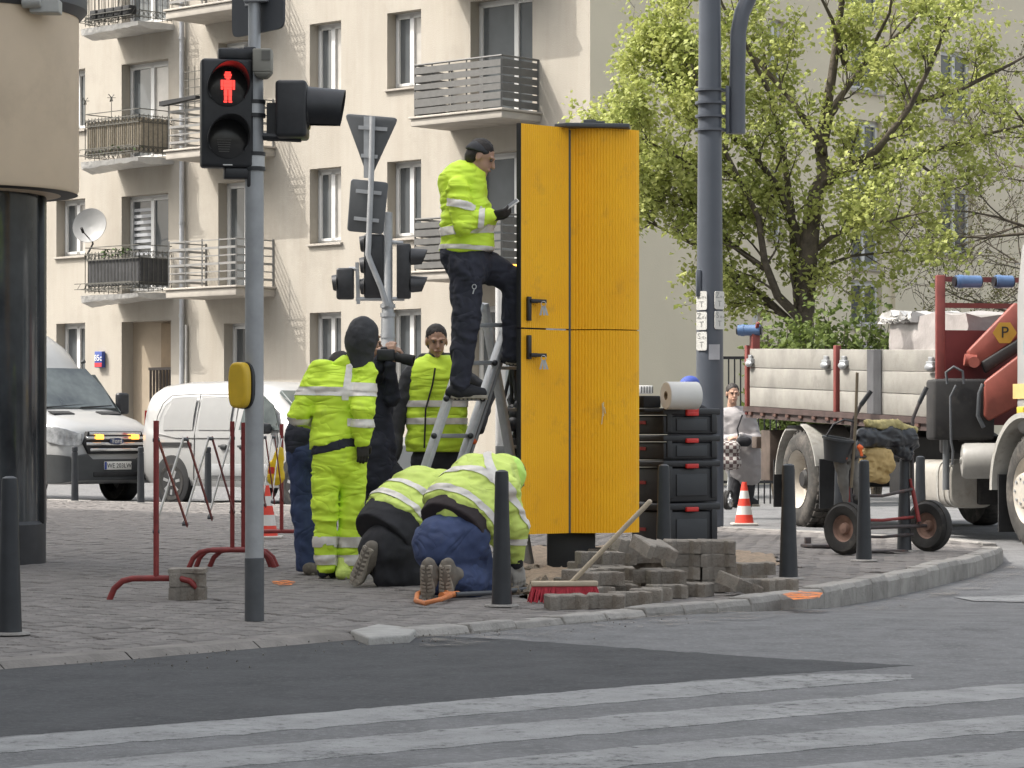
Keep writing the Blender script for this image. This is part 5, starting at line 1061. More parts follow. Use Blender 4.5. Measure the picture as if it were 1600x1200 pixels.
for k in range(14):
    x = xa_+0.2+k*(xb_-xa_-0.3)/13; b = MB(); b.box(T(x, 0.03, zb3-0.06), (0.10, 0.05, 0.09), RT); slope(b).build('board_hinge', mat('hinge_brown', (0.13, 0.07, 0.055), 0.7, var=0.3), lo, smooth=None, bevel=0.008)
b = MB(); b.box(T((xa_+xb_)/2, 0.05, zb3-0.085), (xb_-xa_, 0.04, 0.10), RT); slope(b).build('bed_rail', mat('bed_rail', (0.075, 0.05, 0.045), 0.7, var=0.3), lo, smooth=None)
for px in (1163, 1301.5): x = xof(px); b = MB(); b.box(T(x, 0.05, (zt3+zb3)/2-0.03), (0.075, 0.07, zt3-zb3+0.14), RT); slope(b).build('stanchion', M_LRED, lo, smooth=None, bevel=0.008)
for px in (1170, 1288, 1316, 1452):
    x = xof(px); p = T(x, 0.02, zt3-0.15); b = MB(); b.box(p, (0.16, 0.05, 0.06), RT); b.ball(p+ZV*-0.03-ty*0.02, (0.10, 0.035, 0.04), R=RT); b.box(p+ZV*0.05, (0.09, 0.03, 0.05), RT); slope(b).build('board_latch', M_STEEL, lo, smooth=50, bevel=0.006)
# rear post with blue tube
b = MB(); p = T(xof(1167), 0.1, 2.0); b.box(p, (0.10, 0.10, 0.50), RT); b.beam(p+ZV*0.1-tx*0.05, p+ZV*0.30+tx*0.12, 0.04, 0.04); slope(b).build('rear_post', M_LRED, lo, smooth=None, bevel=0.008)
def canister(p, L, r, d): b = MB(); b.cyl(p-d*L/2, p+d*L/2, r, n=24); b.cyl(p+d*L/2, p+d*(L/2+0.015), r*0.85, n=20, mi=1); b.cyl(p-d*(L/2+0.02), p-d*L/2, r*0.8, n=20, mi=1); b.lathe([(r, -0.02), (r+0.006, -0.02), (r+0.006, 0.02), (r, 0.02)], p-d*L*0.3, d, 24); return b.build('canister', [M_BLUE, M_BLACK], lo, smooth=40)
canister(W(1171, 516, p.y), 0.27, 0.065, Vector((0.96, -0.28, 0)))
# front gantry
Yg = T(xb_+0.05, 0.05, 0).y
def Wg(px, py, d=0.0): return W(px, py, Yg+d)
b = MB(); b.beam(Wg(1469, 430), Wg(1469, 655), 0.09, 0.09); b.build('gantry_post', M_LRED, lo, smooth=None, bevel=0.008)
p1, p0 = Wg(1469, 436), Wg(1469, 477)
far = Vector((ty.x, ty.y, 0))*(WD-0.1)
gx = (p1+tx*0.0)
for q in (p1, p0): b = MB(); b.beam(q, q+far, 0.05, 0.05); b.build('gantry_rail', M_LRED, lo, smooth=None)
b = MB(); b.beam(p1+far+ZV*0.05, p1+far-ZV*1.3, 0.09, 0.09); b.build('gantry_post', M_LRED, lo, smooth=None)
b = MB(); q0 = Wg(1474, 516); b.prism([q0, q0+far, q0+far-ZV*0.95, q0-ZV*0.95], tx*0.05); b.build('headboard', M_LRED2, lo, smooth=None)
d_ = Vector((ty.x, ty.y, 0)).normalized()
canister(p1+d_*0.60, 0.80, 0.065, Vector((0.9, 0.43, 0)).normalized()) if False else None
canister(Wg(1512, 440, -0.08), 0.26, 0.062, Vector((0.97, 0.24, 0)).normalized()); canister(Wg(1568, 440, 0.05), 0.18, 0.062, Vector((0.97, 0.24, 0)).normalized())
# crane between bed and cab
Yc2 = T(xb_+0.7, 0.9, 0).y
def Wc(px, py, d=0.0): return W(px, py, Yc2+d)
def slab3(name, pts, th, m, dd=0.0, bv=0.02): b = MB(); P3 = [Wc(x, y, dd) for x, y in pts]; b.prism(P3, Vector((0.10, 1, 0)).normalized()*th); return b.build(name, m, lo, smooth=None, bevel=bv)
slab3('crane_arm', [(1512, 548), (1586, 472), (1612, 486), (1612, 512), (1530, 572), (1516, 566)], 0.30, M_CRANE)
slab3('crane_boom', [(1538, 596), (1620, 534), (1640, 560), (1640, 610), (1545, 658), (1537, 650)], 0.36, M_CRANE, -0.2)
slab3('crane_ram', [(1532, 566), (1620, 512), (1626, 528), (1540, 584)], 0.14, M_CHAS, -0.02)
b = MB(); b.cyl(Wc(1507, 562), Wc(1525, 564), 0.06, n=16); b.cyl(Wc(1522, 566, -.1), Wc(1522, 566, .5), 0.055, n=16); b.build('crane_pivot', M_CRANE, lo, smooth=40)
slab3('crane_column', [(1500, 600), (1536, 600), (1540, 690), (1498, 690)], 0.5, M_CHAS, 0.05)
b = MB(); b.box(Wc(1500, 640, 0.1), (0.6, 0.5, 0.6)); b.build('crane_base', M_CHAS, lo, smooth=None, bevel=0.03)
b = MB(); b.tube([Wc(1536, 600, -.25), Wc(1530, 615, -.25), Wc(1528, 650, -.25), Wc(1537, 668, -.25)], 0.02, 8); b.tube([Wc(1480, 600, -.2), Wc(1478, 582, -.2), Wc(1490, 573, -.2), Wc(1504, 580, -.2), Wc(1506, 600, -.2)], 0.014, 8); b.tube([Wc(1494, 602, -.3), Wc(1485, 620, -.3), Wc(1486, 690, -.3), Wc(1489, 705, -.3), Wc(1488, 726, -.3)], 0.013, 8); stuff(b.build('hydraulic_hose', M_STEELD, lo, smooth=60))
text('P', 0.16, frame(Wc(1570, 520, -0.012), Vector((1, 0.1, 0)), ZV), M_LETTER, name='crane_logo', parent=lo, depth=0.002)
b = MB(); c0 = Wc(1570, 520, -0.006); b.prism([c0+Vector((dx, 0, dz))*0.12 for dx, dz in ((-1, 0), (-.45, -.85), (.45, -.85), (1, 0), (.45, .85), (-.45, .85))][::-1], (0, 0.004, 0)); b.build('logo_plate', mat('logo_yellow', (0.45, 0.25, 0.03), 0.5), lo, smooth=None)
b = MB(); ya = T(xb_+0.35, -0.02, 0).y
for (y0, y1, i) in ((604, 634, 0), (635, 662, 0), (663, 676, 0), (677, 766, 1)): b.cyl(W(1478.5, y0, ya), W(1478, y1-0.6, ya), 0.026 if i == 0 else 0.034, n=14, mi=i)
b.build('stabiliser_leg', [mat('stab_yellow', (0.62, 0.36, 0.02), 0.5, var=0.15, scale=14), mat('stab_grey', (0.20, 0.21, 0.22), 0.4, metal=0.4)], lo, smooth=40)
b = MB(); b.box(W(1488, 650, ya+0.25), (0.22, 0.3, 0.75)); b.build('valve_block', M_CHAS, lo, smooth=None, bevel=0.03)
# chassis, tanks, mudguards
b = MB(); b.box(T((xa_+WB+1)/2, 1.0, 0.92), (WB+1-xa_, 0.9, 0.30), RT); b.box(T(0, 1.15, 0.55), (0.3, 1.6, 0.25), RT); b.box(T(WB*0.5, 0.6, 0.62), (2.3, 0.5, 0.35), RT); slope(b).build('chassis', M_CHAS, lo, smooth=None, bevel=0.02)
b = MB(); b.box(T(xa_+0.35, 0.5, 0.8), (0.3, 0.7, 0.6), RT); b.box(T(xa_+0.1, 0.9, 0.95), (0.16, 1.6, 0.14), RT); stuff(b.build('rear_underrun', mat('underrun', (0.10, 0.075, 0.06), 0.7, var=0.3), lo, smooth=None, bevel=0.01))
yk = T(WB*0.62, 0.15, 0).y
def drum(px0, px1, pyc, r, Y, m, name, rings=()):
    a = W(px0, pyc, Y); c = a+tx*((px1-px0)/F*Y/abs(tx.x+0.25)); b = MB(); b.lathe([(0.001, 0), (r*0.9, 0.0), (r, 0.03), (r, (c-a).length-0.03), (r*0.9, (c-a).length), (0.001, (c-a).length)], a, tx, 28)
    for f in rings: b.lathe([(r, -0.02), (r+0.012, -0.02), (r+0.012, 0.02), (r, 0.02)], a.lerp(c, f), tx, 28)
    return b.build(name, m, lo, smooth=40)
M_TANK = mat('fuel_tank', (0.42, 0.395, 0.355), 0.4, metal=0.2, var=0.15, scale=4, dirt=((0.24, 0.21, 0.17), 5, 0.55, 0.5))
cq = T(WB*0.60, 0.30, 0.56); b = MB(); pf = superell(cq-tx*0.50, ty, ZV, 0.24, 0.235, 28, 4); b.prism(pf, tx*1.0); ft = b.build('fuel_tank', M_TANK, lo, smooth=40, bevel=0.02)
for dx in (0.2, 0.34, 0.46): b = MB(); b.prism(superell(cq+tx*(dx-0.02), ty, ZV, 0.25, 0.245, 28, 4), tx*0.04); b.build('tank_strap', M_MUD, ft, smooth=40)
b = MB(); c0 = W(1508, 720, T(WB*0.78, 0.2, 0).y); axd = (-tx*0.35-ty*0.94).normalized(); b.lathe([(0.001, 0.05), (0.03, 0.05), (0.04, 0.03), (0.10, 0.04), (0.155, 0.03), (0.175, 0.0), (0.175, -0.35), (0.001, -0.37)], c0, axd, 28); b.build('air_tank', mat('tank_grey', (0.30, 0.29, 0.27), 0.5, var=0.12, scale=6), lo, smooth=40)
def guard(xc, zc, r, wid, a0, a1, m, name, y0=-0.02, th=0.02):
    b = MB(); n = 18; V = []
    for i in range(n+1):
        a = math.radians(a0+(a1-a0)*i/n)
        for rr in (r, r+th):
            for y in (y0, y0+wid): V.append(T(xc-rr*math.cos(a), y, zc+rr*math.sin(a)))
    Fc = []
    for i in range(n):
        o = i*4; Fc += [(o, o+1, o+5, o+4), (o+2, o+6, o+7, o+3), (o, o+4, o+6, o+2), (o+1, o+3, o+7, o+5)]
    b.add(V, Fc+[(0, 2, 3, 1), (n*4, n*4+1, n*4+3, n*4+2)]); return b.build(name, m, lo, smooth=40)
guard(0, 0.53, 0.64, 0.5, 5, 62, M_MUD, 'mudguard'); guard(0, 0.53, 0.64, 0.5, 105, 165, M_MUD, 'mudguard')
g0 = guard(WB, 0.55, 0.66, 0.5, -2, 100, M_MUD, 'mudguard', -0.06, 0.05)
for (x, zz) in ((-0.72, 0.30), (0.72, 0.32), (WB-0.62, 0.22)):
    b = MB(); b.box(T(x, 0.24, zz+0.18), (0.02, 0.5, 0.55), RT); b.build('mud_flap', M_BLACKM, lo, smooth=None)
t, rm = wheel(lo, T(0, 0, 0.54), -ty, 0.54, 0.30, 0.33, M_TREAD, M_RIMW, 'truck'); bolts(rm, T(0, 0.17, 0.54), -ty, 0.16, 8, M_RIMW)
b = MB(); b.lathe([(0.11, -0.2), (0.11, -0.09), (0.085, -0.06), (0.001, -0.06)], T(0, 0, 0.54), -ty, 20); b.build('hub', M_CHAS, rm)
wheel(lo, T(0, 0.34, 0.54), -ty, 0.54, 0.28, 0.33, M_TREAD, M_RIMW, 'plain'); wheel(lo, T(0, WD, 0.54), ty, 0.54, 0.30, 0.33, M_TREAD, M_RIMW, 'plain')
t, rm = wheel(lo, T(WB, 0, 0.53), -ty, 0.53, 0.30, 0.32, M_TREAD, M_RIMW, 'truck')
b = MB(); b.lathe([(0.22, -0.17), (0.19, -0.02), (0.17, 0.04), (0.155, 0.07), (0.001, 0.075)], T(WB, 0, 0.53), -ty, 28); b.build('hub', M_RIMW, rm, smooth=40); bolts(rm, T(WB, -0.065, 0.53), -ty, 0.115, 8, M_STEEL, 0.02, 0.014); bolts(rm, T(WB, 0.10, 0.53), -ty, 0.245, 10, M_STEEL, 0.04, 0.018)
wheel(lo, T(WB, WD, 0.53), ty, 0.53, 0.30, 0.32, M_TREAD, M_RIMW, 'plain')
# cab: lower rear corner at column 1577
x0 = WB-0.62+0.0; cx0 = xof(1578)+0.05
cz = [(0, 1.05), (0, 2.35), (0.10, 2.86), (0.5, 3.02), (1.7, 3.0), (2.0, 2.6), (2.12, 1.6), (2.14, 0.55), (0.95, 0.55), (0.9, 1.05)]
b = MB(); b.prism([T(cx0+x, 0.02, z) for x, z in cz], ty*(WD-0.04)); cab = b.build('cab', M_WHITEP, lo, smooth=None, bevel=0.09, segs=4)
b = MB(); b.prism([T(cx0+x, 0.0, z) for x, z in ((1.0, 1.75), (1.95, 1.75), (1.86, 2.55), (1.0, 2.55))], ty*0.03); b.build('side_window', M_VGLASS, cab, smooth=None)
b = MB(); b.prism([T(cx0+2.10, 0.25, 1.75), T(cx0+2.10, WD-0.25, 1.75), T(cx0+2.02, WD-0.3, 2.62), T(cx0+2.02, 0.3, 2.62)], tx*0.03); b.build('windscreen', M_VGLASS, cab, smooth=None)
b = MB(); b.box(T(cx0+0.25, 0.03, 2.66), (0.5, 0.012, 0.012), RT); b.build('cab_seam', M_SEAM, cab, smooth=None)
b = MB(); b.box(T(cx0-0.03, 0.35, 1.95), (0.05, 0.5, 1.5), RT); b.build('cab_rear_fairing', mat('fairing_grey', (0.3, 0.3, 0.3), 0.5), cab, smooth=None, bevel=0.02)
text('14', 0.20, frame(T(cx0+0.30, 0.008, 1.86), tx, ZV), mat('letter_teal', (0.03, 0.32, 0.42), 0.5, var=0), parent=cab, depth=0.004)
b = MB(); b.box(T(cx0+0.5, 0.012, 1.46), (1.0, 0.012, 0.14), RT); b.build('yellow_stripe', mat('stripe_yellow', (0.62, 0.45, 0.18), 0.5), cab, smooth=None)
b = MB(); b.box(T(cx0+0.20, 0.0, 1.28), (0.14, 0.04, 0.07), RT); b.build('side_marker', mat('marker_yellow', (0.6, 0.45, 0.05), 0.4), cab, smooth=None, bevel=0.01)
# wrapped pallet on the bed
M_WRAP = mat('pallet_wrap', (0.42, 0.385, 0.37), 0.28, var=0.12, scale=3, bump=0.8, bscale=7, coat=0.3)
b = MB(); n = 9
def wrapbox(a, c, y0, y1, z0, z1, m, name, par=None, jit=0.03, seed=1, lab=None):
    rn = random.Random(seed); b = MB(); nu, nvv = 12, 8; us = [a+(c-a)*i/nu for i in range(nu+1)]
    ringp = []
    for i, x in enumerate(us):
        r = []
        for k in range(nvv): r.append((y0, z0+(z1-z0)*k/nvv))
        for k in range(nvv): r.append((y0+(y1-y0)*k/nvv, z1+rn.uniform(-.01, .05)))
        for k in range(nvv+1): r.append((y1, z1-(z1-z0)*k/nvv))
        ringp.append([T(x+rn.uniform(-jit, jit), y+rn.uniform(-jit, jit), z+rn.uniform(-jit, jit)) for y, z in r])
    m_ = len(ringp[0]); b.add([p for r in ringp for p in r], [(i*m_+k, (i+1)*m_+k, (i+1)*m_+k+1, i*m_+k+1) for i in range(nu) for k in range(m_-1)]+[tuple(range(m_)), tuple(range(nu*m_, nu*m_+m_))[::-1]])
    slope(b); return b
b = wrapbox(xof(1345), xb_-0.05, 0.35, 1.9, zb3, 2.33, M_WRAP, 'w')
pw = thing('wrapped_pallet', 'pallet of bricks wrapped in clear plastic on the lorry bed', 'pallet', T(2.4, 1, zb3)); b.build('plastic_wrap', M_WRAP, pw, smooth=30)
b = wrapbox(xof(1335), xof(1385), 0.28, 1.2, 2.27, 2.35, M_WRAP, 'w', seed=4, jit=0.018); b.build('top_sheet', mat('wrap_white', (0.50, 0.49, 0.47), 0.35, var=0.06), pw, smooth=30)
# ================================================================ soft shapes: smooth-blended distance field turned into one mesh
def vnoise(P, seed=0):
    i = np.floor(P).astype(np.int64); f = P-i; f = f*f*(3-2*f)
    def h(a, b, c):
        n = (a*374761393+b*668265263+c*2147483629+seed*974634777) & 0x7fffffff
        n = ((n ^ (n >> 13))*1274126177) & 0x7fffffff; return ((n ^ (n >> 16)) & 0xffff)/32768.0-1.0
    r = 0
    for dx in (0, 1):
        for dy in (0, 1):
            for dz in (0, 1):
                w = (f[..., 0] if dx else 1-f[..., 0])*(f[..., 1] if dy else 1-f[..., 1])*(f[..., 2] if dz else 1-f[..., 2])
                r = r+w*h(i[..., 0]+dx, i[..., 1]+dy, i[..., 2]+dz)
    return r
def cap(a, b, ra, rb=None, flat=None, clip=None): return ('c', np.array(a, float), np.array(b, float), ra, ra if rb is None else rb, flat, clip)
def ell(c, r, R=None): return ('e', np.array(c, float), np.array(r, float), None if R is None else np.array(R))
def dist(P, prims, k):
    d = None
    for q in prims:
        if q[0] == 'c':
            _, a, b, ra, rb, flat, clip = q; ab = b-a; t = np.clip(((P-a)@ab)/max(ab@ab, 1e-9), 0, 1); v = P-a-t[..., None]*ab
            if flat is not None:
                n = np.array(flat[0], float); n /= np.linalg.norm(n); v = v+np.multiply.outer(v@n, n)*(1/flat[1]-1)
            e = np.sqrt((v*v).sum(-1))-(ra+(rb-ra)*t)
            if clip is not None: cn = np.array(clip[1], float); cn /= np.linalg.norm(cn); e = np.maximum(e, (P-np.array(clip[0], float))@cn)
        else:
            _, c, r, R = q; v = P-c
            if R is not None: v = v@R
            s = np.sqrt(((v/r)**2).sum(-1)); e = (s-1)*r.min()
        if d is None: d = e
        else:
            h = np.clip(0.5+0.5*(d-e)/k, 0, 1); d = d*(1-h)+e*h-k*h*(1-h)
    return d
def surface(prims, h=0.014, k=0.03, wr=0.0, ws=(9, 9, 14), seed=0, cuts=(), k2=None):
    lo = np.min([np.minimum(q[1], q[2] if q[0] == 'c' else q[1])-(max(q[3], q[4]) if q[0] == 'c' else q[2].max()) for q in prims], 0)-0.03-wr
    hi = np.max([np.maximum(q[1], q[2] if q[0] == 'c' else q[1])+(max(q[3], q[4]) if q[0] == 'c' else q[2].max()) for q in prims], 0)+0.03+wr
    n = np.ceil((hi-lo)/h).astype(int)+1
    g = np.stack(np.meshgrid(*[lo[i]+h*np.arange(n[i]) for i in range(3)], indexing='ij'), -1)
    D = dist(g, prims, k)
    if wr:
        m = np.abs(D) < 0.06; Q = g[m]*np.array(ws); Q = Q+0.6*np.stack([vnoise(Q*0.5, seed+3), vnoise(Q*0.5, seed+4), vnoise(Q*0.5, seed+5)], -1)
        f = 1-np.abs(vnoise(Q, seed))*1.8; f3 = 1-np.abs(vnoise(Q*np.array([1.9, 1.9, 2.6])+7.7, seed+9))*2.0; D[m] -= wr*(f*0.62+f3*0.36-0.35)
    for p, nn in cuts:
        nn = np.array(nn, float); nn /= np.linalg.norm(nn); D = np.maximum(D, (g-np.array(p, float))@nn)
    S = D < 0; nx, ny, nz = S.shape
    c = np.zeros((nx-1, ny-1, nz-1), int)
    for dx in (0, 1):
        for dy in (0, 1):
            for dz in (0, 1): c += S[dx:nx-1+dx, dy:ny-1+dy, dz:nz-1+dz]
    act = (c > 0) & (c < 8); idx = -np.ones(act.shape, int); A = np.argwhere(act); idx[act] = np.arange(len(A))
    acc = np.zeros((len(A), 3)); cnt = np.zeros(len(A))
    cor = [(x, y, z) for x in (0, 1) for y in (0, 1) for z in (0, 1)]
    for i, p in enumerate(cor):
        for q in cor[i+1:]:
            if sum(abs(a-b) for a, b in zip(p, q)) != 1: continue
            d0 = D[A[:, 0]+p[0], A[:, 1]+p[1], A[:, 2]+p[2]]; d1 = D[A[:, 0]+q[0], A[:, 1]+q[1], A[:, 2]+q[2]]
            m = (d0 < 0) != (d1 < 0); t = np.where(m, d0/np.where(m, d0-d1, 1), 0)
            pt = np.array(p)+t[:, None]*(np.array(q)-np.array(p)); acc[m] += pt[m]; cnt[m] += 1
    V = lo+h*(A+acc/np.maximum(cnt, 1)[:, None]); Fs = []
    for ax in range(3):
        u, w = (ax+1) % 3, (ax+2) % 3; sl0 = [slice(None)]*3; sl1 = [slice(None)]*3; sl0[ax] = slice(0, -1); sl1[ax] = slice(1, None)
        ch = S[tuple(sl0)] != S[tuple(sl1)]; E = np.argwhere(ch); E = E[(E[:, u] > 0) & (E[:, w] > 0) & (E[:, u] < S.shape[u]-1) & (E[:, w] < S.shape[w]-1)]
        def cell(du, dw): e = E.copy(); e[:, u] += du; e[:, w] += dw; return idx[e[:, 0], e[:, 1], e[:, 2]]
        q = np.stack([cell(-1, -1), cell(0, -1), cell(0, 0), cell(-1, 0)], 1); fl = S[E[:, 0], E[:, 1], E[:, 2]]; q[~fl] = q[~fl][:, ::-1]; Fs.append(q)
    Fq = np.concatenate(Fs); return V, Fq[(Fq >= 0).all(1)]
def soft(name, prims, m, parent, **kw):
    V, Fq = surface(prims, **kw); L = base(parent); me = bpy.data.meshes.new(name); me.from_pydata((V-np.array(L)).tolist(), [], Fq.tolist()); me.materials.append(m)
    me.polygons.foreach_set('use_smooth', [True]*len(me.polygons)); me.update()
    o = bpy.data.objects.new(name, me); COL.objects.link(o); o.parent = parent; BASE[o.name] = L
    return o
def band(o, p, axis, half, rad, m, parent, lift=0.005, name='reflective_band', rx=None):
    """strip of the garment's own surface between two planes, set slightly proud"""
    L = np.array(base(o)); p = Vector(p)-Vector(L); ax = Vector(axis).normalized()
    bm = bmesh.new(); bm.from_mesh(o.data)
    bmesh.ops.delete(bm, geom=[f for f in bm.faces if (f.calc_center_median()-p).length > rad or abs((f.calc_center_median()-p).dot(ax)) > half+0.03], context='FACES')
    if not bm.faces: bm.free(); return None
    for s in (1, -1):
        bmesh.ops.bisect_plane(bm, geom=bm.verts[:]+bm.edges[:]+bm.faces[:], plane_co=p+ax*half*s, plane_no=ax*s, clear_outer=True)
    if not bm.faces: bm.free(); return None
    bm.normal_update()
    for v in bm.verts: v.co += v.normal*lift
    me = bpy.data.meshes.new(name); bm.to_mesh(me); bm.free(); me.materials.append(m); me.polygons.foreach_set('use_smooth', [True]*len(me.polygons))
    r = bpy.data.objects.new(name, me); COL.objects.link(r); r.parent = o; BASE[r.name] = Vector(L); return r
# ================================================================ loose things on the pavement
# folding red barrier ---------------------------------------------------------------------------
def barrier_stand(p, lab, w=0.56, h=1.07, two=False):
    r = thing('barrier_stand', lab, 'barrier', p, 'red tubular stands of the folding barrier')
    b = MB(); b.cyl(p+ZV*0.12, p+ZV*h, 0.017, n=12); b.build('post', M_RED, r, smooth=40)
    for o in ((0,) if not two else (-0.05, 0.09)):
        q = p+Vector((0, o, 0)); s = 1.0 if o <= 0 else 0.88
        b = MB(); b.tube([q+Vector((x*s, 0, z)) for x, z in ((-w/2, 0.0), (-w/2+0.03, 0.07), (-w/2+0.08, 0.115), (-w/2+0.14, 0.13), (0, 0.132), (w/2-0.14, 0.13), (w/2-0.08, 0.115), (w/2-0.03, 0.07), (w/2, 0.0))], 0.019, 10); b.build('foot_arch', M_RED, r, smooth=50)
    return r
B1 = G(244, 938); B2 = G(363, 887); B3 = Vector(((440-CX)/F*24.6, 24.6, 0))
barrier_stand(B1, 'red barrier stand with arched foot beside the two stacked pavers'); barrier_stand(B2, 'red barrier stand with two arched feet right behind the signal pole', 0.63, 1.08, True); barrier_stand(B2+Vector((0.07, 0.12, 0)), 'second red barrier post half hidden by the grey signal pole', 0.5); barrier_stand(B3, 'red barrier stand far behind beside the hanging yellow bag', 0.6)
M_BWH = mat('barrier_white', (0.42, 0.40, 0.37), 0.5, var=0.2, scale=10)
def lattice(a, c, n, lab):
    r = thing('barrier_lattice', lab, 'barrier', a); dv = (c-a)/n
    for k in range(n):
        p = a+dv*k; q = p+dv; off = Vector((0.012, 0, 0))
        for m, u, v, o in ((M_RED, p+ZV*0.96, q+ZV*0.40, off), (M_BWH, q+ZV*0.96, p+ZV*0.42, -off)):
            b = MB(); b.beam(u+o, v+o, 0.008, 0.026); b.build('bar', m, r, smooth=None)
    for k in range(n+1):
        for z in (0.955, 0.41): b = MB(); b.cyl(a+dv*k+ZV*z-Vector((0.02, 0, 0)), a+dv*k+ZV*z+Vector((0.02, 0, 0)), 0.012, n=8); b.build('pivot', M_STEELD, r)
lattice(B1, B2, 3, 'red and white criss-cross lattice of the folding barrier near the stacked pavers'); lattice(B2+Vector((0.07, 0.12, 0)), B3, 4, 'criss-cross barrier lattice behind the grey signal pole')
# pavers ---------------------------------------------------------------------------------------
V_, F_, n_p = paver_mesh(0.0, 0.08, 0.007); V_ = [(x*1.12, y*1.12, z) for x, y, z in V_]
pm = bpy.data.meshes.new('loose_paver'); pm.from_pydata(V_, [], [f[::-1] for f in F_]+[tuple(range(n_p))[::-1]]); M_PAVL = mat('loose_paver_grey', (0.25, 0.225, 0.195), 0.9, var=0.2, scale=12, bump=0.5, bscale=90, rnd=0.22, spec=0.25, dirt=((0.13, 0.10, 0.075), 7, 0.5, 0.6)); pm.materials.append(M_PAVL)
pr_ = random.Random(21)
def paver(p, yaw, lab, group, tilt=(0, 0), zoff=0):
    o = bpy.data.objects.new('loose_paver', pm); COL.objects.link(o); o.location = Vector(p)+ZV*zoff; o.rotation_euler = (tilt[0]+pr_.gauss(0, .015), tilt[1]+pr_.gauss(0, .015), yaw); BASE[o.name] = Vector(p); return tag(o, lab, 'paver', group)
L1, G1 = 'grey concrete paver lying in the messy heap under the broom handle', 'pavers in the messy heap'
heap = [(885, 954, 0, .1), (947, 953, 0, .0), (985, 949, 0, .15), (1018, 943, 0, 1.2), (1043, 937, 0, .2), (1083, 934, 0, -.3), (925, 941, 0, .8), (965, 936, 0, .3), (1000, 930, 0, .9), (935, 928, 0, .2), (1030, 923, 0, 1.4), (900, 925, 0, .4), (960, 921, 0, 1.3),
        (990, 924, 1, .1), (940, 917, 1, .25), (1020, 912, 1, 1.5), (1040, 914, 1, .1), (965, 909, 1, .1), (915, 912, 1, .9),
        (950, 905, 2, .05), (985, 901, 2, .3), (1015, 896, 2, 1.45), (1035, 897, 2, .2), (920, 899, 2, .2), (965, 893, 2, .8),
        (930, 884, 3, .0), (965, 884, 3, .15), (1003, 882, 3, .1), (1025, 879, 3, .9), (985, 876, 3, .5)]
TIER = ['bottom tier of the messy heap beside the broom', 'middle tier of the messy heap beside the broom', 'top tier of the messy heap behind the broom handle']
for px, py, l, yaw in heap:
    l = 0 if py >= 919 else (1 if py >= 890 else 2); paver(G(px, py-1, l*0.08)+Vector((0, 0.08, 0)), yaw+pr_.gauss(0, .1), 'grey concrete paver in the '+TIER[l], 'pavers in the messy heap', zoff=0.003)
for (px, py, l) in ((935, 905, 0), (965, 900, 0), (995, 898, 0), (1020, 900, 0), (950, 890, 0), (985, 888, 0), (1010, 886, 0), (940, 893, 1), (975, 889, 1), (1005, 886, 1), (930, 900, 0)): paver(G(px, py, 0)+Vector((0, .1, l*0.0815)), pr_.uniform(0, 1.6), 'grey concrete paver in the '+TIER[l], 'pavers in the messy heap', zoff=0.003)
for (px, py, z, yaw, t) in ((1020, 868, 0.27, .6, (.35, .2)), (985, 866, 0.26, .3, (.1, .25))): paver(G(px, py, z)+Vector((0, .12, 0)), yaw, 'grey concrete paver lying askew on top of the messy heap', 'pavers in the messy heap', t)
G2 = 'pavers in the neat stack'; c0 = G(1092, 926)+Vector((0, 0.17, 0))
for l in range(4):
    for (dx, dy) in ((-.10, -.085), (.125, -.085), (-.10, .10), (.125, .10)):
        paver(c0+Vector((dx+pr_.gauss(0, .006), dy+pr_.gauss(0, .006), l*0.0805)), 0.03*((-1)**l)+pr_.gauss(0, .03), 'grey concrete paver in the %s layer of the neat stack beside the bollard' % ('bottom', 'second', 'third', 'top')[l], G2)
L3, G3 = 'loose grey paver on the ground between the neat stack and the flared bollard', 'loose pavers on the ground'
for px, py, z, yaw, t in ((1153, 924, 0.03, .7, (.25, .3)), (1186, 925, 0, .1, (0, 0)), (1213, 925, 0, .5, (0, 0)), (1176, 908, 0, 1.4, (0, 0)), (1183, 899, 0.08, .1, (0, 0)), (1160, 912, 0, .3, (0, 0))): paver(G(px, py, z)+Vector((0, .07, 0)), yaw, L3, G3, t)
c1 = G(290, 939)+Vector((0, 0.12, 0)); L4 = 'grey paver stacked on another beside the arched foot of the red stand'
for l in range(2): paver(c1+ZV*(l*0.081), 0.05+l*0.05, L4, 'pavers weighing down the barrier')
o = paver(c1+ZV*0.162, 0.02, L4, 'pavers weighing down the barrier'); o.scale = (1, 1, 0.35)
# rubble lumps near the dig
rub = MB(); rr = random.Random(8)
for k in range(60):
    px, py = rr.uniform(795, 905), rr.uniform(884, 926); s = rr.uniform(0.015, 0.055); p = G(px, py, 0.02); e = Euler((rr.random()*3, rr.random()*3, rr.random()*3)).to_matrix(); rub.add([p+e@(Vector(v)*s*rr.uniform(.7, 1.3)) for v in ((1, 0, 0), (-1, 0, 0), (0, 1, 0), (0, -1, 0), (0, 0, 1), (0, 0, -1))], [(0, 2, 4), (2, 1, 4), (1, 3, 4), (3, 0, 4), (2, 0, 5), (1, 2, 5), (3, 1, 5), (0, 3, 5)])
stuff(tag(rub.build('rubble', mat('rubble', (0.26, 0.215, 0.165), 0.95, var=0.3, scale=15, bump=0.6), smooth=None), 'small broken stones and clods around the dug hole', 'rubble'))
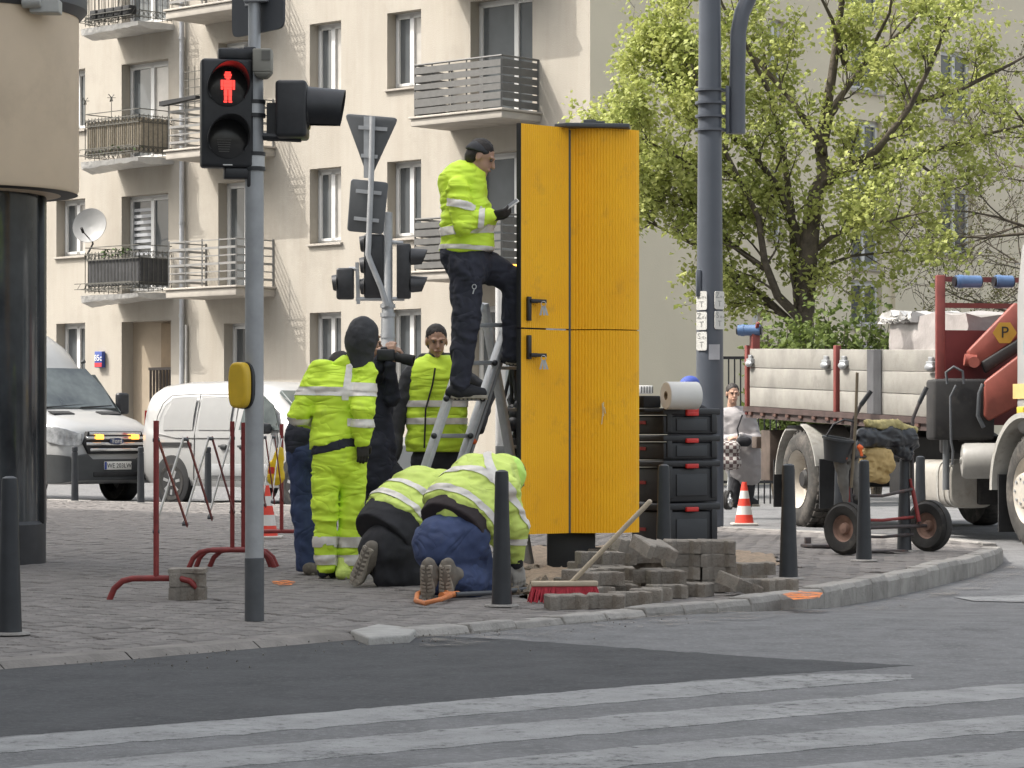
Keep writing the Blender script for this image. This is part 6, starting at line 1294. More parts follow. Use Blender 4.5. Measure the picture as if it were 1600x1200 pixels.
# debris specks on the road by the kerb
db = MB()
for k in range(240):
    px = rr.uniform(100, 1500); t = rr.random(); fy = np.interp(px, [p[0] for p in FR], [p[1] for p in FR]); py = fy+6+abs(rr.gauss(0, 16)); p = GR(px, py); s = rr.uniform(0.002, 0.006)
    e = Euler((rr.random()*3, rr.random()*3, rr.random()*3)).to_matrix(); db.add([p+ZV*(0.012+s*.5)+e@(Vector(v)*s) for v in ((1, 0, 0), (-1, 0, 0), (0, 1, 0), (0, -1, 0), (0, 0, 1), (0, 0, -1))], [(0, 2, 4), (2, 1, 4), (1, 3, 4), (3, 0, 4), (2, 0, 5), (1, 2, 5), (3, 1, 5), (0, 3, 5)])
stuff(tag(db.build('grit', mat('grit', (0.16, 0.145, 0.13), 0.95, var=0.5, scale=30), smooth=None), 'dark grit scattered on the asphalt along the kerb', 'grit'))
# broom
M_WOOD = mat('broom_wood', (0.50, 0.42, 0.31), 0.6, var=0.12, scale=14)
bh = G(882, 943); br_ = thing('broom', 'push broom with red bristles and pale wooden handle leaning on the pavers', 'broom', bh)
bx = Vector((1, 0.08, 0)).normalized(); b = MB(); b.box(bh+Vector((0, 0.03, 0.115)), (0.39, 0.075, 0.03), Matrix.Rotation(0.08, 3, 'Z')); hd_ = b.build('head', M_WOOD, br_, smooth=None, bevel=0.006)
M_BRIST = mat('bristle_red', (0.42, 0.028, 0.045), 0.6, var=0.3, scale=30)
b = MB(); bb = random.Random(2)
for i in range(46):
    for j in range(4):
        a = bh+bx*(-0.185+0.37*i/45)+Vector((0, 0.005+0.018*j, 0.10)); sp = (i/45-0.5); e = Vector((a.x+sp*0.05+bb.gauss(0, .006), a.y-0.02+0.02*j+bb.gauss(0, .006), 0.004+bb.random()*0.01)); b.tube([a, a.lerp(e, .5), e], [0.0055, 0.0065, 0.004], 5)
stuff(b.build('bristles', M_BRIST, br_, smooth=60))
b = MB(); b.cyl(W(892, 911, bh.y+0.03), W(1015, 784, 16.35), 0.0145, n=14); b.ball(W(1015, 784, 16.35), 0.0146); b.build('handle', M_WOOD, br_, smooth=50)
# shovel with orange D handle
sh0 = G(690, 944); sv_ = thing('shovel', 'shovel lying on the ground with an orange D-shaped handle', 'shovel', sh0); b = MB(); q = [G(690, 944)+ZV*.03, G(664, 948)+ZV*.02, G(650, 944)+ZV*.02, G(652, 936)+ZV*.03, G(672, 931)+ZV*.05, G(692, 934)+ZV*.05, G(704, 939)+ZV*.03]
b.tube([q[0]]+q[1:]+[q[0]], 0.015, 10); b.tube([G(690, 940)+ZV*.035, G(716, 937)+ZV*.035], [0.022, 0.018], 10); b.build('handle', mat('handle_orange', (0.62, 0.20, 0.06), 0.5, var=0.15, scale=14), sv_, smooth=60)
b = MB(); b.tube([G(712, 938)+ZV*.035, G(770, 934)+ZV*.03, G(822, 928)+ZV*.03], 0.015, 10); b.build('shaft', M_STEELD, sv_, smooth=60)
b = MB(); p = G(832, 926)+ZV*.03; b.add([p+Vector(v) for v in ((-.06, -.05, .02), (.05, -.09, 0), (.26, -.10, -.01), (.30, 0, -.015), (.26, .12, -.01), (.05, .11, 0), (-.06, .06, .02))], [(0, 1, 2, 3, 4, 5, 6)]); b.build('blade', M_STEELD, sv_, smooth=None)
# cones
def cone(p, hgt, lab):
    r = thing('traffic_cone', lab, 'traffic cone', p, 'orange and white traffic cones'); b = MB(); b.box(p+ZV*0.015, (0.30, 0.30, 0.03)); b.build('base', mat('cone_base', (0.45, 0.42, 0.38), 0.7), r, smooth=None, bevel=0.01)
    zs = [0.03, 0.25, 0.45, 0.62, 0.80, 1.0]; rf = lambda t: 0.115*(1-t)+0.027*t
    for i in range(5): b = MB(); a, c = zs[i], zs[i+1]; b.lathe([(rf(a), a*hgt), (rf(c), c*hgt)]+([(0.001, hgt)] if i == 4 else []), p, n=24); b.build('cone_band', mat('cone_orange', (0.72, 0.055, 0.03), 0.5, var=0.08) if i % 2 == 0 else mat('cone_white', (0.66, 0.64, 0.60), 0.5, var=0.1), r, smooth=50)
cone(GR(1163, 821)+ZV*.0, 0.50, 'orange and white striped traffic cone on the road beside the lorry wheel'); cone(G(416, 842), 0.50, 'orange traffic cone mostly hidden behind the grey signal pole')
# yellow bag on the far barrier stand
yb_ = thing('plastic_bag', 'yellow plastic bag with blue and red print hanging on the far barrier stand', 'bag', W(432, 755, 24.5))
o = soft('bag_body', [cap(W(437, 705, 24.5), W(431, 745, 24.5), 0.035, 0.075, ((0, 1, 0), 0.45)), cap(W(425, 725, 24.5), W(425, 748, 24.5), 0.03, 0.04, ((0, 1, 0), 0.5))], mat('bag_yellow', (0.75, 0.52, 0.02), 0.35, var=0.12, scale=12), yb_, h=0.008, k=0.02, wr=0.012, ws=(20, 20, 14))
b = MB(); b.tube([W(437, 706, 24.5), W(439, 690, 24.55), W(441, 684, 24.6)], 0.006, 5); b.build('strap', M_WHITE, yb_)
b = MB(); b.box(W(424, 735, 24.43), (0.05, 0.01, 0.06)); b.build('red_print', M_REDPL, yb_, smooth=None)
# tool boxes on a trolley -------------------------------------------------------------------------
Yt = 20.75; tc_ = Vector(((1058-CX)/F*Yt, Yt, 0)); Rt = Matrix.Rotation(math.radians(38), 3, 'Z'); tcx = tc_+Vector((0.0, 0.30, 0))
M_TBOX = mat('toolbox_black', (0.022, 0.023, 0.026), 0.5, var=0.2, scale=6, dirt=((0.06, 0.058, 0.055), 5, 0.6, 0.4))
M_TBOXG = mat('toolbox_panel', (0.036, 0.039, 0.044), 0.55, var=0.12)
def tz2(y): return HC+(YH-y)/F*Yt
hw_, hd2 = 0.20, 0.285                                                # right-hand face is the short side, left-hand face the long side
lv = [(0.10, tz2(786)), (tz2(786), tz2(719)), (tz2(719), tz2(679)), (tz2(679), tz2(637))]
for i, (z0, z1) in enumerate(lv):
    lab = ['large bottom black tool box on wheels of the stack', 'tall black tool box above the wheeled one in the stack', 'flat black tool box under the topmost one in the stack', 'topmost black tool box with two red latches and a paper roll on it'][i]
    r = thing('tool_box', lab, 'tool box', tcx+ZV*z0, 'stacked black tool boxes')
    exx = Rt@Vector((1, 0, 0)); eyy = Rt@Vector((0, 1, 0)); C = lambda x, y, z: tcx+exx*x+eyy*y+ZV*z
    b = MB(); zz = z1-0.055 if i else z1-0.06
    b.box(C(0, 0, (z0+zz)/2), (2*hd2-0.03, 2*hw_-0.03, zz-z0-0.004), Rt); b.build('body', M_TBOX, r, smooth=None, bevel=0.015)
    b = MB(); b.box(C(0, 0, (zz+z1)/2), (2*hd2, 2*hw_, z1-zz-0.006), Rt); b.build('lid', M_TBOX, r, smooth=None, bevel=0.012)
    for fx_, wdt, nrm, tang in ((-hd2+0.015, 2*hw_, -exx, eyy), (-hw_+0.015, 2*hd2, -eyy, exx)):
        o_ = C(fx_, 0, 0) if nrm == -exx else C(0, fx_, 0); short = nrm == -eyy
        Rn = Matrix((tang, nrm, ZV)).transposed()
        if short:
            b = MB(); b.box(o_+ZV*((z0+zz)/2)+tang*0.0+nrm*0.004, (0.30, 0.012, (zz-z0)*0.62), Rn); b.build('panel', M_TBOXG, r, smooth=None, bevel=0.004)
            for s in (-0.22, 0.22): b = MB(); b.box(o_+ZV*((z0+z1)/2)+tang*s+nrm*0.006, (0.05, 0.012, (z1-z0)*0.8), Rn); b.build('rib', M_TBOX, r, smooth=None, bevel=0.004)
            for zlt in ([zz+0.01] if i < 3 else [zz+0.012, z1-0.018]): b = MB(); b.box(o_+ZV*zlt+nrm*0.02-tang*0.01, (0.12, 0.024, 0.034), Rn); b.build('latch', M_REDPL, r, smooth=None, bevel=0.006)
        else:
            b = MB(); b.box(o_+ZV*((z0+z1)/2-0.01)+nrm*0.003+tang*0.06, (0.09, 0.006, 0.024), Rn); b.build('logo_plate', mat('logo_red', (0.25, 0.03, 0.03), 0.5), r, smooth=None)
            if i < 2: b = MB(); b.box(o_+ZV*(z1-0.10)-tang*(hw_-0.05)+nrm*0.006, (0.035, 0.012, 0.05), Rn); b.build('clip', M_ALU, r, smooth=None, bevel=0.004)
    if i == 0:
        for s in (-1, 1):
            cw = C(hd2+0.02, s*(hw_+0.0), 0.09); b = MB(); b.lathe([(0.045, 0), (0.085, 0.0), (0.09, 0.01), (0.09, 0.035), (0.085, 0.045), (0.045, 0.045)], cw, -eyy, 28); w_ = b.build('wheel', M_RUBBER, r, smooth=40)
            b = MB(); b.lathe([(0.06, 0.03), (0.055, 0.042), (0.02, 0.05), (0.001, 0.05)], cw, -eyy, 20); b.build('hub', M_BLACK, w_)
top = lv[3][1]
rl = W(1040, 618, Yt-0.08); rd = Vector((0.93, 0.36, 0)).normalized(); b = MB(); b.lathe([(0.032, 0.002), (0.098, 0.0), (0.102, 0.004), (0.102, 0.25), (0.098, 0.254), (0.032, 0.252)], rl-ZV*0.0, rd, 36)
pr2 = tag(b.build('paper_roll', mat('paper_white', (0.70, 0.69, 0.66), 0.8, var=0.03), loc=rl-ZV*0.1, smooth=40), 'white paper towel roll lying on the black tool boxes', 'paper roll')
b = MB(); b.lathe([(0.0325, 0.001), (0.024, 0.001), (0.024, 0.25), (0.0325, 0.25)], rl, rd, 24); b.build('core', mat('card_core', (0.22, 0.17, 0.11), 0.9), pr2)
b = MB(); b.box(W(1010, 628, Yt+0.05), (0.17, 0.14, 0.09), Rt); b.box(W(1012, 641, Yt), (0.2, 0.16, 0.025), Rt); tag(b.build('tool_case', M_BLACKM, loc=W(1010, 640, Yt), smooth=None, bevel=0.012), 'small black case lying on the tool boxes beside the paper roll', 'case')
# hand cart ----------------------------------------------------------------------------------------
w1 = Vector(((1322-CX)/F*22.9, 22.9, 0.215)); w2 = Vector(((1452-CX)/F*23.6, 23.6, 0.215)); ct = thing('hand_cart', 'rusty two wheeled hand cart loaded with bags and tools beside the lorry', 'hand cart', (w1+w2)/2-ZV*0.215)
axl = (w2-w1).normalized(); M_RUST = mat('cart_frame', (0.06, 0.05, 0.05), 0.6, var=0.3, scale=14, dirt=((0.16, 0.05, 0.03), 12, 0.55, 0.7)); M_CRIM = mat('cart_rim', (0.20, 0.12, 0.09), 0.7, var=0.3, scale=12)
for p, s in ((w1, -1), (w2, -1)): wheel(ct, p+axl*s*0.05, axl*s, 0.215, 0.10, 0.11, M_RUBBER, M_CRIM, 'cart')
b = MB(); b.cyl(w1, w2, 0.016, n=10); b.build('axle', M_RUST, ct)
def Wk(px, py, t): return W(px, py, 22.9+0.7*t)
for pts, t in (([(1336, 842), (1328, 765), (1330, 700), (1333, 657), (1345, 633), (1361, 611)], 0.1), ([(1437, 818), (1426, 765), (1425, 700), (1426, 655), (1436, 630), (1448, 605)], 0.85)):
    b = MB(); b.tube([Wk(x, y, t) for x, y in pts], 0.016, 10); b.build('upright', M_RUST, ct, smooth=60); b = MB(); b.tube([Wk(x, y, t) for x, y in pts[-2:]], 0.02, 10); b.build('grip', M_BLACK, ct, smooth=60)
for y0, y1, m in ((713, 712, M_RUST), (774, 764, M_RUST), (812, 808, M_RED), (838, 835, M_RUST)): b = MB(); b.tube([Wk(1330, y0, 0.1), Wk(1378, y0+1, .5), Wk(1427, y1, 0.85)], 0.013, 8); b.build('crossbar', m, ct, smooth=60)
b = MB(); b.tube([Wk(1436, 815, .8), Wk(1425, 760, .85), Wk(1422, 748, .85)], 0.018, 8); b.build('red_strut', M_RED, ct, smooth=60)
b = MB(); b.tube([Wk(1326, 800, .1), Wk(1328, 760, .1)], 0.016, 8); b.build('red_strut', M_RED, ct, smooth=60)
b = MB(); p = (w1+w2)/2; b.prism([p+Vector((-0.25, -0.20, -0.20)), p+Vector((0.16, -0.05, -0.20)), p+Vector((0.0, 0.2, -0.20)), p+Vector((-0.35, 0.05, -0.20))], ZV*0.012); b.build('toe_plate', M_RUST, ct, smooth=None)
b = MB(); b.box(G(1290, 856)+ZV*0.02, (0.36, 0.26, 0.025), Matrix.Rotation(0.3, 3, 'Z')); b.box(G(1262, 850)+ZV*0.03, (0.05, 0.12, 0.06)); tag(b.build('metal_plate', M_RUST, loc=G(1290, 856), smooth=None, bevel=0.004), 'rusty flat metal plate on the pavement left of the cart wheel', 'metal plate')
lg = thing('cart_bag', 'dark blue and black plastic sack slumped over the hand cart', 'sack', Wk(1385, 725, .5))
soft('sack', [cap(Wk(1345, 684, .2), Wk(1418, 684, .8), 0.075, 0.085, ((0, 1, 0), .7)), cap(Wk(1385, 672, .5), Wk(1425, 694, .9), 0.06, 0.06), cap(Wk(1400, 700, .7), Wk(1418, 712, .8), 0.065, 0.05), cap(Wk(1342, 690, .2), Wk(1332, 712, .1), 0.055, 0.045)], mat('sack_dark', (0.022, 0.024, 0.029), 0.35, var=0.3, scale=8), lg, h=0.010, k=0.03, wr=0.022, ws=(9, 9, 18), seed=5)
lg = thing('cart_bin', 'shallow dark plastic bin with a rim on the left of the hand cart', 'bin', Wk(1305, 720, 0)); bc = Wk(1310, 688, 0.0)
b = MB(); b.lathe([(0.001, -0.17), (0.09, -0.17), (0.125, 0.0), (0.135, 0.0), (0.135, 0.02), (0.115, 0.02), (0.085, -0.15), (0.001, -0.15)], bc+ZV*0.0, (0.15, -.1, 1), 28); b.build('tub', mat('bin_dark', (0.035, 0.038, 0.042), 0.5, var=0.2), lg, smooth=40)
b = MB(); b.tube([bc+Vector((-.12, 0, 0)), bc+Vector((-.04, 0, .13)), bc+Vector((.05, 0, .17)), bc+Vector((.13, 0, .15))], 0.008, 6); b.build('bin_handle', M_BLACK, lg, smooth=60)
lg = thing('tan_bag', 'tan paper cement bag strapped between the cart uprights', 'bag', Wk(1370, 760, .4))
soft('bag_body', [cap(Wk(1356, 710, .35), Wk(1384, 712, .45), 0.06, 0.06), cap(Wk(1356, 742, .35), Wk(1380, 746, .45), 0.065, 0.05), cap(Wk(1352, 726, .35), Wk(1388, 728, .45), 0.06, 0.055)], mat('paper_tan', (0.46, 0.32, 0.13), 0.7, var=0.15, scale=10), lg, h=0.011, k=0.05, wr=0.02, ws=(12, 12, 20), seed=2)
lg = thing('yellow_rag', 'yellowish rope and rag bundle lying on top of the cart load', 'rag', Wk(1390, 665, .5))
soft('rag', [cap(Wk(1355, 662, .3), Wk(1400, 664, .6), 0.03, 0.04), cap(Wk(1400, 664, .6), Wk(1428, 672, .9), 0.03, 0.03), cap(Wk(1375, 668, .4), Wk(1385, 675, .5), 0.03, 0.03)], mat('rag_yellow', (0.40, 0.34, 0.15), 0.8, var=0.3, scale=14), lg, h=0.009, k=0.03, wr=0.02, ws=(18, 18, 18), seed=7)
lg = thing('grey_cloth', 'grey dirty cloth hanging down the left of the hand cart', 'cloth', Wk(1325, 790, .1))
soft('cloth', [cap(Wk(1312, 712, .05), Wk(1322, 782, .1), 0.06, 0.03, ((0, 1, 0), .5)), cap(Wk(1330, 712, .1), Wk(1340, 776, .15), 0.05, 0.03, ((0, 1, 0), .5)), cap(Wk(1318, 712, .1), Wk(1336, 706, .1), 0.05, 0.05)], mat('cloth_grey', (0.17, 0.16, 0.145), 0.85, var=0.25, scale=9), lg, h=0.010, k=0.03, wr=0.025, ws=(16, 16, 5), seed=6)
lg = thing('orange_rag', 'small orange rag hanging on the cart', 'rag', Wk(1325, 712, 0)); soft('rag', [cap(Wk(1319, 697, -.05), Wk(1322, 716, -.05), 0.025, 0.012, ((0, 1, 0), .5)), cap(Wk(1344, 699, -.05), Wk(1346, 710, -.05), 0.025, 0.015, ((0, 1, 0), .5))], M_ORANGE, lg, h=0.007, k=0.02, wr=0.01, ws=(20, 20, 20))
b = MB(); b.tube([Wk(1330, 762, -.05), Wk(1337, 660, -.05), Wk(1339.5, 582, -.05)], 0.013, 10); tag(b.build('wooden_pole', mat('old_wood', (0.17, 0.135, 0.09), 0.8, var=0.2, scale=12), loc=Wk(1330, 762, -.05), smooth=60), 'dark wooden tool handle standing upright in the hand cart', 'tool handle')
# ladder -------------------------------------------------------------------------------------------
YLd = 20.05; ld = thing('step_ladder', 'aluminium double step ladder standing open against the cabinet', 'ladder', Vector(((700-CX)/F*YLd, YLd, 0)))
def Ll(px, py, d=0): return W(px, py, YLd+d)
def rail(a, c, m, w=0.035, t=0.09): b = MB(); b.beam(a, c, w, t, (0.5, -0.8, 0)); b.build('rail', m, ld, smooth=None, bevel=0.004)
M_LDARK = mat('ladder_side', (0.30, 0.305, 0.315), 0.45, metal=0.3, var=0.15)
rail(Ll(803, 474, 0.05), Ll(664, 893, -0.15), M_ALU); rail(Ll(811, 474, 0.1), Ll(671, 893, -0.12), M_LDARK, 0.02, 0.08); rail(Ll(750, 474, -0.15), Ll(610, 895, -0.38), M_ALU)
for y in (508, 567, 623, 681, 738, 796, 850):
    xr2 = 803-(y-474)*0.332; b = MB(); b.beam(Ll(xr2-54, y, -0.2-(y-474)*0.0004), Ll(xr2+2, y, 0.03-(y-474)*0.0004), 0.035, 0.03); b.build('rung', M_LDARK if y > 600 else M_STEEL, ld, smooth=None, bevel=0.004)
    for xx, dd_ in ((xr2-56, -0.24), (xr2+1, 0.0)): b = MB(); b.ball(Ll(xx, y, dd_-(y-474)*0.0004-0.03), 0.022); b.build('rung_cap', M_BLACK, ld)
rail(Ll(756, 474, 0.1), Ll(827, 880, 0.55), M_ALU); rail(Ll(805, 474, 0.25), Ll(876, 876, 0.75), M_ALU)
for y in (575, 640, 698, 718, 770): x = 756+(y-474)*0.175; b = MB(); b.beam(Ll(x, y, 0.1+(y-474)*0.0011), Ll(x+50, y, 0.25+(y-474)*0.0011), 0.03, 0.025); b.build('rung', M_STEEL, ld, smooth=None, bevel=0.004)
b = MB(); b.ball(Ll(741, 690, -0.05), 0.02); b.build('orange_cap', M_ORANGE, ld)
# ================================================================ people
M_HIVIS = mat('hivis_yellow', (0.70, 0.98, 0.07), 0.6, var=0.08, scale=7, spec=0.3, crease=(2.6, 6.5, 0.5), dirt=((0.50, 0.66, 0.10), 6, 0.57, 0.6))
M_HIVIS2 = mat('hivis_faded', (0.66, 0.80, 0.19), 0.65, var=0.12, scale=6, spec=0.3, crease=(2.6, 6, 0.5), dirt=((0.36, 0.42, 0.14), 6, 0.56, 0.6))
M_REFL = mat('reflective_tape', (0.74, 0.70, 0.645), 0.5, var=0.10, scale=18, metal=0.15, dirt=((0.45, 0.42, 0.38), 10, 0.6, 0.45))
M_NAVY = mat('navy_cloth', (0.028, 0.030, 0.045), 0.85, var=0.25, scale=8, crease=(3, 5, 0.4))
M_BLUEJ = mat('blue_work_trousers', (0.042, 0.062, 0.14), 0.85, var=0.22, scale=7, crease=(3.5, 4.5, 0.4), dirt=((0.09, 0.095, 0.11), 6, 0.6, 0.5))
M_DARK = mat('dark_cloth', (0.021, 0.021, 0.025), 0.85, var=0.3, scale=8)
M_GREYJ = mat('charcoal_cloth', (0.045, 0.046, 0.05), 0.85, var=0.2, scale=9, bump=0.2, bscale=200)
M_BROWNS = mat('brown_shirt', (0.035, 0.026, 0.027), 0.85, var=0.2, scale=8)
M_SKIN = mat('skin', (0.45, 0.27, 0.19), 0.55, var=0.1, scale=12)
M_HAIR = mat('hair_dark', (0.025, 0.02, 0.017), 0.7, var=0.3, scale=40)
M_BOOT = mat('work_boot', (0.16, 0.14, 0.115), 0.8, var=0.25, scale=14, dirt=((0.22, 0.19, 0.15), 9, 0.5, 0.6))
M_SOLE = mat('boot_sole', (0.33, 0.295, 0.245), 0.9, var=0.25, scale=16)
M_GLOVE = mat('work_glove', (0.03, 0.026, 0.025), 0.85, var=0.3, scale=14)
M_GLOVEW = mat('pale_glove', (0.36, 0.34, 0.31), 0.85, var=0.25, scale=14)
def nv(v): return Vector(v).normalized()
def head(par, c, look, up=(0, 0, 1), hair=True, s=1.0, cap_m=None, neck=None):
    """c = centre of the head, look = direction of the face"""
    f = nv(look); u = Vector(up); u = (u-f*u.dot(f)).normalized(); r = f.cross(u); c = Vector(c)
    def q(x, y, z): return c+(r*x+f*y+u*z)*s
    R = np.array(Matrix((r, f, u)).transposed())
    pr = [ell(q(0, -0.012, 0.03), (0.074*s, 0.092*s, 0.088*s), R), ell(q(0, 0.022, -0.045), (0.056*s, 0.066*s, 0.068*s), R), cap(q(0, 0.062, -0.098), q(0, 0.070, -0.096), 0.020*s), cap(q(0, 0.088, 0.012), q(0, 0.108, -0.030), 0.008*s, 0.014*s), cap(q(-0.022, 0.092, -0.062), q(0.022, 0.092, -0.062), 0.006*s),
          cap(q(0, -0.02, -0.05), (c+Vector((-f.x*0.05, -f.y*0.05, -0.16))*s if neck is None else neck), 0.052*s, 0.058*s)]
    pr += [ell(q(sx*0.078, -0.008, -0.010), (0.009*s, 0.018*s, 0.028*s), R) for sx in (-1, 1)]+[cap(q(sx*0.018, 0.088, 0.026), q(sx*0.048, 0.078, 0.026), 0.008*s) for sx in (-1, 1)]
    o = soft('head', pr, M_SKIN, par, h=0.0065, k=0.016)
    for sx in (-1, 1): b = MB(); b.ball(q(sx*0.031, 0.079, 0.008), 0.0105*s); b.build('eye', mat('eye_dark', (0.14, 0.11, 0.10), 0.2), o, smooth=60)
    b = MB(); b.tube([q(-0.024, 0.0965, -0.062), q(0, 0.101, -0.063), q(0.024, 0.0965, -0.062)], 0.0035*s, 6); b.build('mouth', mat('lips', (0.30, 0.12, 0.10), 0.5), o, smooth=60)
    if hair:
        hp = [ell(q(0, -0.022, 0.045), (0.081*s, 0.094*s, 0.085*s), R), ell(q(0, -0.055, -0.01), (0.076*s, 0.060*s, 0.075*s), R)]
        soft('hair', hp, M_HAIR, par, h=0.008, k=0.02, wr=0.006, ws=(60, 60, 60), cuts=[(q(0, 0.060, 0.06), f*0.8-u*0.55)])
    if cap_m:
        hp = [ell(q(0, -0.012, 0.055), (0.085*s, 0.100*s, 0.078*s), R)]; soft('cap', hp, cap_m, par, h=0.007, k=0.02, cuts=[(q(0, 0, 0.035), -u)]); b = MB(); b.prism([q(x*0.075, 0.07+0.075*math.sqrt(max(0, 1-x*x)), 0.042-0.01*(1-x*x)) for x in [i/5 for i in range(-5, 6)]], u*0.006); b.build('cap_peak', cap_m, par, smooth=40)
    return o
def hand(par, w, d, n, curl=0.5, m=None, side=1, s=1.0, name='hand'):
    """w wrist, d towards the fingers, n out of the palm's back"""
    d = nv(d); n = Vector(n); n = (n-d*n.dot(d)).normalized(); t = d.cross(n)*side; w = Vector(w); m = m or M_SKIN
    R = np.array(Matrix((t, d, n)).transposed()); P_ = lambda x, y, z: w+(t*x+d*y+n*z)*s
    pr = [cap(P_(0, -0.03, 0), P_(0, 0.02, 0), 0.028*s, 0.030*s), ell(P_(0, 0.055, 0), (0.043*s, 0.055*s, 0.018*s), R)]
    V, Fq = None, None
    fing = []
    for i, (x, L) in enumerate(((-0.030, 0.062), (-0.010, 0.074), (0.011, 0.070), (0.031, 0.055))):
        a = P_(x, 0.095, 0.0); ang_ = curl*0.5; dirv = d; p = a; chain = [P_(x*0.9, 0.06, 0), a]
        for j in range(3):
            ang_ = curl*(0.45+0.55*j); dirv = d*math.cos(ang_)-n*math.sin(ang_); p = p+dirv*(L*(0.45, 0.32, 0.25)[j])*s; chain.append(p)
        rr_ = (0.0095, 0.0095, 0.009, 0.0085, 0.0075); fing += [cap(chain[k], chain[k+1], rr_[k]*s, rr_[k+1]*s) for k in range(4)]
    th = [P_(-0.03, 0.02, -0.005), P_(-0.055, 0.045, -0.012), P_(-0.060, 0.075, -0.02-0.02*curl), P_(-0.048, 0.098, -0.028-0.025*curl)]
    fing += [cap(th[k], th[k+1], (0.015, 0.0115, 0.010)[k]*s, (0.0115, 0.010, 0.008)[k]*s) for k in range(3)]
    return soft(name, pr+fing, m, par, h=0.0055, k=0.007)
def boot(par, heel, toe, up, ankle, m=M_BOOT, s=1.0):
    heel, toe, ankle = Vector(heel), Vector(toe), Vector(ankle); f = (toe-heel).normalized(); u = Vector(up); u = (u-f*u.dot(f)).normalized()
    o = soft('boot', [cap(heel+u*0.04*s, heel.lerp(toe, .5)+u*0.045*s, 0.042*s, 0.045*s), cap(heel.lerp(toe, .45)+u*0.04*s, toe-f*0.045*s+u*0.035*s, 0.047*s, 0.040*s), cap(heel+f*0.045*s+u*0.04*s, ankle, 0.048*s, 0.055*s)], m, par, h=0.010, k=0.03, wr=0.006, ws=(20, 20, 20))
    r = f.cross(u); b = MB(); pts = []
    for t, w_ in ((-0.02, .026), (0.0, .037), (0.3, .036), (0.55, .043), (0.8, .046), (0.95, .034), (1.0, .016)): pts.append((t, w_))
    L = (toe-heel).length
    poly = [heel+f*(t*L)+r*w_*s-u*0.004 for t, w_ in pts]+[heel+f*(t*L)-r*w_*s-u*0.004 for t, w_ in reversed(pts)]
    b.prism(poly, u*0.024*s)
    so = b.build('sole', M_SOLE, o, smooth=40, bevel=0.004)
    b = MB()
    for k in range(9):
        t = 0.04+0.92*k/8; w_ = np.interp(t, [p[0] for p in pts], [p[1] for p in pts])*0.85
        for sd in (-1, 1): b.beam(heel+f*(t*L)+r*sd*w_*s-u*0.008, heel+f*((t+0.03)*L)+r*sd*0.006-u*0.008, 0.013, 0.008, u)
    stuff(b.build('sole_tread', M_SOLE, so, smooth=None)); return o
def J(Y0): return lambda px, py, d=0.0: W(px, py, Y0+d)
# ---- 1. worker in full yellow suit, back to the camera -----------------------------------------
Y = 19.15; j = J(Y); p1 = thing('person', 'standing worker in full yellow high visibility suit with dark hood, seen from behind', 'person', G(527, 905))
nk, ch, wa, hp = j(553, 566, .05), j(535, 615), j(528, 665), j(530, 700)
sl, sr = j(500, 583, .02), j(570, 583, .0)
bk = (0.35, -0.93, 0)
prim = [cap(j(515, 588), j(560, 588, .02), 0.085, 0.085, (bk, .95)), cap(ch, wa, 0.185, 0.18, (bk, .72)), cap(wa, j(527, 690), 0.18, 0.19, (bk, .78), (j(527, 692), (0.2, 0, -1))), cap(j(508, 580), ch, 0.08, 0.18, (bk, .75)), cap(j(556, 578, .03), nk, 0.075, 0.07),
        cap(sr, j(567, 640, -.13), 0.090, 0.076), cap(j(567, 640, -.13), j(566, 688, -.12), 0.076, 0.062), cap(sl, j(468, 648, -.02), 0.09, 0.075), cap(j(468, 648, -.02), j(490, 656, .30), 0.075, 0.06)]
jk = soft('jacket', prim, M_HIVIS, p1, h=0.0105, k=0.016, wr=0.020, ws=(5, 5, 15), seed=1)
soft('collar', [cap(j(535, 570, .0), j(562, 560, .03), 0.045, 0.05), cap(j(562, 560, .03), j(570, 570, -.02), 0.045, 0.04), cap(j(525, 575), j(540, 566), 0.04, 0.045)], M_HIVIS, jk, h=0.011, k=0.03, wr=0.012, ws=(14, 14, 20), seed=4)
band(jk, j(525, 612), (0.02, 0, 1), 0.030, 0.30, M_REFL, p1)
band(jk, j(569, 605, -.09), (0.03, 0, 1), 0.027, 0.135, M_REFL, p1, 0.009); band(jk, j(566, 661, -.125), (0.02, 0, 1), 0.027, 0.105, M_REFL, p1, 0.009)
band(jk, j(462, 659, .03), (-.05, .1, 1), 0.026, 0.12, M_REFL, p1, 0.009)
band(jk, j(543, 588, -.15), (1, 0, -.12), 0.023, 0.16, M_REFL, p1, 0.007)
soft('hem', [cap(j(527, 660), j(527, 705), 0.183, 0.183, (bk, .78))], M_NAVY, jk, h=0.011, k=0.03, wr=0.006, cuts=[(j(527, 704), (0.2, 0, -1)), (j(527, 686), (-.2, 0, 1))])
tr = [cap(j(529, 695), j(531, 715), 0.172, 0.174, (bk, .76)), cap(j(510, 712, -.02), j(508, 790, -.03), 0.102, 0.086), cap(j(508, 790, -.03), j(509, 886, -.03), 0.086, 0.070), cap(j(552, 712, .02), j(549, 790, .04), 0.102, 0.088), cap(j(549, 790, .04), j(541, 890, .03), 0.088, 0.070)]
ts = soft('trousers', tr, M_HIVIS, p1, h=0.0105, k=0.016, wr=0.020, ws=(6, 6, 12), seed=12, cuts=[(j(525, 895), (0, 0, -1))])
for (x, y, h_, rx) in ((508, 846, .036, .11), (545, 847, .036, .11), (509, 874, .033, .11), (542, 875, .036, .11)):
    band(ts, j(x, y, .0), (0, 0, 1), h_, rx, M_REFL, p1, 0.006)
hd1 = j(572, 527, .02); head(p1, hd1, (0.75, 0.62, -0.28), hair=False)
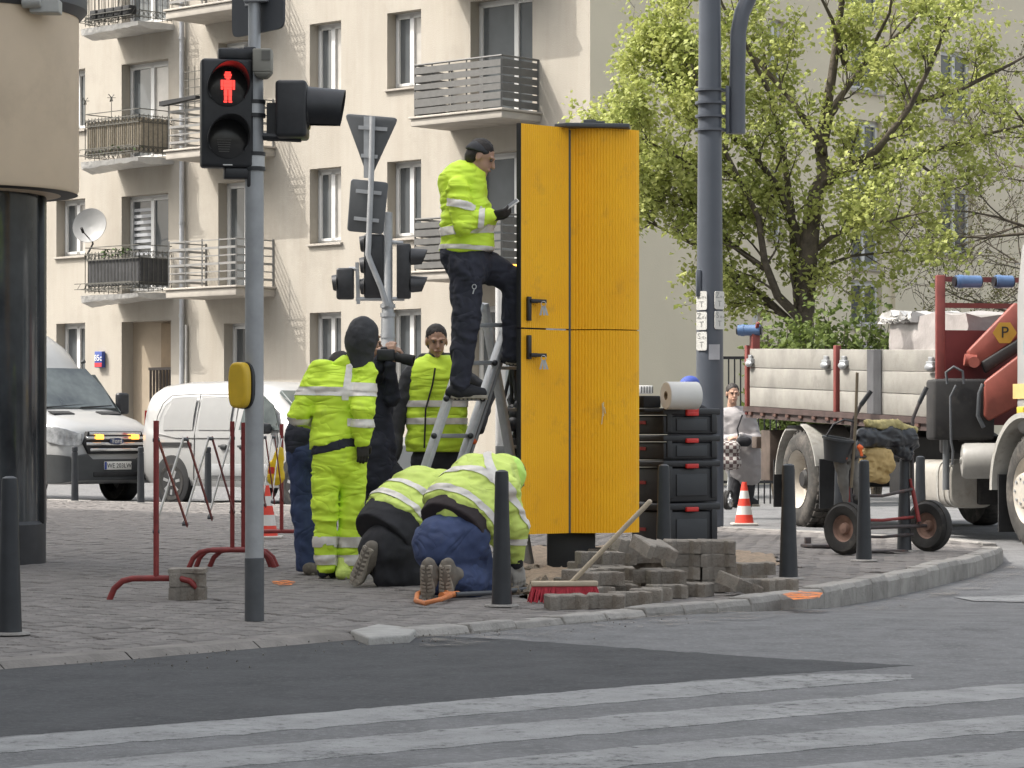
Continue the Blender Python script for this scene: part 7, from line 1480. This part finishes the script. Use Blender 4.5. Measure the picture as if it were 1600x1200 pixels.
soft('hood', [ell(hd1+Vector((-.02, -.012, .02)), (0.108, 0.118, 0.122)), cap(hd1+Vector((-.04, -.02, -.04)), j(563, 572, .02), 0.10, 0.085)], M_GREYJ, p1, h=0.010, k=0.05, wr=0.010, ws=(14, 14, 14), seed=3, cuts=[(hd1+Vector((0.055, 0.035, 0)), (0.75, 0.62, -0.1))])
text('CE', 0.07, frame(j(496, 578, -.26)+Vector((0.02, 0.06, -.02)), (0.94, 0.3, 0.1), (0, -.1, 1)), mat('print_blue', (0.08, 0.2, 0.3), 0.6, var=0), name='back_print', parent=jk) if False else None
hand(p1, j(566, 690, -.12), (0.05, 0, -1), (0.3, -0.9, 0), 0.9, M_GLOVE, 1)
boot(p1, j(505, 903, -.05)*1.0, j(520, 905, .2)+Vector((0.03, 0, 0)), (0, 0, 1), j(509, 880, 0), M_NAVY); boot(p1, j(533, 905, -.08), j(550, 905, .17), (0, 0, 1), j(537, 880, 0), M_HIVIS2)
# ---- 2. worker in blue trousers behind the first ------------------------------------------------
Y = 19.75; j = J(Y); p2 = thing('person', 'worker in dark jacket and blue trousers bending forward behind the yellow suited worker', 'person', G(490, 900))
soft('trousers', [cap(j(485, 705), j(500, 700), 0.165, 0.165), cap(j(474, 720), j(477, 800), 0.112, 0.092), cap(j(477, 800), j(482, 885), 0.092, 0.085), cap(j(508, 715), j(506, 800, .1), 0.11, 0.09), cap(j(506, 800, .1), j(506, 880, .1), 0.09, 0.08)], M_BLUEJ, p2, h=0.014, k=0.03, wr=0.016, ws=(9, 9, 9), seed=22, cuts=[(j(480, 893), (0, 0, -1))])
soft('jacket', [cap(j(486, 688), j(500, 650, .1), 0.19, 0.18, ((.3, -.9, 0), .8)), cap(j(500, 650, .1), j(515, 605, .25), 0.18, 0.16), cap(j(505, 610, .25), j(530, 600, .3), 0.1, 0.1), cap(j(520, 610, .3), j(545, 650, .45), 0.07, 0.06), cap(j(545, 650, .45), j(560, 690, .5), 0.06, 0.05)], M_NAVY, p2, h=0.014, k=0.04, wr=0.012, seed=23, cuts=[(j(485, 712), (0, 0, -1))])
head(p2, j(532, 578, .36), (0.6, 0.6, -.6)); hand(p2, j(560, 690, .5), (0.1, 0, -1), (0, -1, 0), 0.7)
boot(p2, j(482, 897, -.08), j(505, 898, .16), (0, 0, 1), j(483, 875)); boot(p2, j(505, 895, .05), j(525, 895, .3), (0, 0, 1), j(506, 872, .1))
# ---- 3. man in dark clothes holding a camera -----------------------------------------------------
Y = 20.5; j = J(Y); p3 = thing('person', 'person in dark clothes lifting a black camera to the face beside the hooded worker', 'person', G(600, 673+F*HC/20.5))
soft('coat', [cap(j(582, 600), j(588, 700), 0.14, 0.14, ((.2, -.95, 0), .75)), cap(j(570, 588), j(600, 585), 0.085, 0.085), cap(j(600, 588), j(614, 622, -.1), 0.06, 0.052), cap(j(614, 622, -.1), j(609, 570, -.25), 0.052, 0.042), cap(j(588, 700), j(590, 745), 0.14, 0.14)], M_NAVY, p3, h=0.014, k=0.04, wr=0.014, seed=31)
soft('trousers', [cap(j(590, 745), j(592, 870), 0.1, 0.075), cap(j(612, 745), j(614, 870), 0.1, 0.075)], M_DARK, p3, h=0.015, k=0.03, wr=0.012, seed=32)
head(p3, j(575, 540, .0), (1, 0.1, 0)); boot(p3, j(592, 888, -.1), j(600, 890, .15), (0, 0, 1), j(592, 870)); boot(p3, j(614, 888, -.1), j(622, 890, .15), (0, 0, 1), j(614, 870))
hand(p3, j(612, 563, -.25), (-.1, 0.1, 1), (-.3, -1, 0), 1.1); hand(p3, j(598, 548, -.22), (0.85, 0, .1), (0, -.3, 1), 1.0, None, -1)
soft('sleeve', [cap(j(588, 590, -.1), j(590, 572, -.2), 0.055, 0.05), cap(j(590, 572, -.2), j(599, 551, -.22), 0.05, 0.038)], M_NAVY, p3, h=0.012, k=0.03, wr=0.008)
Yv = 20.25; jc = J(Yv); cm = thing('camera', 'black camera with a long lens held up beside the hooded worker', 'camera', jc(612, 560))
b = MB(); b.box(jc(603, 555), (0.13, 0.09, 0.085)); b.box(jc(600, 545), (0.05, 0.05, 0.03)); b.build('camera_body', M_BLACK, cm, smooth=None, bevel=0.010)
b = MB(); a = jc(614, 557); dd_ = Vector((1, -.15, -.22)).normalized(); b.lathe([(0.033, 0), (0.035, 0.02), (0.033, 0.06), (0.038, 0.07), (0.042, 0.15), (0.040, 0.155), (0.030, 0.15), (0.001, 0.14)], a, dd_, 24); b.build('lens', M_BLACKM, cm, smooth=40)
# ---- 4. man in yellow vest facing the camera ------------------------------------------------------
Y = 21.3; j = J(Y); p4 = thing('person', 'person in yellow vest over a charcoal jacket standing behind the ladder', 'person', G(678, 673+F*HC/21.3))
vest = soft('vest', [cap(j(655, 585), j(712, 585), 0.085, 0.085), cap(j(682, 600), j(682, 690), 0.225, 0.235, ((0, 1, 0), .62)), cap(j(660, 575), j(704, 575), 0.075, 0.075)], M_HIVIS, p4, h=0.0105, k=0.05, wr=0.018, ws=(5, 5, 13), seed=41, cuts=[(j(680, 706), (0, 0, -1))])
band(vest, j(682, 631), (0, 0, 1), 0.024, 0.32, M_REFL, p4); band(vest, j(682, 658), (0, 0, 1), 0.024, 0.32, M_REFL, p4)
b = MB(); b.tube([j(680, 575, -.155), j(676, 600, -.158), j(665, 640, -.155), j(663, 700, -.155)], 0.007, 6); b.build('zip', M_BLACKM, vest)
soft('jacket', [cap(j(650, 584), j(712, 584), 0.08, 0.08), cap(j(682, 600), j(682, 690), 0.19, 0.19, ((0, 1, 0), .6)), cap(j(642, 590), j(622, 648), 0.075, 0.065), cap(j(622, 648), j(616, 712, -.12), 0.065, 0.05), cap(j(722, 588), j(760, 618, .05), 0.075, 0.068), cap(j(760, 618, .05), j(748, 668, -.1), 0.065, 0.05), cap(j(682, 560), j(682, 575), 0.07, 0.09)], M_GREYJ, p4, h=0.0135, k=0.035, wr=0.014, ws=(10, 10, 13), seed=42)
soft('trousers', [cap(j(682, 705), j(682, 725), 0.17, 0.17, ((0, 1, 0), .7)), cap(j(663, 725), j(661, 870), 0.105, 0.08), cap(j(702, 725), j(704, 870), 0.105, 0.08)], M_DARK, p4, h=0.015, k=0.03, wr=0.014, seed=43)
head(p4, j(682, 533, -.02), (0.15, -1, -0.2)); soft('hood', [cap(j(662, 562, .05), j(702, 562, .05), 0.05, 0.05)], M_GREYJ, p4, h=0.012, k=0.03, wr=0.008)
hand(p4, j(616, 714, -.12), (-.02, -.2, -1), (-1, 0, 0), 0.8, M_GLOVE); hand(p4, j(747, 670, -.1), (-.2, -.2, -1), (1, 0, 0), 0.8, M_GLOVE, -1)
for x in (661, 704): boot(p4, j(x, 880, .1), j(x, 882, -.16), (0, 0, 1), j(x, 860))
# ---- 5. man on the ladder --------------------------------------------------------------------------
Y = 19.85; j = J(Y); p5 = thing('person', 'worker in yellow jacket and dark trousers standing on the ladder holding a phone', 'person', j(722, 622))
bk5 = (0, 1, 0)
prim = [cap(j(722, 288), j(728, 330), 0.165, 0.175), cap(j(728, 330), j(729, 382), 0.175, 0.19), cap(j(715, 282), j(742, 270), 0.10, 0.08), cap(j(716, 296, -.17), j(724, 350, -.22), 0.085, 0.077), cap(j(724, 350, -.22), j(763, 338, -.18), 0.078, 0.052), cap(j(738, 296, .17), j(752, 345, .2), 0.08, 0.07), cap(j(752, 345, .2), j(768, 341, .02), 0.07, 0.05)]
jk = soft('jacket', prim, M_HIVIS, p5, h=0.0105, k=0.018, wr=0.020, ws=(5, 5, 15), seed=51, cuts=[(j(728, 396), (0.1, 0, -1))])
soft('collar', [cap(j(725, 272), j(745, 270), 0.075, 0.058), cap(j(736, 264), j(747, 270), 0.055, 0.045)], M_HIVIS, jk, h=0.012, k=0.03, wr=0.012, seed=52)
band(jk, j(729, 361), (-.06, 0, 1), 0.030, 0.26, M_REFL, p5); band(jk, j(729, 388), (0.05, 0, 1), 0.016, 0.27, M_REFL, p5)
band(jk, j(718, 320, -.2), (0.25, 0, 1), 0.026, 0.115, M_REFL, p5, 0.008); band(jk, j(752, 341, -.19), (1, 0, -.1), 0.020, 0.095, M_REFL, p5, 0.008)
tr = [cap(j(724, 395), j(733, 412), 0.165, 0.165, (bk5, 1.0)), cap(j(728, 415, -.08), j(728, 500, -.08), 0.125, 0.092), cap(j(728, 500, -.08), j(718, 598, -.08), 0.095, 0.072), cap(j(748, 412, .09), j(806, 440, .12), 0.12, 0.098), cap(j(806, 440, .12), j(800, 552, .14), 0.098, 0.07)]
ts = soft('trousers', tr, M_NAVY, p5, h=0.0105, k=0.035, wr=0.020, ws=(9, 9, 10), seed=53)
b = MB(); c_ = j(741, 448, -.20); b.tube([c_+Vector((0.014*math.cos(a), 0, 0.016*math.sin(a))) for a in [i*math.pi/6 for i in range(13)]], 0.0035, 6, False); b.beam(c_-ZV*.016, c_-ZV*.05+Vector((-.01, 0, 0)), 0.008, 0.008); b.build('carabiner', M_ALU, ts)
hd5 = j(752, 246, -.02); head(p5, hd5, (0.9, -0.12, -0.42))
soft('cap', [ell(hd5+Vector((-.02, 0, .035)), (0.10, 0.092, 0.088))], M_GREYJ, p5, h=0.009, k=0.02, wr=0.004, cuts=[(hd5+Vector((0, 0, 0.03)), (-0.3, 0, -1))])
hand(p5, j(765, 337, -.18), (1, 0.05, 0.18), (0.1, -0.6, -.8), 0.75, M_GLOVE, -1); hand(p5, j(768, 340, .0), (1, -.3, .1), (0.1, 0.5, -.8), 0.75, M_GLOVE)
boot(p5, j(705, 622, -.08), j(762, 622, -.08), (0, 0, 1), j(717, 594, -.08), M_DARK); boot(p5, j(790, 568, .14), j(842, 566, .16), (0, 0, 1), j(800, 545, .14), M_DARK)
ph = j(796, 322, -.15); b = MB(); b.box(ph, (0.15, 0.075, 0.010), Euler((0.35, -0.62, 0)).to_matrix()); fo = tag(b.build('phone', M_WHITE, loc=ph, smooth=None, bevel=0.004), 'phone held by the worker on the ladder', 'phone')
b = MB(); b.box(ph+Euler((0.35, -0.62, 0)).to_matrix()@Vector((0, 0, 0.0056)), (0.14, 0.068, 0.001), Euler((0.35, -0.62, 0)).to_matrix()); b.build('screen', M_BLACK, fo, smooth=None)
# ---- 6. kneeling worker, blue trousers -------------------------------------------------------------
Y = 17.05; j = J(Y); p6 = thing('person', 'kneeling worker in blue trousers and faded yellow jacket with boot soles towards the kerb', 'person', G(720, 935))
tr = [cap(j(690, 850, .12), j(722, 842, .2), 0.175, 0.175), cap(j(685, 860, .05), j(728, 912, .16), 0.135, 0.098), cap(j(725, 855, .2), j(758, 910, .42), 0.14, 0.10), cap(j(735, 914, .16), j(682, 914, -.10), 0.090, 0.060), cap(j(762, 912, .40), j(714, 908, -.06), 0.090, 0.060)]
soft('trousers', tr, M_BLUEJ, p6, h=0.0125, k=0.05, wr=0.018, ws=(9, 9, 9), seed=61)
sp = [(705, 828, .16), (728, 790, .3), (755, 758, .46), (782, 738, .60)]; pts = [j(*s) for s in sp]; sd6 = (pts[2]-pts[0]).normalized()
soft('shirt', [cap(pts[0], pts[1], 0.222, 0.222, ((0.35, -0.5, 0.8), .78))], M_BROWNS, p6, h=0.0125, k=0.03, wr=0.010, seed=62, cuts=[(pts[0]+sd6*0.015, -sd6)])
jk = soft('jacket', [cap(pts[0]+sd6*0.03, pts[1], 0.232, 0.238, ((0.35, -0.5, 0.8), .78), (pts[0]+sd6*0.105, -sd6)), cap(pts[1], pts[2], 0.238, 0.225, ((0.35, -0.5, 0.8), .78)), cap(pts[2], pts[3], 0.215, 0.14, ((0.35, -0.5, 0.8), .8)), cap(j(752, 752, .3), j(790, 752, .62), 0.10, 0.10), cap(j(786, 762, .30), j(803, 820, .36), 0.095, 0.080), cap(j(803, 820, .36), j(806, 868, .42), 0.078, 0.058), cap(j(760, 770, .65), j(785, 860, .8), 0.085, 0.06)], M_HIVIS2, p6, h=0.0105, k=0.045, wr=0.022, ws=(6, 6, 13), seed=63)
band(jk, pts[0]+sd6*0.135, sd6, 0.022, 0.40, M_REFL, p6, 0.006); band(jk, pts[1]+sd6*0.12, sd6, 0.024, 0.40, M_REFL, p6, 0.006)
band(jk, j(772, 735, .38), (0.8, -.1, 0.45), 0.020, 0.20, M_REFL, p6, 0.007); band(jk, j(806, 846, .38), (0.05, 0, 1), 0.020, 0.12, M_REFL, p6, 0.007)
hd6 = j(797, 748, .68); head(p6, hd6, (0.55, 0.45, -.75), (0.6, 0.5, 0.4)); soft('hood', [ell(hd6+Vector((-.015, -.035, .035)), (0.115, 0.115, 0.115)), cap(hd6+Vector((-.03, -.05, .0)), pts[3], 0.09, 0.09)], mat('hivis_hood', (0.60, 0.92, 0.18), 0.6, var=0.08), p6, h=0.010, k=0.05, wr=0.010, seed=64, cuts=[(hd6+Vector((0.06, 0.05, -.07)), (0.55, 0.45, -.75))])
soft('cuff', [cap(j(806, 866, .42), j(807, 882, .44), 0.050, 0.042)], M_DARK, p6, h=0.009, k=0.02)
hand(p6, j(808, 880, .44), (0.12, 0.1, -1), (0.5, -0.8, 0), 0.7, M_GLOVEW, -1, 1.15); hand(p6, j(787, 872, .8), (0.2, 0, -1), (-.5, -.8, 0), 0.7, M_GLOVEW, 1, 1.1)
for x0, d0 in ((667, -.20), (696, -.19)):
    hl = j(x0-1, 884, d0); te = j(x0+1, 938, d0+.035); boot(p6, hl, te+ZV*.01, (0.32, 0.93, 0.1), j(x0+16, 900, d0+.12), M_BOOT)
# ---- 7. kneeling worker, dark trousers ---------------------------------------------------------------
Y = 18.25; j = J(Y); p7 = thing('person', 'kneeling worker in black trousers with one boot sole showing beside the yellow suit', 'person', G(620, 918))
soft('trousers', [cap(j(600, 858, .08), j(632, 852, .18), 0.17, 0.175), cap(j(605, 868, .05), j(650, 900, .2), 0.14, 0.10), cap(j(632, 862, .2), j(675, 895, .4), 0.14, 0.10), cap(j(650, 904, .2), j(600, 902, -.02), 0.095, 0.072), cap(j(672, 902, .35), j(640, 902, .1), 0.095, 0.07)], M_DARK, p7, h=0.0135, k=0.05, wr=0.018, ws=(8, 8, 9), seed=71)
sp = [(604, 835, .12), (630, 800, .24), (660, 775, .36), (692, 762, .48)]; pts = [j(*s) for s in sp]; sd7 = (pts[2]-pts[0]).normalized()
soft('undercoat', [cap(pts[0], pts[1], 0.225, 0.225, ((.3, -.5, .8), .8)), cap(j(585, 828, .06), j(585, 850, .04), 0.10, 0.10)], M_DARK, p7, h=0.0135, k=0.04, wr=0.012, seed=72, cuts=[(pts[0]-sd7*0.05, -sd7)])
jk = soft('jacket', [cap(pts[0]+sd7*0.04, pts[1], 0.23, 0.235, ((.3, -.5, .8), .78), (pts[0]+sd7*0.13, -sd7)), cap(pts[1], pts[2], 0.235, 0.22, ((.3, -.5, .8), .78)), cap(pts[2], pts[3], 0.21, 0.14, ((.3, -.5, .8), .8)), cap(j(700, 768, .4), j(712, 830, .5), 0.085, 0.07), cap(j(712, 830, .5), j(722, 880, .55), 0.07, 0.055)], M_HIVIS2, p7, h=0.0105, k=0.045, wr=0.022, ws=(6, 6, 13), seed=73)
band(jk, pts[0]+sd7*.17, sd7, 0.022, 0.4, M_REFL, p7, 0.006); band(jk, pts[1]+sd7*.10, sd7, 0.022, 0.4, M_REFL, p7, 0.006)
head(p7, j(712, 770, .55), (0.55, 0.4, -.7), (.6, .4, .5)); hand(p7, j(722, 882, .55), (0, 0, -1), (0, -1, 0), 0.6, M_GLOVE)
boot(p7, j(575, 856, -.12), j(552, 914, -.06), (0.55, 0.82, 0.1), j(592, 884, .02), M_BOOT, 1.1); boot(p7, j(628, 890, .02), j(622, 910, .05), (0.5, .8, .1), j(640, 895, .1), M_BOOT)
# ---- 8. woman with shopping bags behind the lamp post -------------------------------------------------
Y = 35.0; j = J(Y); p8 = thing('person', 'person in pale grey coat with shopping bags standing behind the lamp post', 'person', GR(1160, 793))
M_COAT = mat('coat_grey', (0.36, 0.34, 0.34), 0.85, var=0.12, scale=6)
soft('coat', [cap(j(1152, 660), j(1162, 722), 0.20, 0.24, ((0, 1, 0), .7)), cap(j(1162, 722), j(1166, 738), 0.24, 0.20, ((0, 1, 0), .7)), cap(j(1135, 650), j(1168, 650), 0.10, 0.10), cap(j(1172, 655), j(1183, 690, -.1), 0.075, 0.065), cap(j(1183, 690, -.1), j(1158, 682, -.28), 0.06, 0.05), cap(j(1132, 655), j(1126, 690, -.1), 0.075, 0.06), cap(j(1126, 690, -.1), j(1148, 684, -.28), 0.06, 0.05)], M_COAT, p8, h=0.017, k=0.05, wr=0.014, seed=81)
soft('trousers', [cap(j(1152, 735), j(1150, 785), 0.10, 0.075), cap(j(1170, 735), j(1168, 785), 0.10, 0.07)], M_DARK, p8, h=0.017, k=0.03, wr=0.01, seed=82)
head(p8, j(1145, 615, -.03), (0.15, -1, -.1)); hand(p8, j(1156, 682, -.29), (-1, -.1, -.1), (0, -.5, .8), 0.8); hand(p8, j(1149, 684, -.29), (1, -.1, -.1), (0, -.5, .8), 0.8, None, -1)
boot(p8, j(1166, 790, .05), j(1186, 790, -.05), (0, 0, 1), j(1169, 778), M_DARK); boot(p8, j(1148, 790, .1), j(1160, 791, -.1), (0, 0, 1), j(1150, 778), M_DARK)
M_CHK = bpy.data.materials.new('checked_bag'); M_CHK.use_nodes = True; n_ = M_CHK.node_tree; ck = n_.nodes.new('ShaderNodeTexChecker'); ck.inputs['Scale'].default_value = 22; ck.inputs[1].default_value = (.5, .47, .44, 1); ck.inputs[2].default_value = (.12, .08, .08, 1); tc = n_.nodes.new('ShaderNodeTexCoord'); n_.links.new(tc.outputs['Object'], ck.inputs[0]); n_.links.new(ck.outputs[0], n_.nodes['Principled BSDF'].inputs[0]); n_.nodes['Principled BSDF'].inputs['Roughness'].default_value = 0.8
sb = thing('shopping_trolley', 'checked shopping trolley bag with small wheels behind the striped cone', 'shopping trolley', GR(1142, 800)); jb = J(34.6)
soft('bag', [cap(jb(1133, 700), jb(1146, 700), 0.09, 0.09), cap(jb(1133, 722), jb(1146, 722), 0.10, 0.10)], M_CHK, sb, h=0.015, k=0.05, wr=0.008)
b = MB(); b.tube([jb(1136, 792), jb(1140, 720), jb(1150, 695), jb(1157, 678)], 0.014, 8); b.build('frame', M_ALU, sb, smooth=60)
for x, d0 in ((1140, -.1), (1136, .2)): b = MB(); b.lathe([(0.095, -.015), (0.12, -.015), (0.125, 0), (0.12, .015), (0.095, .015)], jb(x, 781, d0), (0.9, -.45, 0), 28, close=True); w_ = b.build('wheel', M_RUBBER, sb, smooth=40); b = MB(); [b.beam(jb(x, 781, d0), jb(x, 781, d0)+Vector((0.05*math.cos(a), 0.1*math.cos(a), 0.11*math.sin(a))), 0.012, 0.012) for a in [k*math.pi*2/5 for k in range(5)]]; b.cyl(jb(x, 781, d0)-Vector((.02, -.01, 0)), jb(x, 781, d0)+Vector((.02, -.01, 0)), 0.03); b.build('spokes', M_ALU, w_, smooth=None)
hb = thing('handbag', 'black handbag hanging on the arm of the person in the pale grey coat', 'handbag', jb(1162, 702)); soft('bag', [cap(jb(1157, 690), jb(1167, 690), 0.06, 0.06, ((0, 1, 0), .6))], M_DARK, hb, h=0.012, k=0.03, wr=0.006); b = MB(); b.tube([jb(1155, 688), jb(1152, 670), jb(1160, 648)], 0.01, 6); b.build('strap', M_DARK, hb)
# ---- 9. man in a blue cap behind the tool boxes ---------------------------------------------------------
Y = 27.0; j = J(Y); p9 = thing('person', 'person in blue cap and dark clothes standing behind the tool boxes', 'person', G(1080, 673+F*HC/27))
soft('coat', [cap(j(1062, 650), j(1096, 650), 0.09, 0.09), cap(j(1079, 660), j(1079, 745), 0.19, 0.18, ((0, 1, 0), .65)), cap(j(1056, 655), j(1052, 700), 0.07, 0.06), cap(j(1052, 700), j(1056, 740, -.1), 0.06, 0.045), cap(j(1102, 655), j(1106, 700), 0.07, 0.06), cap(j(1106, 700), j(1102, 740, -.1), 0.06, 0.045)], M_DARK, p9, h=0.017, k=0.04, wr=0.012, seed=91)
soft('trousers', [cap(j(1070, 745), j(1070, 830), 0.1, 0.07), cap(j(1090, 745), j(1090, 830), 0.1, 0.07)], M_DARK, p9, h=0.017, k=0.03)
head(p9, j(1077, 610), (-.75, -.6, -.15), hair=False, s=1.05, cap_m=mat('cap_blue', (0.05, 0.085, 0.36), 0.7, var=0.1))
for x in (1070, 1090): boot(p9, j(x, 836, .1), j(x, 838, -.15), (0, 0, 1), j(x, 822), M_DARK)
hand(p9, j(1056, 742, -.1), (0, -.2, -1), (-1, 0, 0), .6); hand(p9, j(1102, 742, -.1), (0, -.2, -1), (1, 0, 0), .6, None, -1)
